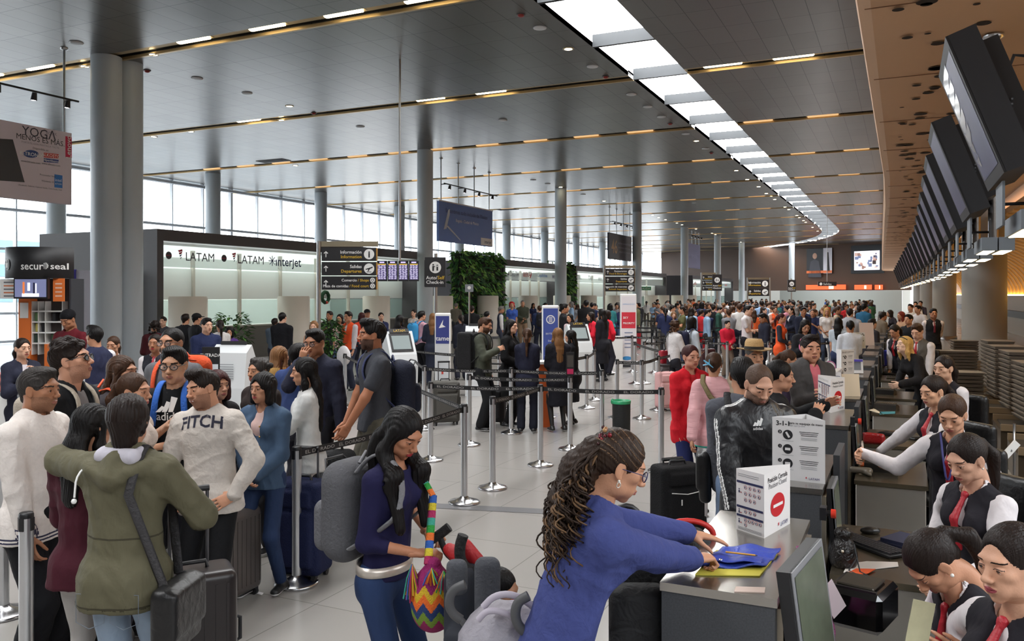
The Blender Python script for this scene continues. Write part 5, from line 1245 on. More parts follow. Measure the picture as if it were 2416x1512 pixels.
m = MB(); m.box((-.8, 0, 0), (.9, .5, .9), m_wt); m.build('front', o); m = MB(); m.box((-.6, -.02, .9), (.3, .5, 1.12), mat((40, 74, 160), .4)); m.build('blue_top', o)
# == COUNTERS, DESKS, SCREENS OVER THEM
m_gran = mat((66, 68, 72), .55, var=(160, .45)); m_sst = mat((168, 164, 158), .24, .92, var=(2.5, .15)); m_sst2 = mat((196, 192, 184), .38, .9, bump=(3, .2), var=(1.4, .25))
KY = [2.75+0.0]                    # front faces of the customer side blocks along the hall
kd = [2.8, 4.33, 6.37, 7.98, 10.05, 11.7, 13.7, 15.3, 17.3, 19, 21, 22.7, 24.6, 26.4, 28.4, 30.2, 32.2, 34, 36.3, 38.5, 40.7, 43, 45.5, 48]
def hy_of(d, X): return (d+SN*X)/CS  # hall distance of the point at view depth d on line x = X
kn = ['nearest granite counter block under the blue sweater woman\'s folder', 'granite counter block under the 3-1-1 carton sign, second from the front', 'granite counter block third from the front, beside the tracksuit man', 'granite counter block fourth from the front, with papers on top', 'granite counter block fifth from the front, before the grey jacket man']+['granite counter block in the receding row, %s from the front' % ordn[i] for i in range(5, 20)]+['granite counter block near the end of the row, %s from its end' % t for t in ('fourth', 'third', 'second', 'first')]
KB = []
for i, d in enumerate(kd):
	y = hy_of(d, -.57); bx_ = bend(y); L = 1.0; x0 = -.76 if i == 0 else -.60; x1 = -.38
	if i == 0: L = 1.05
	KB.append((x0+bx_, x1+bx_, y, y+L))
	o = thing('counter_block', kn[i], 'counter', (bx_, y, 0)); m = MB(); m.box((x0, 0, 0), (x1, L, 1.07), m_gran); m.build('body', o)
	m = MB(); m.box((x0-.005, -.005, 1.07), (x1+.008, L+.005, 1.1), m_sst); m.build('steel_top', o)
	m = MB(); m.box((x1-.002, .05, .0), (x1+.02, L-.05, 1.05), mat((176, 166, 150), .35, .7)); m.box((x1+.02, .2, .4), (x1+.025, L-.2, .85), m_gran); m.build('side_panel', o)
	if i:
		m = MB(); m.box((x1+.02, L*.55, 0), (x1+.055, L+.0, 1.18), mat((44, 46, 50), .5)); m.build('screen_wall', o)
dd = [3.87, 5.89, 7.35, 9.3, 10.7, 12.9, 14.4, 16.4, 18, 20, 21.7, 23.7, 25.4, 27.5, 29.4, 31.5]
dl = ['brushed steel staff desk nearest the camera with keyboard and orange paper', 'brushed steel staff desk with receipt printer, second from the front', 'brushed steel staff desk holding the red purse', 'steel staff desk with card terminal below the pink bottle', 'steel staff desk fifth from the front with dark keyboard', 'steel staff desk under the blonde woman\'s hands']+['steel staff desk in the receding row, %s from the front' % ordn[i] for i in range(6, 16)]
DESK = []
for i, d in enumerate(dd):
	y = hy_of(d, 0); b_ = bend(y); o = thing('staff_desk', dl[i], 'desk', (b_, y, 0)); L = .92 if i else .95
	DESK.append((b_, y, L))
	m = MB(); m.box((-.31, .0, 0), (.15, L, .72), m_sst2, bev=.006); m.build('body', o); m = MB(); m.box((-.32, -.012, .72), (.165, L, .75), mat((128, 118, 100), .25, .85)); m.build('worktop', o)
# ---- things on the near counter and desks
def on(name, label, cat, x, y, z, build, rz=0, group=None):
	o = thing(name, label, cat, (x, y, z), rz, group); build(o); return o
CT = 1.1; DT = .75
def carton(o, w_, h_, front, left, apex=None):
	pass
def latam_mark(m, c, r, sz):
	m.text('LATAM', c+r*sz*.4, r, UP, sz, mat((40, 40, 110), .5), lift=.003, bold=1)
	for j in range(3): m.flat([(-.16, .12-.1*j), (.08, .2-.1*j), (.1, .12-.1*j), (-.1, .04-.1*j)], c-r*sz*1.9+UP*sz*.15, r, UP, mat((200, 40, 60), .5), .003, sz*1.6)
def no_entry(m, c, r, rad, ry):
	m.disc(c, r, UP, rad, mat((198, 22, 34), .5), .0015, 40, ry=ry); m.rect(c, r, UP, rad*1.35, ry*.26, m_wt, .003)
def closed_carton(name, label, A, B, Cc, h_, z=CT):
	"""three upright faces through the ground points A-B (rules face) and B-C (sign face)"""
	A, B, Cc = [vec((*p[:2], 0)) for p in (A, B, Cc)]; o = thing(name, label, 'carton sign', (B[0], B[1], z)); mw = mat((232, 228, 226), .55)
	m = MB();
	P_ = [A-B, B-B, Cc-B]; V = [p+UP*q for q in (0, h_) for p in P_]; V2 = [unit(vec((0, 0, 0)))*0+(p*.96+sum(P_)/3*.04)+UP*(q) for q in (.02, h_) for p in P_]
	m.add(V, [(0, 1, 4, 3), (1, 2, 5, 4), (2, 0, 3, 5)], mw); m.add(V2, [(3, 4, 1, 0), (4, 5, 2, 1), (5, 3, 0, 2), (0, 1, 2)], mw); m.build('card', o)
	r1 = unit(B-A); w1 = np.linalg.norm(B-A); r2 = unit(Cc-B); w2 = np.linalg.norm(Cc-B); c1 = (A-B)/2+UP*h_/2; c2 = (Cc-B)/2+UP*h_/2
	m = MB(); nb = mat((36, 40, 80), .5); gy = mat((110, 110, 116), .6); rd = mat((180, 90, 96), .5)
	for (zf, n_) in ((.80, 0), (.40, 0), (.255, 0)): m.rect(c1+UP*h_*(zf-.5), r1, UP, w1*.94, h_*.035, nb)
	for k in range(2): m.rect(c1+UP*h_*(.93-.03*k-.5)-r1*w1*.05, r1, UP, w1*.75, h_*.006, gy)
	def pict(x, zf):
		c = c1+r1*w1*x+UP*h_*(zf-.5); m.disc(c, r1, UP, w1*.055, rd, .0015, 14); m.disc(c, r1, UP, w1*.044, mw, .0022, 14); m.rect(c, r1, UP, w1*.03, w1*.055, nb, .003)
	for zf in (.725, .625, .525):
		for x in (-.16, 0, .16, .32):
			if zf > .53 or x < .2: pict(x, zf)
	for x in (-.16, 0, .16): pict(x, .335)
	for x in (-.16, -.03, .10, .23, .36): pict(x, .195)
	pict(-.16, .12)
	for zf in (.66, .33, .17): m.disc(c1-r1*w1*.38+UP*h_*(zf+.02-.5), r1, UP, w1*.02, nb, .002, 8); m.rect(c1-r1*w1*.38+UP*h_*(zf-.02-.5), r1, UP, w1*.04, h_*.04, nb); m.rect(c1-r1*w1*.31+UP*h_*(zf-.03-.5), r1, UP, w1*.04, h_*.02, rd)
	for k in range(4): m.rect(c1+UP*h_*(.07-.013*k-.5), r1, UP, w1*.85, h_*.004, gy)
	m.build('rules_print', o)
	m = MB(); bk_ = mat((50, 50, 56), .6)
	m.text('Posición Cerrada', c2+UP*h_*.38, r2, UP, w2*.108, bk_, lift=.0015, bold=1); m.text('Position Closed', c2+UP*h_*.28, r2, UP, w2*.108, gy, lift=.0015); no_entry(m, c2-UP*h_*.07, r2, w2*.27, h_*.19); latam_mark(m, c2-UP*h_*.41+r2*w2*.2, r2, w2*.09); m.build('sign_print', o)
	return o
def at2(px, py, z): return G(px, py, z)
A_, B_2, C_ = at2(1737, 1248, CT), at2(1803, 1270, CT), at2(1864, 1235, CT)
closed_carton('closed_sign', 'white carton sign Posición Cerrada with red disc on the nearest block', A_, B_2, C_, .26*1.0)
def carton311(name, label, A, B, h_, z, skew=.05, lines=True):
	A, B = vec((*A[:2], 0)), vec((*B[:2], 0)); r = unit(B-A); w_ = np.linalg.norm(B-A); n = np.cross(r, UP); o = thing(name, label, 'carton sign', (*((A+B)/2)[:2], z)); mw = mat((224, 222, 222), .55)
	m = MB(); P_ = [-r*w_/2, r*w_/2, r*w_*.0-n*w_*.75]; V = [p+UP*q for q in (0, h_) for p in P_]; m.add(V, [(0, 1, 4, 3), (1, 2, 5, 4), (2, 0, 3, 5)], mw); V2 = [p*.95-n*.004+UP*q for q in (.01, h_) for p in P_]; m.add(V2, [(3, 4, 1, 0), (4, 5, 2, 1), (5, 3, 0, 2)], mw); m.build('card', o)
	m = MB(); bk_ = mat((30, 30, 34), .6); gy = mat((150, 150, 154), .6); c = UP*h_/2
	m.text('3-1-1', c-r*w_*.30+UP*h_*.41, r, UP, w_*.13, bk_, lift=.0015, bold=2); m.text('para su equipaje de mano', c+r*w_*.14+UP*h_*.425, r, UP, w_*.062, bk_, lift=.0015, bold=1); m.text('for carry-ons', c-r*w_*.02+UP*h_*.385, r, UP, w_*.055, gy, lift=.0015)
	for k, (zf, t) in enumerate(((.73, '3'), (.50, '1'), (.27, '1'))):
		q = c-r*w_*.20+UP*h_*(zf-.5); m.disc(q, r, UP, w_*.095, bk_, .0015, 24); m.rect(q, unit(r+UP*.6), unit(UP-r*.6), w_*.04, w_*.12, mw, .003) if k == 0 else m.rect(q, r, UP, w_*.10, w_*.05, mw, .003)
		m.disc(q-r*w_*.15+UP*w_*.05, r, UP, w_*.038, bk_, .0015, 16); m.text(t, q-r*w_*.15+UP*w_*.05, r, UP, w_*.06, mw, lift=.003, bold=1)
		for j in range(3): m.rect(c+r*w_*.20+UP*h_*(zf+.06-.028*j-.5), r, UP, w_*(.36-.03*j), h_*.008, bk_)
		for j in range(2): m.rect(c+r*w_*.20+UP*h_*(zf-.035-.025*j-.5), r, UP, w_*.3, h_*.006, gy)
		m.rect(q-UP*w_*.12, r, UP, w_*.22, h_*.005, gy)
	latam_mark(m, c-UP*h_*.44+r*w_*.27, r, w_*.062); m.build('print', o); return o
carton311('carry_on_sign', 'white carton sign 3-1-1 para su equipaje de mano on the second block', at2(1822, 1128, CT), at2(1947, 1142, CT), .335, CT)
A_, B_2, C_ = at2(1930, 957, CT), at2(1960, 974, CT), at2(1993, 966, CT)
closed_carton('closed_sign', 'smaller closed-position carton sign standing on the third block', A_, B_2, C_, .28)
A_, B_2, C_ = at2(1932, 925, CT), at2(1990, 930, CT), at2(1985, 900, CT)
closed_carton('closed_sign', 'carton sign mostly hidden behind the third block\'s one', at2(1931, 924, CT), at2(1984, 930, CT), at2(1990, 915, CT), .22)
carton311('carry_on_sign', 'small cream carton sign with three black symbols before the tilted tablet', at2(1985, 890, CT), at2(2015, 888, CT), .33, CT)
def tilt_panel(name, label, px, py, w_, h_, m_face, z=CT, cat='display', draw=None):
	q = at2(px, py, z); o = thing(name, label, cat, q, TH-.3); m = MB(); n = unit(vec((0, -1, .5))); u_ = unit(vec((0, .5, 1))); m.slab(vec((0, 0, h_/2))+n*.01, R1, u_, w_, h_, .015, mat((220, 220, 222), .4)); m.rect(vec((0, 0, h_*.52))+n*.01, R1, u_, w_*.75, h_*.6, m_face, .002)
	if draw: draw(m, n, u_)
	m.build('panel', o); m = MB(); m.box((-w_*.3, 0, 0), (w_*.3, h_*.5, .01), mat((200, 200, 204), .4)); m.add([(-w_*.3, h_*.5, 0), (w_*.3, h_*.5, 0), (w_*.3, h_*.3, h_*.6), (-w_*.3, h_*.3, h_*.6), (-w_*.3, h_*.5+.01, 0), (w_*.3, h_*.5+.01, 0)], [(0, 1, 2, 3), (5, 4, 3, 2)], m_wt); m.build('stand', o)
tilt_panel('info_display', 'tilted white framed display with violet band on the fifth block', 2016, 882, .20, .19, mat((120, 124, 130), .3), draw=lambda m, n, u_: m.rect(vec((0, 0, .165))+n*.01, R1, u_, .19, .03, mat((70, 60, 150), .4), .003))
def card_stand(px, py, label, w_, h_, c, th=.004, z=CT, rz=0, name='paper_sign', spots=False):
	q = at2(px, py, z); o = thing(name, label, 'paper sign', q, TH+rz); m = MB(); m.slab((0, 0, h_/2), R1, unit(vec((0, .15, 1))), w_, h_, th, mat(c, .6))
	if spots:
		r = random.Random(3)
		for _ in range(22): m.rect(vec((r.uniform(-.4, .4)*w_, 0, h_/2+r.uniform(-.4, .4)*h_)), R1, unit(vec((0, .15, 1))), w_*.08, h_*.08, mat(r.choice(((40, 50, 60), (60, 110, 100), (90, 90, 96))), .6), .004)
	m.build('card', o); m = MB(); m.box((-w_*.3, -.01, 0), (w_*.3, .07, .006), mat((200, 200, 200), .5)); m.build('foot', o)
card_stand(2027, 822, 'white paper sign with scattered small pictures far along the counter', .23, .30, (226, 228, 228), spots=True)
card_stand(2045, 815, 'plain pinkish paper sheet standing behind the picture sign', .28, .45, (222, 204, 196))
card_stand(2008, 935, 'plain cream paper sheet standing on the fourth block', .17, .22, (226, 206, 176))
q = at2(1962, 870, CT); o = thing('round_tag_sign', 'round pink ribbon tag sign rising above the white carton', 'sign', at2(1958, 928, CT), TH); m = MB(); c0 = vec((0, 0, .27)); u_ = unit(vec((.35, 0, 1)))
m.slab((-.03, 0, .13), unit(vec((1, 0, -.5))), unit(vec((.5, 0, 1))), .045, .24, .004, mat((120, 110, 190), .4)); m.disc(c0, R1, UP, .06, mat((190, 120, 160), .5), .002, 24); m.disc(c0, R1, UP, .048, m_wt, .004, 24); m.rect(c0, unit(vec((1, 0, .4))), unit(vec((-.4, 0, 1))), .07, .018, mat((190, 120, 160), .5), .006); m.build('tag', o); m = MB(); m.box((-.06, -.02, 0), (.0, .02, .02), m_wt); m.build('clip', o)
def sheet(name, label, pts, z, c, th=.003, cat='paper', mm=None, wav=0):
	q = [vec((*p[:2], 0)) for p in pts]; c0 = sum(q)/len(q); o = MB(); n = len(q)
	V = [p-c0+UP*(wav*math.sin(i*2.1)) for i, p in enumerate(q)]+[p-c0+UP*(th+wav*math.sin(i*2.1)) for i, p in enumerate(q)]
	ar = sum((V[i][0]*V[(i+1) % n][1]-V[(i+1) % n][0]*V[i][1]) for i in range(n)); idx = list(range(n)) if ar > 0 else list(range(n-1, -1, -1))
	o.add(V, [tuple(reversed(idx)), tuple(n+j for j in idx)]+[(idx[j], idx[(j+1) % n], n+idx[(j+1) % n], n+idx[j]) for j in range(n)], mm or mat(c, .6)); b = o.build(name); b.location = (c0[0], c0[1], z); tag(b, label, cat); return b
Gp = lambda z, *L: [G(x, y, z) for x, y in L]
sheet('envelope', 'yellow envelope lying under the blue folder on the counter', Gp(CT, (1640, 1358), (1792, 1361), (1835, 1306), (1690, 1300)), CT+.001, (196, 184, 70), .004)
fz = CT+.006
fo = thing('folder', 'blue cloth document folder under the writing woman\'s hands', 'folder', G(1745, 1320, fz)); c0 = vec(G(1745, 1320, fz))
def grid_cloth(corners, nx, ny, zf, c, mm, th):
	a, b, cc, d = [vec(p) for p in corners]; V = []
	for j in range(ny+1):
		for i in range(nx+1):
			u_, v_ = i/nx, j/ny; p = (a*(1-u_)+b*u_)*(1-v_)+(d*(1-u_)+cc*u_)*v_; V.append(p-c+UP*zf(u_, v_))
	n = len(V); V += [v-UP*th for v in V]; F = [(j*(nx+1)+i, j*(nx+1)+i+1, (j+1)*(nx+1)+i+1, (j+1)*(nx+1)+i) for j in range(ny) for i in range(nx)]
	F2 = [tuple(n+q for q in reversed(f)) for f in F]; E = []
	ring = list(range(nx+1))+[(j+1)*(nx+1)+nx for j in range(ny)]+[ny*(nx+1)+i for i in range(nx-1, -1, -1)]+[j*(nx+1) for j in range(ny-1, 0, -1)]
	for k in range(len(ring)): p, q = ring[k], ring[(k+1) % len(ring)]; E.append((p, n+p, n+q, q))
	k = MB(); k.add(V, F+F2+E, mm, True); return k
k = grid_cloth(Gp(fz, (1650, 1340), (1800, 1343), (1842, 1300), (1715, 1290)), 16, 12, lambda u_, v_: .012+.006*math.sin(u_*9+v_*4)+.004*math.sin(v_*17-u_*5), c0, mat((44, 66, 160), .5, bump=(30, .4)), .008); k.build('cover', fo)
k = grid_cloth(Gp(fz, (1665, 1338), (1795, 1341), (1800, 1328), (1680, 1322)), 10, 3, lambda u_, v_: .024+.004*math.sin(u_*11), c0, mat((40, 60, 150), .5, bump=(30, .4)), .003); k.build('flap', fo)
m = MB(); m.lathe([(.007, 0), (.006, .003), (.0001, .003)], steel(), vec(G(1700, 1339, fz))-c0+UP*.029, 12); m.build('snap', fo)
m = MB(); pa, pb = vec(G(1712, 1302, CT+.045)), vec(G(1782, 1310, CT+.04)); m.cyl(pa, pb, .0035, mat((206, 150, 60), .5), n=6); m.cyl(pb, pb+(pb-pa)*.08, .0035, mat((60, 60, 70), .5), .001, 6); tag(m.build('pencil'), 'wooden pencil held over the blue folder', 'pencil')
sheet('card_strip', 'pale pink laminated strip lying on the front of the near block', Gp(CT, (1732, 1397), (1804, 1399), (1806, 1387), (1736, 1385)), CT+.0, (206, 184, 172), .003)
def pc_monitor(name, label, a, b, c, d, z_base, face_m, th=.05):
	a, b, c, d = [vec(p) for p in (a, b, c, d)]; cc = (a+b+c+d)/4; o = thing(name, label, 'monitor', (cc[0], cc[1], z_base)); r = unit(b-a); u_ = unit(d-a); n = np.cross(r, u_); off = vec((cc[0], cc[1], z_base))
	m = MB(); w_, h_ = np.linalg.norm(b-a), np.linalg.norm(d-a); m.slab(cc-off, r, u_, w_, h_, th, mat((30, 30, 33), .4)); m.slab(cc-off+n*.004, r, u_, w_, h_, .012, mat((150, 152, 156), .35, .4)); m.build('casing', o)
	m = MB(); m.rect(cc-off, r, u_, w_*.9, h_*.9, face_m, .006); m.build('screen', o); m = MB(); q = cc-off-n*.06; m.cyl(q, (q[0], q[1], .0), .025, m_blk, n=10); m.lathe([(.09, 0), (.09, .012), (.02, .02)], m_blk, (q[0], q[1], 0), 16); m.build('stand', o); return o
mscr = mat((92, 100, 84), .25, var=(9, .35))
mA, mB_, mC, mD = D(1868, 2.35, .93), D(1931, 3.0, .93), D(1928, 3.0, 1.20), D(1868, 2.35, 1.20)
P0 = D(1873, 2.42, 0); P1_ = D(1938, 2.95, 0)
pc_monitor('computer_monitor', 'grey framed computer screen seen at an angle beside the near block', D(1908, 2.70, .78), D(1975, 2.95, .82), D(1930, 2.95, 1.2), D(1868, 2.70, 1.2), .62, mscr)
for i in range(1, 9):
	x0, x1, y0, y1 = KB[i]; xx = x1+.05
	pc_monitor('computer_monitor', 'grey framed computer screen on the staff side of the %s block' % ordn[i], (xx+.02, y0+.08, .80), (xx+.02, y0+.42, .80), (xx+.0, y0+.42, 1.09), (xx, y0+.08, 1.09), .55, mscr, .03)
q = D(1903, 2.9, 0)
m = MB(); m.box((-.36, 2.2, .55), (-.02, 3.3, .62), mat((40, 40, 44), .5)); tag(m.build('under_counter_shelf'), 'dark shelf under the near computer screen behind the first block', 'shelf')
pk = mat((186, 84, 150), .18, 0, .7, alpha=.55)
m = MB(); V = []; nx, ny = 10, 14
for j in range(ny+1):
	for i in range(nx+1):
		u_, v_ = i/nx, j/ny; V.append((-.345+.10*u_*v_+.02*math.sin(v_*9+u_*7)+.015*math.sin(u_*17), 3.1+.42*u_+.03*math.sin(v_*6), 1.115-.42*v_*(1-.2*u_)+.015*math.sin(u_*13)))
m.add(V, [(j*(nx+1)+i, j*(nx+1)+i+1, (j+1)*(nx+1)+i+1, (j+1)*(nx+1)+i) for j in range(ny) for i in range(nx)], pk, True); o = m.build('plastic_wrap'); tag(o, 'crumpled translucent pink plastic wrap hanging off the near block', 'wrap'); md_ = o.modifiers.new('s', 'SOLIDIFY'); md_.thickness = .002
def keyboard(px, py, label, rz, w_=.42, dpt=.15, z=DT, group=None):
	q = G(px, py, z); o = thing('keyboard', label, 'keyboard', q, rz); m = MB(); m.box((-w_/2, -dpt/2, 0), (w_/2, dpt/2, .018), m_blk, bev=.004); m.build('base', o); m = MB()
	for j in range(5):
		for i in range(int(w_/.022)-1): m.box((-w_/2+.014+.022*i, -dpt/2+.014+.024*j, .018), (-w_/2+.032+.022*i, -dpt/2+.033+.024*j, .026), mat((44, 44, 48), .45))
	m.build('keys', o); return o
keyboard(2053, 1290, 'black full size keyboard on the nearest steel desk', math.radians(-42), .40, .15)
def blobq(name, label, cat, prims, vox, m, sm=1, mf=None):
	o = qsolid(name, prims, vox, m, None, sm, mf); tag(o, label, cat); return o
q = vec(G(2053, 1258, DT)); blobq('computer_mouse', 'glossy black computer mouse behind the near keyboard', 'mouse', [ell(q+UP*.015, (.055, .032, .022), .01, rotm(20, 0)), rbx(q-UP*.02, (.2, .2, .02), .001, -.002)], .004, leather((14, 14, 15)))
q = vec(G(1990, 1335, DT)); o = blobq('drawstring_pouch', 'black leather drawstring pouch on the nearest desk', 'pouch', [ell(q+UP*.075, (.062, .062, .075), .02), ell(q+UP*.015, (.06, .06, .03), .03), ell(q+UP*.165, (.045, .045, .03), .02), ell(q+UP*.14, (.12, .12, .006), -.01) if 0 else ell(q+UP*.05, (.064, .06, .05), .02)], .006, mat((22, 18, 17), .35, bump=(35, .9)))
m = MB()
for j in range(2): m.tube([q+vec((.05, -.05, .13)), q+vec((.065, -.075, .07)), q+vec((.03+.05*j, -.09, .01)), q+vec((.07+.05*j, -.13, .006))], .004, m_blk, 6)
m.ball(q+vec((.0, -.065, .09)), .008, steel((220, 210, 190)), 8); m.build('cord', o)
sheet('paper_sheet', 'white papers on the nearest desk left of the bowed woman', Gp(DT, (1990, 1352), (2120, 1338), (2118, 1328), (2045, 1326), (2000, 1332)), DT+.002, (226, 218, 212))
sheet('orange_leaflet', 'bright orange leaflet on the nearest steel desk', Gp(DT, (1982, 1364), (2048, 1356), (2066, 1346), (2020, 1345)), DT+.006, (232, 96, 50))
q = vec(G(2123, 1280, DT)); m = MB(); m.box((-.07, -.1, 0), (.07, .1, .012), mat((30, 34, 60), .5)); m.box((-.06, -.09, .012), (.075, .11, .03), mat((36, 40, 66), .5)); o = m.build('notebook_stack'); o.location = q; o.rotation_euler = (0, 0, -.5); tag(o, 'dark navy booklets held at the right edge of the near desk', 'booklets')
q = vec(G(2025, 1428, .80)); o = thing('label_printer', 'glossy black label printer at the bottom beside the near desk', 'printer', q, -.25); m = MB(); m.box((-.1, -.14, -.06), (.13, .12, .10), mat((14, 14, 15), .12, coat=1), bev=.02); m.build('housing', o); m = MB(); m.box((-.06, -.10, .10), (.09, .06, .115), mat((70, 66, 58), .25, .5), bev=.005); m.box((-.085, -.12, .1), (.105, -.105, .108), mat((30, 30, 32), .3)); m.build('paper_slot', o)
m = MB(); m.box((-.30, 2.62, .62), (.12, 3.38, .735), m_sst2); tag(m.build('low_side_shelf'), 'steel side shelf below the printer at the bottom edge', 'shelf')
q2 = D(1965, 3.18, .93); m = MB(); m.slab((0, 0, 0), unit(vec((1, .2, .9))), unit(vec((-.5, .2, 1))), .07, .11, .002, mat((214, 200, 204), .6)); o = m.build('paper_slip'); o.location = q2; o.rotation_euler = (0, 0, TH); tag(o, 'pinkish paper slip sticking up by the black printer', 'paper')
def receipt(px, py, label, z=DT):
	o = thing('receipt_printer', label, 'printer', G(px, py, z), math.radians(-12)); m = MB(); m.prism([(-.09, 0), (.09, 0), (.09, .035), (-.05, .075), (-.09, .06)], 'x', -.12, .12, mat((40, 38, 36), .35)); m.build('housing', o); m = MB()
	for k in range(9): m.box((-.11+.025*k, -.06, .064), (-.10+.025*k, .07, .076-.03*(k % 2)*0), mat((120, 112, 96), .4, .4))
	m.build('ribs', o)
receipt(2085, 1110, 'black ribbed keypad printer on the second steel desk')
sheet('paper_sheet', 'cream paper sheet at the back right of the second desk', Gp(DT, (2103, 1105), (2150, 1106), (2150, 1093), (2103, 1088)), DT+.001, (226, 214, 196))
sheet('orange_leaflet', 'orange slips lying behind the second desk printer', Gp(DT, (2030, 1100), (2065, 1098), (2090, 1090), (2035, 1091)), DT+.001, (228, 110, 60))
q = vec(G(2030, 1118, DT)); blobq('barcode_scanner', 'grey handheld barcode scanner lying on the second desk', 'scanner', [cap(q+vec((-.06, 0, .03)), q+vec((.06, -.02, .03)), .022, .028, .01), cap(q+vec((.03, -.01, .02)), q+vec((.07, -.09, .02)), .018, .014, .01)], .006, plastic((96, 88, 76), .35))
q = vec(G(2000, 1085, .78)); blobq('hand_scanner', 'black barcode scanner on a stand beside the dark counter wall', 'scanner', [cap(q+vec((0, 0, 0)), q+vec((0, 0, .12)), .03, .02, .01), cap(q+vec((-.04, 0, .14)), q+vec((.07, -.02, .12)), .026, .034, .012), ell(q, (.05, .05, .012), .01)], .006, leather((20, 20, 22)))
for i, (px, py, d) in enumerate(((1966, 1212, 4.0), (2028, 994, 5.9))):
	q = D(px, d, CAMH-(py-695)*d/1950); o = thing('emergency_button', ('red mushroom button on the counter side by the nearest desk', 'small red mushroom button by the third counter block')[i], 'button', q); m = MB(); m.cyl((-.01, 0, 0), (.012, 0, 0), .022, mat((200, 50, 30), .35), n=16); m.cyl((-.03, 0, 0), (-.01, 0, 0), .014, m_blk, n=12); m.build('knob', o); m = MB(); m.box((-.06, -.03, -.03), (-.03, .03, .03), m_blk); m.build('mount', o)
q = vec(G(2062, 1046, DT)); blobq('red_purse', 'small red leather purse lying on the third desk', 'purse', [rbx(q+UP*.045, (.095, .035, .05), .03, .01, rotm(-14, 0)), cap(q+vec((-.09, .01, .085)), q+vec((.08, -.03, .085)), .008, .008, .006)], .006, mat((150, 24, 26), .35, bump=(25, .5)))
sheet('paper_sheet', 'white sheet propped beside the scanner stand', Gp(DT, (2008, 1078), (2040, 1072), (2036, 1040), (2010, 1046)), DT+.001, (226, 216, 206))
keyboard(2125, 1030, 'black keyboard under the typing woman\'s hands', math.radians(-35), .40, .15)
receipt(2092, 965, 'black keypad printer on the fourth steel desk')
sheet('teal_folder', 'thin teal card beside the fourth desk\'s keypad', Gp(DT, (2075, 978), (2112, 976), (2112, 971), (2076, 972)), DT+.001, (60, 130, 140))
sheet('paper_sheet', 'cream form left of the fourth desk keypad', Gp(DT, (2050, 968), (2085, 978), (2062, 964)), DT+.001, (220, 206, 180))
receipt(2090, 929, 'black keypad printer on the fifth steel desk')
q = vec(G(2056, 945, DT)); o = thing('drinking_bottle', 'pink translucent drinking bottle with black lid by the fourth desk', 'bottle', q); m = MB(); m.lathe([(.001, 0), (.036, .0), (.036, .07), (.030, .10), (.036, .13), (.036, .20), (.024, .225)], mat((214, 80, 140), .15, 0, .6, alpha=.85), n=20, cap=False); m.build('body', o); m = MB(); m.lathe([(.03, .222), (.03, .245), (.02, .25), (.001, .25)], m_blk, n=16, cap=False); m.build('lid', o)
q = vec(G(2045, 965, DT)); m = MB()
for j in range(5): m.tube([q+vec((.05*math.cos(a+j), .05*math.sin(a+j), .03+.012*j)) for a in (0, 1.5, 3, 4.5)], .008, m_blk, 6)
m.box(q-vec((.04, .04, 0)), q+vec((.04, .04, .03)), m_blk); tag(m.build('cable_coil'), 'coiled black cable heap beside the pink bottle', 'cable')
for i, (px, py, c) in enumerate(((2112, 893, (70, 60, 50)), (2108, 873, (44, 40, 38)), (2112, 852, (60, 50, 40)), (2106, 838, (40, 38, 38)), (2104, 824, (50, 48, 48)), (2102, 814, (60, 50, 40)))):
	q = vec(G(px, py, DT)); m = MB(); m.box((-.13, -.06, 0), (.13, .06, .03), mat(c, .5), bev=.01)
	for k in range(6): m.box((-.12+.04*k, -.05, .03), (-.09+.04*k, .05, .042), mat((40, 38, 36), .5))
	o = m.build('keypad'); o.location = q; o.rotation_euler = (0, 0, .3*i); tag(o, 'desk keypad and clutter on the far steel desks, %s one away' % ordn[i], 'keypad')
q = D(2090, 15.5, .98); m = MB(); m.box((-.07, -.06, -.22), (.07, .06, .08), mat((50, 60, 170), .3), bev=.02); o = m.build('desk_caddy'); o.location = q; tag(o, 'bright blue caddy far along the staff desks', 'box')
# ---- staff chairs
def office_chair(at, ztop, label, rz=0, w_=.46, q=.46):
	dark = (16, 16, 18); o = thing('office_chair', label, 'chair', (at[0], at[1], 0), rz)
	qsolid('backrest', [rbx((0, .24, ztop-.28), (w_/2, .04, .28), .04, .02), rbx((0, .25, ztop-.30), (w_/2-.05, .04, .22), .03, .02)], .014, leather(dark), o); qsolid('seat', [rbx((0, -.02, q), (w_/2, .21, .045), .04, .02)], .016, leather(dark), o)
	m = MB(); m.cyl((0, 0, .08), (0, 0, q-.04), .028, m_blk); m.box((-.03, .21, q-.04), (.03, .27, ztop-.35), m_blk); m.build('post', o)
	m = MB()
	for k in range(5): a = 1.257*k; m.tube([(0, 0, .1), (.28*math.cos(a), .28*math.sin(a), .07)], [.025, .018], m_blk, 6); m.ball((.28*math.cos(a), .28*math.sin(a), .03), .03, m_blk, 8)
	m.build('base', o)
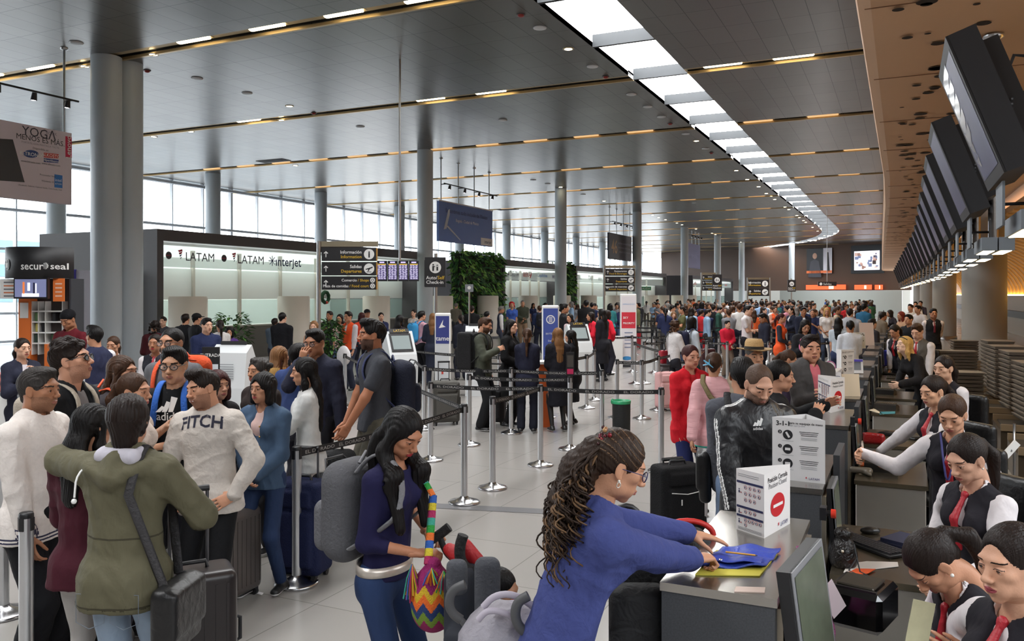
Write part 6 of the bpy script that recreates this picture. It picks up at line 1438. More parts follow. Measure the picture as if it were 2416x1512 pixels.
# ---- pole mounted screens, panels and light boxes above the desks
m_case = mat((30, 31, 35), .5); m_lcd = mat((70, 72, 104), .3, 0, .3, var=(3, .3)); m_grey = mat((112, 118, 124), .5)
mdep = [5.0, 7.5, 9.3, 10.9, 12.7, 14.4, 16.5, 18.7, 20.8, 22.9, 25.3, 27.6, 30, 32.5, 35, 38, 41, 44.5, 48, 52]
for i, d in enumerate(mdep):
	y = hy_of(d, .3); b_ = bend(y); o = thing('flight_screen', ('large tilted flight screen nearest the camera, its glass reflecting a striped banner' if i == 0 else 'tilted dark flight screen over the counters, %s from the camera' % ordn[i]), 'screen', (b_, y, 3.25))
	t = math.atan2(.30, .82); u_ = unit(vec((-math.sin(t), 0, math.cos(t)))); r_ = vec((0, -1, 0)); n = np.cross(r_, u_)
	W2, H2 = 1.02, .90; c = vec((.40, W2/2, 0))
	m = MB(); m.slab(c, r_, u_, W2, H2, .16, m_case); m.slab(c-n*.16, r_, u_, W2*.8, H2*.8, .10, m_blk);
	for k in range(3): m.box(c-n*.2+vec((.0, -W2*.42, -.05-.03*k)), c-n*.2+vec((.01, -W2*.40, -.04-.03*k)), m_grey)
	m.build('casing', o)
	m = MB(); m.slab(c+n*.012, r_, u_, W2, H2, .014, mat((20, 21, 24), .5)); m.rect(c+n*.012, r_, u_, W2*.86, H2*.84, m_lcd, .002)
	if i == 0:  # pale stripes painted on the glass as a banner reflection
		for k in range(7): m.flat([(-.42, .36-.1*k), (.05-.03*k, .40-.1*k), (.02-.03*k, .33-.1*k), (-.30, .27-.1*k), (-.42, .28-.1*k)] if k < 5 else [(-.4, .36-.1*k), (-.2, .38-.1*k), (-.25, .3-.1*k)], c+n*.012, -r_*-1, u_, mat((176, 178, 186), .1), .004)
	m.build('glass', o)
	m = MB(); px_ = .78; m.cyl((px_, W2*.62, SOF-3.32), (px_, W2*.62, 2.63-3.25), .045, steel((190, 186, 184), .2), n=14); m.lathe([(.09, 0), (.09, -.02), (.05, -.04)], steel(), (px_, W2*.62, SOF-3.285), 16); m.build('pole', o)
	m = MB(); m.box((px_-.22, W2*.5, -.12), (px_+.05, W2*.74, .16), m_blk, bev=.02); m.tube([(px_-.2, W2*.6, .2), (px_-.12, W2*.62, .42), (px_-.02, W2*.62, .40)], .012, m_blk, 6); m.build('bracket', o)
	lb = thing('counter_light_box', 'grey light box with two glowing strips under the %s flight screen' % ordn[i], 'lamp', (b_+px_, y+W2*.62, 2.5))
	m = MB(); m.box((-.13, -.45, .0), (-.005, .45, .12), m_grey); m.box((.005, -.45, .0), (.13, .45, .12), m_grey); m.build('housing', lb)
	for s_ in (-1, 1):
		m = MB(); m.box((s_*.068-.045, -.38, -.004), (s_*.068+.045, .38, .0), emis((255, 226, 176), 14)); m.build('tube_lamp', lb)
	m = MB(); m.box((-.21, -.25, .04), (-.195, .15, .32), m_grey); m.cyl((-.2, .05, .2), (0, .05, .2), .012, m_blk, n=6); m.build('side_panel', lb)
# ---- staff corridor: tray stacks, belts, rollers
m_tray = mat((120, 110, 98), .5); m_trayd = mat((74, 66, 58), .5)
def tray_stack(px, d, n, w_, l_, label, rz=0, z0=0):
	o = thing('tray_stack', label, 'tray stack', D(px, d, z0), rz)
	for k in range(n):
		z = .065*k+.02; m = MB(); m.prism([(-w_/2+.03, z), (w_/2-.03, z), (w_/2-.01, z+.03), (w_/2, z+.045), (w_/2, z+.05), (-w_/2, z+.05), (-w_/2, z+.045), (-w_/2+.01, z+.03)], 'y', -l_/2, l_/2, m_tray)
		m.box((-w_/2+.02, -l_/2-.01, z+.01), (w_/2-.02, l_/2+.01, z+.045), m_trayd); t_ = m.build('tray', o)
for (px, d, n, lb) in ((2353, 15, 13, 'tall stack of grey luggage trays left of the corridor group'), (2372, 13.5, 13, 'tall tray stack second from the big column'), (2407, 12.2, 13, 'tall tray stack third from the big column'), (2444, 11, 12, 'tray stack cut by the right picture edge')):
	tray_stack(px, d, n, .45, .62, lb, .1, .42)
tray_stack(2258, 14.2, 12, .75, .5, 'low wide stack of trays in front of the massive column', .1)
tray_stack(2255, 18.5, 13, .8, .5, 'tray stack beyond the standing vested man', .1)
tray_stack(2275, 21.5, 14, .6, .5, 'far tray stack beside the massive column foot', .1)
cb = MB(); mcb = mat((74, 64, 52), .3, .5); md2 = mat((30, 26, 22), .5)
for k in range(12):
	y = 3.4+1.8*k; m = MB(); m.box((1.15+bend(y), y, 0), (WB-.3+bend(y), y+1.05, .34), mcb); m.box((1.15+bend(y), y-.04, .34), (WB-.3+bend(y), y+.04, .42), mat((150, 130, 104), .35, .6)); m.box((1.15+bend(y), y+1.0, .34), (WB-.3+bend(y), y+1.06, .42), mat((150, 130, 104), .35, .6)); m.box((1.2+bend(y), y+.06, .34), (WB-.35+bend(y), y+.98, .36), md2)
	for j in range(2): m.ball((1.6+.9*j, y-.045, .25), .015, emis((230, 30, 30), 3), 6)
	tag(m.build('baggage_belt'), 'dark baggage conveyor crossing the staff corridor, %s from the camera' % ordn[k], 'conveyor')
q = D(2385, 7.0, .78); o = thing('tilted_reader', 'white tilted reader screen on a thin arm by the tray stacks', 'device', q, TH); m = MB(); m.slab((0, 0, 0), unit(vec((1, 0, 1.1))), unit(vec((-1.1, 0, 1))), .18, .06, .02, m_wt); m.build('head', o); m = MB(); m.tube([(0, 0, 0), (.06, .05, -.02), (.06, .05, .22)], .012, steel(), 6); m.tube([(.06, .05, -.0), (.06, .05, -.40)], .012, steel(), 6); m.build('arm', o)
def smooth_pts(P_, it=2):
	for _ in range(it):
		Q_ = [P_[0]]
		for a, b in zip(P_[:-1], P_[1:]): Q_ += [a*.75+b*.25, a*.25+b*.75]
		P_ = Q_+[P_[-1]]
	return P_
# == BAGS
def suitcase(label, at, rz, w_, h_, d_, c, soft=True, handle=.25, name='suitcase', txt=None, stripe=None, z=0.0, mm=None):
	o = thing(name, label, 'suitcase', (at[0], at[1], z), rz); mm = mm or (mat(c, .85, 0, .2, bump=(90, .4)) if soft else mat(c, .35, 0, .5)); w0 = .045
	qsolid('shell', [rbx((0, 0, w0+h_/2), (w_/2, d_/2, h_/2), .045, .02)]+([rbx((0, -d_/2-.005, w0+h_*.40), (w_/2-.05, .03, h_*.30), .02, .012), rbx((0, -d_/2-.002, w0+h_*.83), (w_/2-.06, .025, h_*.09), .015, .012)] if soft else []), .012, mm, o)
	if not soft:
		m = MB()
		for k in range(-3, 4): m.box((k*w_/8-.006, -d_/2-.004, w0+.06), (k*w_/8+.006, d_/2+.004, w0+h_-.06), mm)
		m.build('ribs', o)
	for sx_ in (-1, 1):
		for sy_ in (-1, 1): m = MB(); m.tube([(sx_*(w_/2-.05)-.012, sy_*(d_/2-.04), .026), (sx_*(w_/2-.05)+.012, sy_*(d_/2-.04), .026)], .026, m_blk, 12); m.box((sx_*(w_/2-.05)-.018, sy_*(d_/2-.04)-.018, .035), (sx_*(w_/2-.05)+.018, sy_*(d_/2-.04)+.018, .06), m_blk); m.build('wheel', o)
	if handle:
		m = MB(); zt = w0+h_+handle
		for s_ in (-1, 1): m.cyl((s_*.09, d_/2-.05, w0+h_-.02), (s_*.09, d_/2-.05, zt), .009, steel((120, 120, 124), .3), n=8)
		m.tube([(-.10, d_/2-.05, zt), (.10, d_/2-.05, zt)], .016, m_blk, 10); m.build('pull_handle', o)
	m = MB(); m.tube([(-.08, 0, w0+h_-.005), (-.07, 0, w0+h_+.03), (.07, 0, w0+h_+.03), (.08, 0, w0+h_-.005)], .011, m_blk, 8); m.build('top_grip', o); m = MB(); m.tube([(w_/2-.005, 0, w0+h_*.4), (w_/2+.03, 0, w0+h_*.42), (w_/2+.03, 0, w0+h_*.58), (w_/2-.005, 0, w0+h_*.6)], .010, m_blk, 8); m.build('side_grip', o)
	if stripe: m = MB(); m.tube([(-w_/2+.06, -d_/2-.035, w0+h_*.66), (0, -d_/2-.04, w0+h_*.63), (w_/2-.06, -d_/2-.035, w0+h_*.66)], .004, m_wt, 6); m.box((-.06, -d_/2-.037, w0+h_*.48), (-.05, -d_/2-.034, w0+h_*.56), m_wt); m.build('piping', o)
	if txt: m = MB(); m.text(txt, (w_/2+.002, 0, w0+h_*.5), UP, vec((0, -1, 0)), .10, mat((110, 110, 114), .6), bold=1, lift=.004); m.build('lettering', o)
	return o
def on_back(info, label, c, w_=.32, h_=.46, d_=.18, dz=.0, strap=(30, 30, 34), c2=None, x=0, name='backpack', cat='backpack', hard=False, back=-1, mm=None):
	"""rucksack worn on the person's back; its own thing, straps over the shoulders"""
	P0 = info['CH']*.6+info['SH']*.4+info['fw']*back*(.13*info['s']+d_/2)+info['rt']*x+info['u']*dz-info['u']*h_*.28; M = info['root'].matrix_basis
	o = thing(name, label, cat, M @ Vector(P0), info['root'].rotation_euler.z); mm = mm or mat(c, .8, 0, .3, bump=(70, .4)); m2 = mat(c2, .8, 0, .3, bump=(70, .4)) if c2 else mm
	k = back
	qsolid('main_pouch', [rbx((0, 0, 0), (w_/2, d_/2, h_/2), .03 if hard else min(.095, d_/2-.004), .02)], .012, mm, o)
	qsolid('front_pocket', [rbx((0, k*d_/2, -h_*.16), (w_*.38, .05, h_*.26), .03 if hard else .05, .02)], .012, m2, o)
	m = MB(); m.tube([(-w_*.3, k*(d_/2-.03), h_*.40), (-w_*.2, k*(d_/2+.0), h_*.49), (w_*.2, k*(d_/2), h_*.49), (w_*.3, k*(d_/2-.03), h_*.40)], .006, m_blk, 6); m.tube([(-.04, -k*d_*.4, h_*.48), (0, -k*d_*.42, h_*.58), (.04, -k*d_*.4, h_*.48)], .010, mat(strap, .7), 6); m.build('zip_and_grip', o)
	for s_ in (-1, 1):
		S = info['SH']+info['rt']*s_*.085*info['s']-P0; fw = info['fw']; u = info['u']; t_ = .155*info['s']; pts = [vec((s_*w_*.28, -k*d_/2, h_*.42)), S+fw*k*.07+u*.075, S+u*.095+fw*-k*.01, S-fw*k*t_*.75+u*.02, S-fw*k*t_*.85-u*.14+info['rt']*s_*.015, S-fw*k*.04-u*.23+info['rt']*s_*.055, vec((s_*w_*.45, -k*d_/2, -h_*.3))]
		m = MB(); m.tube(smooth_pts([vec(p_) for p_ in pts]), .021, mat(strap, .8, bump=(70, .4)), 8, flat=.35); m.build('strap', o)
	return o
def side_bag(info, label, c, px, dz, w_=.3, h_=.25, d_=.1, strap=True, cross=True, sidez=1, c2=None, name='shoulder_bag'):
	s_ = sidez; P0 = info['P']+info['rt']*(s_*(.20*info['s']+d_/2))+vec((0, px, dz)); M = info['root'].matrix_basis; o = thing(name, label, 'bag', M @ Vector(P0), info['root'].rotation_euler.z)
	qsolid('body', [rbx((0, 0, 0), (d_/2, w_/2, h_/2), .035, .02), rbx((s_*d_/2, 0, h_*.1), (.02, w_/2-.005, h_*.34), .015, .01)], .012, leather(c), o)
	if strap:
		sh = info['SH']+info['rt']*(-s_ if cross else s_)*.10*info['s']-P0; ch = info['CH']-P0; k = -1
		back = [sh+info['fw']*-.01+info['u']*.09, sh-info['fw']*.085+info['u']*.03, ch-info['fw']*.165+info['rt']*(-s_*.02 if cross else s_*.1)-info['u']*.0, vec((-s_*.04, -.05, .15)), vec((0, -w_*.35, h_/2-.02))]
		front = [sh-info['fw']*.01+info['u']*.09, sh+info['fw']*.10+info['u']*.02, ch+info['fw']*.19+info['rt']*(-s_*.02 if cross else s_*.1), vec((-s_*.03, .08, .15)), vec((0, w_*.35, h_/2-.02))]
		m = MB(); sm_ = mat(c2 or (30, 30, 33), .7, bump=(60, .5)); m.tube(back, .022, sm_, 6, flat=.25); m.tube(front, .022, sm_, 6, flat=.25); m.build('strap', o)
	return o
# == PEOPLE, NEAR
def L_(at, face, Wp):              # a world point in the person's own frame
	A = math.radians(295.3+face)-math.pi/2; v = vec(Wp)-vec((at[0], at[1], 0)); c_, s_ = math.cos(-A), math.sin(-A)
	return vec((c_*v[0]-s_*v[1], s_*v[0]+c_*v[1], v[2]))
HV = .0027; VX = .009
def addsolid(info, name, prims, vox, m): return qsolid(name, prims, vox, m, info['root'])
def collar_part(info, c, r=.062, name='collar'):
	s = info['s']; SH, u, fw, rt = info['SH'], info['u'], info['fw'], info['rt']; h = info['h']
	return addsolid(info, name, [cap(SH+u*.018*h-fw*.01, SH+u*.042*h, r*s, r*.92*s, .01), cap(SH+u*.0*h+fw*.01, SH+u*.12*h+fw*.03, r*.86*s, r*1.1*s, -.004), cap(SH+u*.1*h+fw*.1*s, SH+fw*.11*s+u*.01*h, .05*s, .004, -.004)], .007, cloth(c))
at = D(1312, 2.72, 0); fc = 102
rh, lh = L_(at, fc, D(1655, 2.98, 1.14)), L_(at, fc, D(1700, 3.22, 1.15))
bs_ = {'c': (62, 70, 122)}
w1 = person('person with long curly highlighted hair and glasses in blue sweater, at the near counter', at, 1.67, fc, 'f', 'mid', None, 'brown', bs_['c'], 'sweater', (24, 26, 34), 'jeans', la=lh, ra=rh, lean=18, hp=22, hy=8, g=1.08, vox=.0085, hv=.0026, elbowR=(.5, -.1, -1), elbowL=(-.6, .1, -.8), pnR=(0, -.1, -1), pnL=(0, -.1, -1), curlR=.9, curlL=.12, seed=3, lipc=(158, 84, 74), dirL=(.1, 1, -.18), dirR=(-.3, 1, -.05))
glasses(w1, (40, 44, 90)); earring(w1, -1 if 0 else 1)
m = MB(); e_ = hp(w1, (.083, .006, -.040)); m.tube([e_+w1['HR'] @ vec((0, .006*math.cos(a), -.008+.009*math.sin(a))) for a in [6.283*i/12 for i in range(12)]], .0018, steel((230, 225, 215)), 6, closed=True); m.build('hoop_earring', w1['root'])
def curly_hair(info):
	hb, hl_ = hairm((44, 30, 21)), hairm((104, 78, 54)); q = QM(); hq = [p for p in hair_prims('pony')][:4]
	V, Q = solid([ell((0, -.018, .038), (.083, .101, .092), .02), cap((0, -.06, .02), (0, -.095, -.03), .056, .05, .03)]+[ell((0, .105, -.035), (.062, .075, .115), -.012)]+[ell((s*.088, .004, -.012), (.03, .022, .034), -.008) for s in (-1, 1)]+[rbx((0, .055, -.125), (.12, .085, .10), .02, -.01)], .0032, 1)
	N = vnormals(V, Q); ph = V[:, 2]*420+V[:, 1]*90+6*np.sin(V[:, 1]*22); V = V+N*(.0007*np.sin(ph)+.0006*np.sin(ph*.5))[:, None]
	q.add(V @ info['HM'].T+info['hc'], Q, hb); c = V[Q].mean(1); st_ = (np.sin(c[:, 2]*260+c[:, 1]*70+4*np.sin(c[:, 1]*24)) > .95) & (c[:, 2] > .02); q.M[0][st_] = q.mi(hl_)
	b_ = [hp(info, p) for p in ((0, -.09, .02), (0, -.12, -.06))]; b_ += [b_[1]+vec((0, -.04, -.10)), b_[1]+vec((0, -.05, -.20))]; V, Q = solid([cap(b_[k], b_[k+1], (.055, .06, .058)[k], (.06, .058, .035)[k], .03) for k in range(3)], .005); N = vnormals(V, Q); V = V+N*(.003*np.sin(V[:, 2]*260+5*np.sin(V[:, 0]*60))*np.sin(V[:, 0]*190))[:, None]; q.add(V, Q, hb)
	ho = q.build('hair', info['root']); r = random.Random(11)
	R = info['HR']
	groups = [MB(), MB()]
	for k in range(300):
		a = r.uniform(-1, 1); p0 = hp(info, (.058*a, -.085-.02*r.random(), .045-.13*r.random())); L = r.uniform(.18, .36); n = 34; tw = r.uniform(6, 9); rad = r.uniform(.011, .022); ph0 = r.uniform(0, 6.28); pts = []
		dx = .07*a+r.uniform(-.03, .03); bk = r.uniform(.05, .13)
		for i in range(n):
			t = i/(n-1); pts.append(p0+vec((dx*t+rad*min(1, 2*t)*math.cos(ph0+6.28*tw*t*.55), -bk*math.sin(min(1, t*1.5)*1.57)+rad*min(1, 2*t)*math.sin(ph0+6.28*tw*t*.55), -L*t**1.15)))
		groups[1 if r.random() < .16 else 0].tube(pts, [.0052*(1-.55*i/(n-1)) for i in range(n)], hl_ if 0 else (hl_ if r.random() < .1 else hb), 5)
	groups[0].build('curls', ho)
	g2 = MB(); g2.v = groups[1].v; g2.f = groups[1].f; g2.m = [0]*len(g2.f); g2.s = groups[1].s; g2.mats = [hl_]; g2.build('highlighted_curls', ho)
	m = MB(); rr = random.Random(2)
	for k in range(26): m.ball(hp(info, (rr.uniform(.01, .05), -.075-rr.uniform(0, .03), .085+rr.uniform(-.035, .03))), rr.uniform(.005, .009), mat(rr.choice(((120, 20, 30), (60, 20, 24), (160, 120, 80), (90, 16, 30))), .25, .2), 8)
	m.build('hair_clip', info['root'])
curly_hair(w1)
q = vec(D(1545, 3.35, 0)); o = thing('handbag', 'open black bag with red trim and handles in front of the blue sweater woman', 'bag', (q[0], q[1], 0.0), TH)
qsolid('body', [rbx((0, 0, .88), (.17, .10, .28), .05, .02), rbx((.13, .05, .93), (.10, .09, .20), .04, .02)], .011, mat((20, 19, 20), .7, bump=(50, .5)), o)
m = MB(); m.tube([(.14+.11*math.cos(a), .05, 1.11+.06*math.sin(a)) for a in [math.pi*i/12 for i in range(13)]], .012, mat((190, 36, 30), .5), 8); m.build('trim', o)
m = MB(); m.tube([(-.12+.075*math.cos(a), -.02, 1.13+.12*math.sin(a)) for a in [math.pi*(-.1+1.2*i/12) for i in range(13)]], .012, m_blk, 8); m.build('handle', o)
qsolid('baby_wipe', [ell((.03, -.02, 1.13), (.045, .03, .055), .02), ell((.0, -.03, 1.16), (.03, .025, .035), .02), ell((.05, -.04, 1.09), (.04, .02, .05), .02)], .007, mat((226, 212, 190), .8, bump=(30, 1)), o)
q = vec(D(1508, 3.0, 0)); o = thing('hanging_coat', 'black garment hanging down under the blue sweater woman\'s forearms', 'garment', (q[0], q[1], 0), TH)
qsolid('cloth', [rbx((0, 0, .72), (.11, .06, .33), .05, .02), ell((.04, -.03, .55), (.10, .07, .20), .05)], .012, mat((15, 15, 18), .75, bump=(16, .9)), o)
at = D(918, 3.70, 0); fc = 62
w2 = person('person with very long black hair, navy top and jeans, holding a woven bag', at, 1.60, fc, 'f', (176, 120, 90), 'longf', 'black', (28, 26, 62), 'tight', (38, 56, 92), 'jeans', la=L_(at, fc, D(1010, 3.95, .965)), ra=L_(at, fc, D(985, 3.55, .99)), hp=30, hy=8, lean=5, vox=.0085, hv=.0027, hl=.44, sleeve=1.35, g=.98, hem=-.0, mood='', curlL=.8, curlR=.9, lipc=(170, 50, 56), dirR=(-.5, 1, .05), dirL=(.3, 1, .0), pnR=(0, -.2, -1), pnL=(0, -.2, -1), seed=8, elbowR=(.5, -1, -.6), elbowL=(-.6, -.6, -.7))
s = w2['s']; m = MB(); P = w2['P']; pts = [P+vec((.160*s*math.cos(a), .112*s*math.sin(a)-.004, .045)) for a in [6.283*i/36 for i in range(36)]]
m.rings([[p+UP*z+unit(p-P)*t for p in pts] for z, t in ((-.022, 0), (-.022, .006), (.022, .006), (.022, 0))], mat((206, 196, 186), .35, .5, var=(40, .2)), cap=False); m.build('belt', w2['root'])
on_back(w2, 'grey rounded backpack on the stroller woman\'s back', (88, 88, 92), .30, .46, .20, -.03, c2=(104, 104, 108), strap=(120, 120, 124))
q = vec(D(1022, 3.50, 0)); bz = (CAMH-(1400-695)*3.5/1950); o = thing('woven_bag', 'multicoloured zigzag crochet bag with tassels hanging from the woman\'s shoulder', 'bag', (q[0], q[1], bz), TH)
zz = [mat(c, .85, bump=(160, .5)) for c in ((150, 30, 100), (216, 178, 40), (232, 108, 36), (34, 58, 110), (120, 150, 50), (150, 30, 90))]
V, Q = solid([ell((0, 0, -.01), (.098, .085, .115), .02), cap((0, 0, -.06), (0, 0, -.075), .085, .085, .03), cap((0, 0, .06), (0, 0, .12), .07, .035, .03)], .004, 2); qm = QM(); qm.add(V, Q, zz[0]); c = V[Q].mean(1)
a_ = np.arctan2(c[:, 0], -c[:, 1]); tri = np.abs(((a_*4.2/math.pi) % 1)-.5)*.085; lev = (.098-(c[:, 2]+tri*1.0))/.036; li = np.clip(np.floor(lev), 0, 5).astype(int); li = np.where(c[:, 2] > .07, 0, li); li = np.where(c[:, 2] < -.118, 5, li)
qm.M[0][:] = [qm.mi(zz[i]) for i in li]; qm.build('pouch', o)
tc_ = [(40, 150, 60), (220, 110, 40), (40, 90, 170), (210, 190, 50), (170, 40, 90), (60, 160, 140)]
def tassel(x, y, z, n, L, seed):
	r = random.Random(seed); m = MB()
	for k in range(n): dx, dy = r.uniform(-.04, .04), r.uniform(-.03, .03); m.tube([(x, y, z), (x+dx*.6, y+dy, z-L*.4), (x+dx, y+dy, z-L*r.uniform(.7, 1))], .0032, mat(r.choice(tc_), .8), 4)
	m.build('tassel', o)
tassel(-.085, -.03, .135, 46, .16, 1); tassel(.05, -.075, .12, 40, .09, 2); tassel(.115, .02, -.02, 36, .17, 3); tassel(0, -.07, .13, 30, .07, 4)
sh_ = W_(w2, w2['SH']-w2['rt']*.10+w2['u']*.085); A0_ = vec(sh_)-vec(o.location); Ri = np.array([[math.cos(-TH), -math.sin(-TH), 0], [math.sin(-TH), math.cos(-TH), 0], [0, 0, 1]]); a0 = Ri @ A0_
ch_ = Ri @ (vec(W_(w2, w2['CH']-w2['rt']*.07+w2['fw']*.17))-vec(o.location)); m = MB(); pts = [a0+(ch_-a0)*t for t in np.linspace(0, 1, 9)]+[ch_+(vec((-.02, -.02, .13))-ch_)*t for t in np.linspace(.12, 1, 9)]
for k in range(len(pts)-1): m.tube([pts[k], pts[k+1]], [.018, .018], mat(tc_[k % 6], .8, bump=(120, .5)), 6, flat=.4)
m.build('strap', o)
SD = 3.15
def SP(px, py, d=SD): return vec(PT(px, py, d))
so = thing('stroller', 'folding stroller with red hood, grey headrests and black foam handles', 'stroller', (*SP(1150, 1400)[:2], 0)); s0 = vec(so.location)
def spt(*L, d=SD): return [SP(x, y, d if len(L) else d)-s0 for x, y in L]
foam, grym = mat((22, 21, 22), .75, bump=(80, .4)), mat((96, 96, 98), .5)
def stube(name, pts, r, m_, n=12, par=None): k = MB(); k.tube(smooth_pts([vec(p) for p in pts]), r, m_, n); return k.build(name, par or so)
stube('foam_handle', [SP(x, y, 3.3)-s0 for x, y in ((1093, 1262), (1084, 1290), (1086, 1325), (1110, 1352), (1128, 1345))], .022, foam)
stube('foam_handle', [SP(x, y, 3.7)-s0 for x, y in ((1060, 1243), (1036, 1262), (1015, 1275))], .022, foam)
stube('frame_tube', [SP(x, y, 3.7)-s0 for x, y in ((1036, 1262), (1052, 1305), (1068, 1318))], .014, foam)
stube('grey_handle', [SP(x, y, 2.95)-s0 for x, y in ((1098, 1378), (1066, 1392), (1058, 1425), (1068, 1448), (1088, 1462))], .017, mat((74, 74, 76), .55))
stube('grey_handle', [SP(x, y, 2.75)-s0 for x, y in ((1247, 1405), (1220, 1420), (1214, 1455), (1228, 1485), (1250, 1495))], .017, mat((74, 74, 76), .55))
stube('frame_tube', [SP(1084, 1458, 2.95)-s0, SP(1125, 1505, 2.95)-s0, SP(1180, 1560, 2.95)-s0], .012, grym)
stube('frame_tube', [SP(1250, 1495, 2.75)-s0, SP(1330, 1580, 2.8)-s0], .012, grym)
qsolid('hood', [cap(SP(1096, 1288, d_)-s0, SP(1212, 1425, d_)-s0, .032, .028, .02) for d_ in (3.36, 3.43, 3.5, 3.57)]+[cap(SP(1060, 1296, 3.55)-s0, SP(1085, 1318, 3.5)-s0, .028, .035, .02), rbx(SP(1118, 1380, 3.42)-s0, (.03, .04, .12), .03, .02)], .010, mat((170, 26, 32), .6, bump=(26, .5)), so)
qsolid('headrest', [rbx(SP(1078, 1362, 3.22)-s0, (.042, .03, .072), .03, .02, rotm(25)), ], .009, mat((74, 76, 82), .85, bump=(70, .4)), so)
qsolid('headrest', [rbx(SP(1150, 1400, 3.15)-s0, (.050, .035, .14), .035, .02, rotm(25)), ], .009, mat((70, 72, 78), .85, bump=(70, .4)), so)
qsolid('seat_back', [rbx(SP(1095, 1430, 3.3)-s0, (.05, .10, .16), .03, .02), rbx(SP(1185, 1470, 3.35)-s0, (.13, .16, .06), .04, .03), rbx(SP(1180, 1530, 3.2)-s0, (.19, .14, .09), .04, .03)], .012, mat((34, 38, 48), .8), so)
gh = QM(); V, Q = solid([ell(SP(1196, 1506, 2.92)-s0, (.16, .13, .13), .03), ell(SP(1160, 1525, 2.9)-s0, (.12, .12, .12), .03), ell(SP(1235, 1500, 2.95)-s0, (.10, .12, .12), .03)], .008); V = wrinkle(V, vnormals(V, Q), .006, 16, 2); gh.add(V, Q, mat((148, 144, 152), .7, bump=(60, .3))); gh.build('grey_hood', so)
stube('hood_piping', [SP(x, y, 2.82)-s0 for x, y in ((1140, 1432), (1165, 1405), (1210, 1400), (1260, 1430), (1300, 1480))], .012, mat((172, 164, 176), .6)); stube('hood_piping', [SP(x, y, 2.80)-s0 for x, y in ((1128, 1462), (1150, 1438), (1195, 1445), (1240, 1480), (1270, 1512))], .011, mat((172, 164, 176), .6))
for x, y, d in ((1090, 1640, 3.3), (1250, 1680, 2.95), (1150, 1700, 2.8), (1290, 1630, 3.4)):
	q = SP(x, y, d)-s0; q[2] = .075; m = MB(); m.tube([q+vec((.02*k, .02*k, 0)) for k in (-1, 1)], .07, m_blk, 18); m.build('wheel', so); stube('leg_tube', [q, q*.3+(SP(1180, 1530, 3.1)-s0)*.7], .011, grym)
at = D(1172, 3.38, 0); fc = 78
kd_ = person('person, small child in blue sitting in the stroller, playing with a toy', at, 1.05, fc, 'k', 'mid', 'buzz', 'black', (34, 46, 120), 'tee', (50, 50, 60), 'pants', sit=.30, z0=.17, la=(-.05, .20, .50), ra=(.05, .22, .48), hp=14, hy=8, vox=.009, hv=.0035, sleeve=1.5, headscale=1.22, g=1.0, curlL=.9, curlR=.9, seed=4, cat='child')
q = SP(1300, 1408, 3.3); o = thing('toy', 'small green and orange toy held by the child', 'toy', q); qsolid('green_part', [ell((0, 0, -.02), (.03, .03, .035), .01)], .005, plastic((110, 180, 70)), o); qsolid('orange_part', [rbx((0, 0, .018), (.022, .022, .018), .008, .005)], .005, plastic((236, 150, 50)), o)
at = D(302, 3.66, 0); fc = 176
w3 = person('person with dark bowl-cut hair, olive parka and light jeans, seen from behind', at, 1.645, fc, 'm', 'mid', 'bowl', 'dark', (84, 80, 62), 'jacket', (138, 154, 172), 'jeans', la=L_(at, fc, D(190, 4.05, 1.36)), ra=L_(at, fc, D(425, 3.85, 1.20)), vox=.0085, hv=.003, g=1.06, hem=-.13, hp=-4, hy=-12, elbowL=(-1, -.6, -.15), elbowR=(1, -.3, -.9), seed=12, topmat=mat((92, 88, 68), .75, 0, .3, bump=(13, .8, (1, 1, .6)), var=(5, .12)),
	mfT=lambda c, J: [(np.abs((c-J['P'])@J['u']+.10) < .006, cloth((62, 58, 44))), (np.abs((c-J['WA'])@J['u']-.0) < .004, cloth((66, 62, 48)))],
	extra_top=lambda J: [cap(J['SH']-J['fw']*.075+J['rt']*.12+J['u']*.005, J['SH']-J['fw']*.125-J['u']*.035, .034, .042, .03), cap(J['SH']-J['fw']*.075-J['rt']*.12+J['u']*.005, J['SH']-J['fw']*.125-J['u']*.035, .034, .042, .03), cap(J['SH']-J['fw']*.09+J['u']*.03, J['SH']-J['fw']*.11, .05, .04, .03)])
addsolid(w3, 'inner_hood', [cap(w3['SH']-w3['fw']*.055-w3['rt']*.07+w3['u']*.05, w3['SH']-w3['fw']*.075+w3['rt']*.07+w3['u']*.05, .038, .038, .02), cap(w3['SH']-w3['fw']*.02-w3['rt']*.08+w3['u']*.06, w3['SH']+w3['fw']*.03-w3['rt']*.07+w3['u']*.05, .03, .03, .02), cap(w3['SH']-w3['fw']*.02+w3['rt']*.08+w3['u']*.06, w3['SH']+w3['fw']*.03+w3['rt']*.07+w3['u']*.05, .03, .03, .02)], .008, cloth((190, 186, 196)))
m = MB(); b0 = w3['SH']-w3['rt']*.145-w3['fw']*.03; m.tube(smooth_pts([b0+vec((.03, .0, .03)), b0-w3['fw']*.10+vec((0, 0, -.01)), b0-w3['fw']*.115-UP*.11]), .0045, m_wt, 6); m.ball(b0-w3['fw']*.118-UP*.125, .012, m_wt, 8); m.build('drawstring', w3['root'])
for sx_ in (-1, 1):
	m = MB(); pw = .062; cpt = w3['P']+w3['rt']*.075*sx_-vec((0, .165, .10)); V = [cpt+w3['rt']*x*pw+UP*z-vec((0, .006*abs(x)*-1, 0)) for x, z in ((-1, .06), (1, .06), (1, -.06), (0, -.085), (-1, -.06))]
	pts = [v+vec((0, .012, 0)) for v in V]; m.tube(pts, .0016, mat((110, 120, 132), .7), 4, closed=True); m.build('back_pocket', w3['root'])
ms_ = side_bag(w3, 'black leather messenger bag slung on the olive parka man\'s right side', (20, 19, 20), -.02, -.16, .32, .30, .10, cross=False, sidez=1, c2=(44, 42, 44))
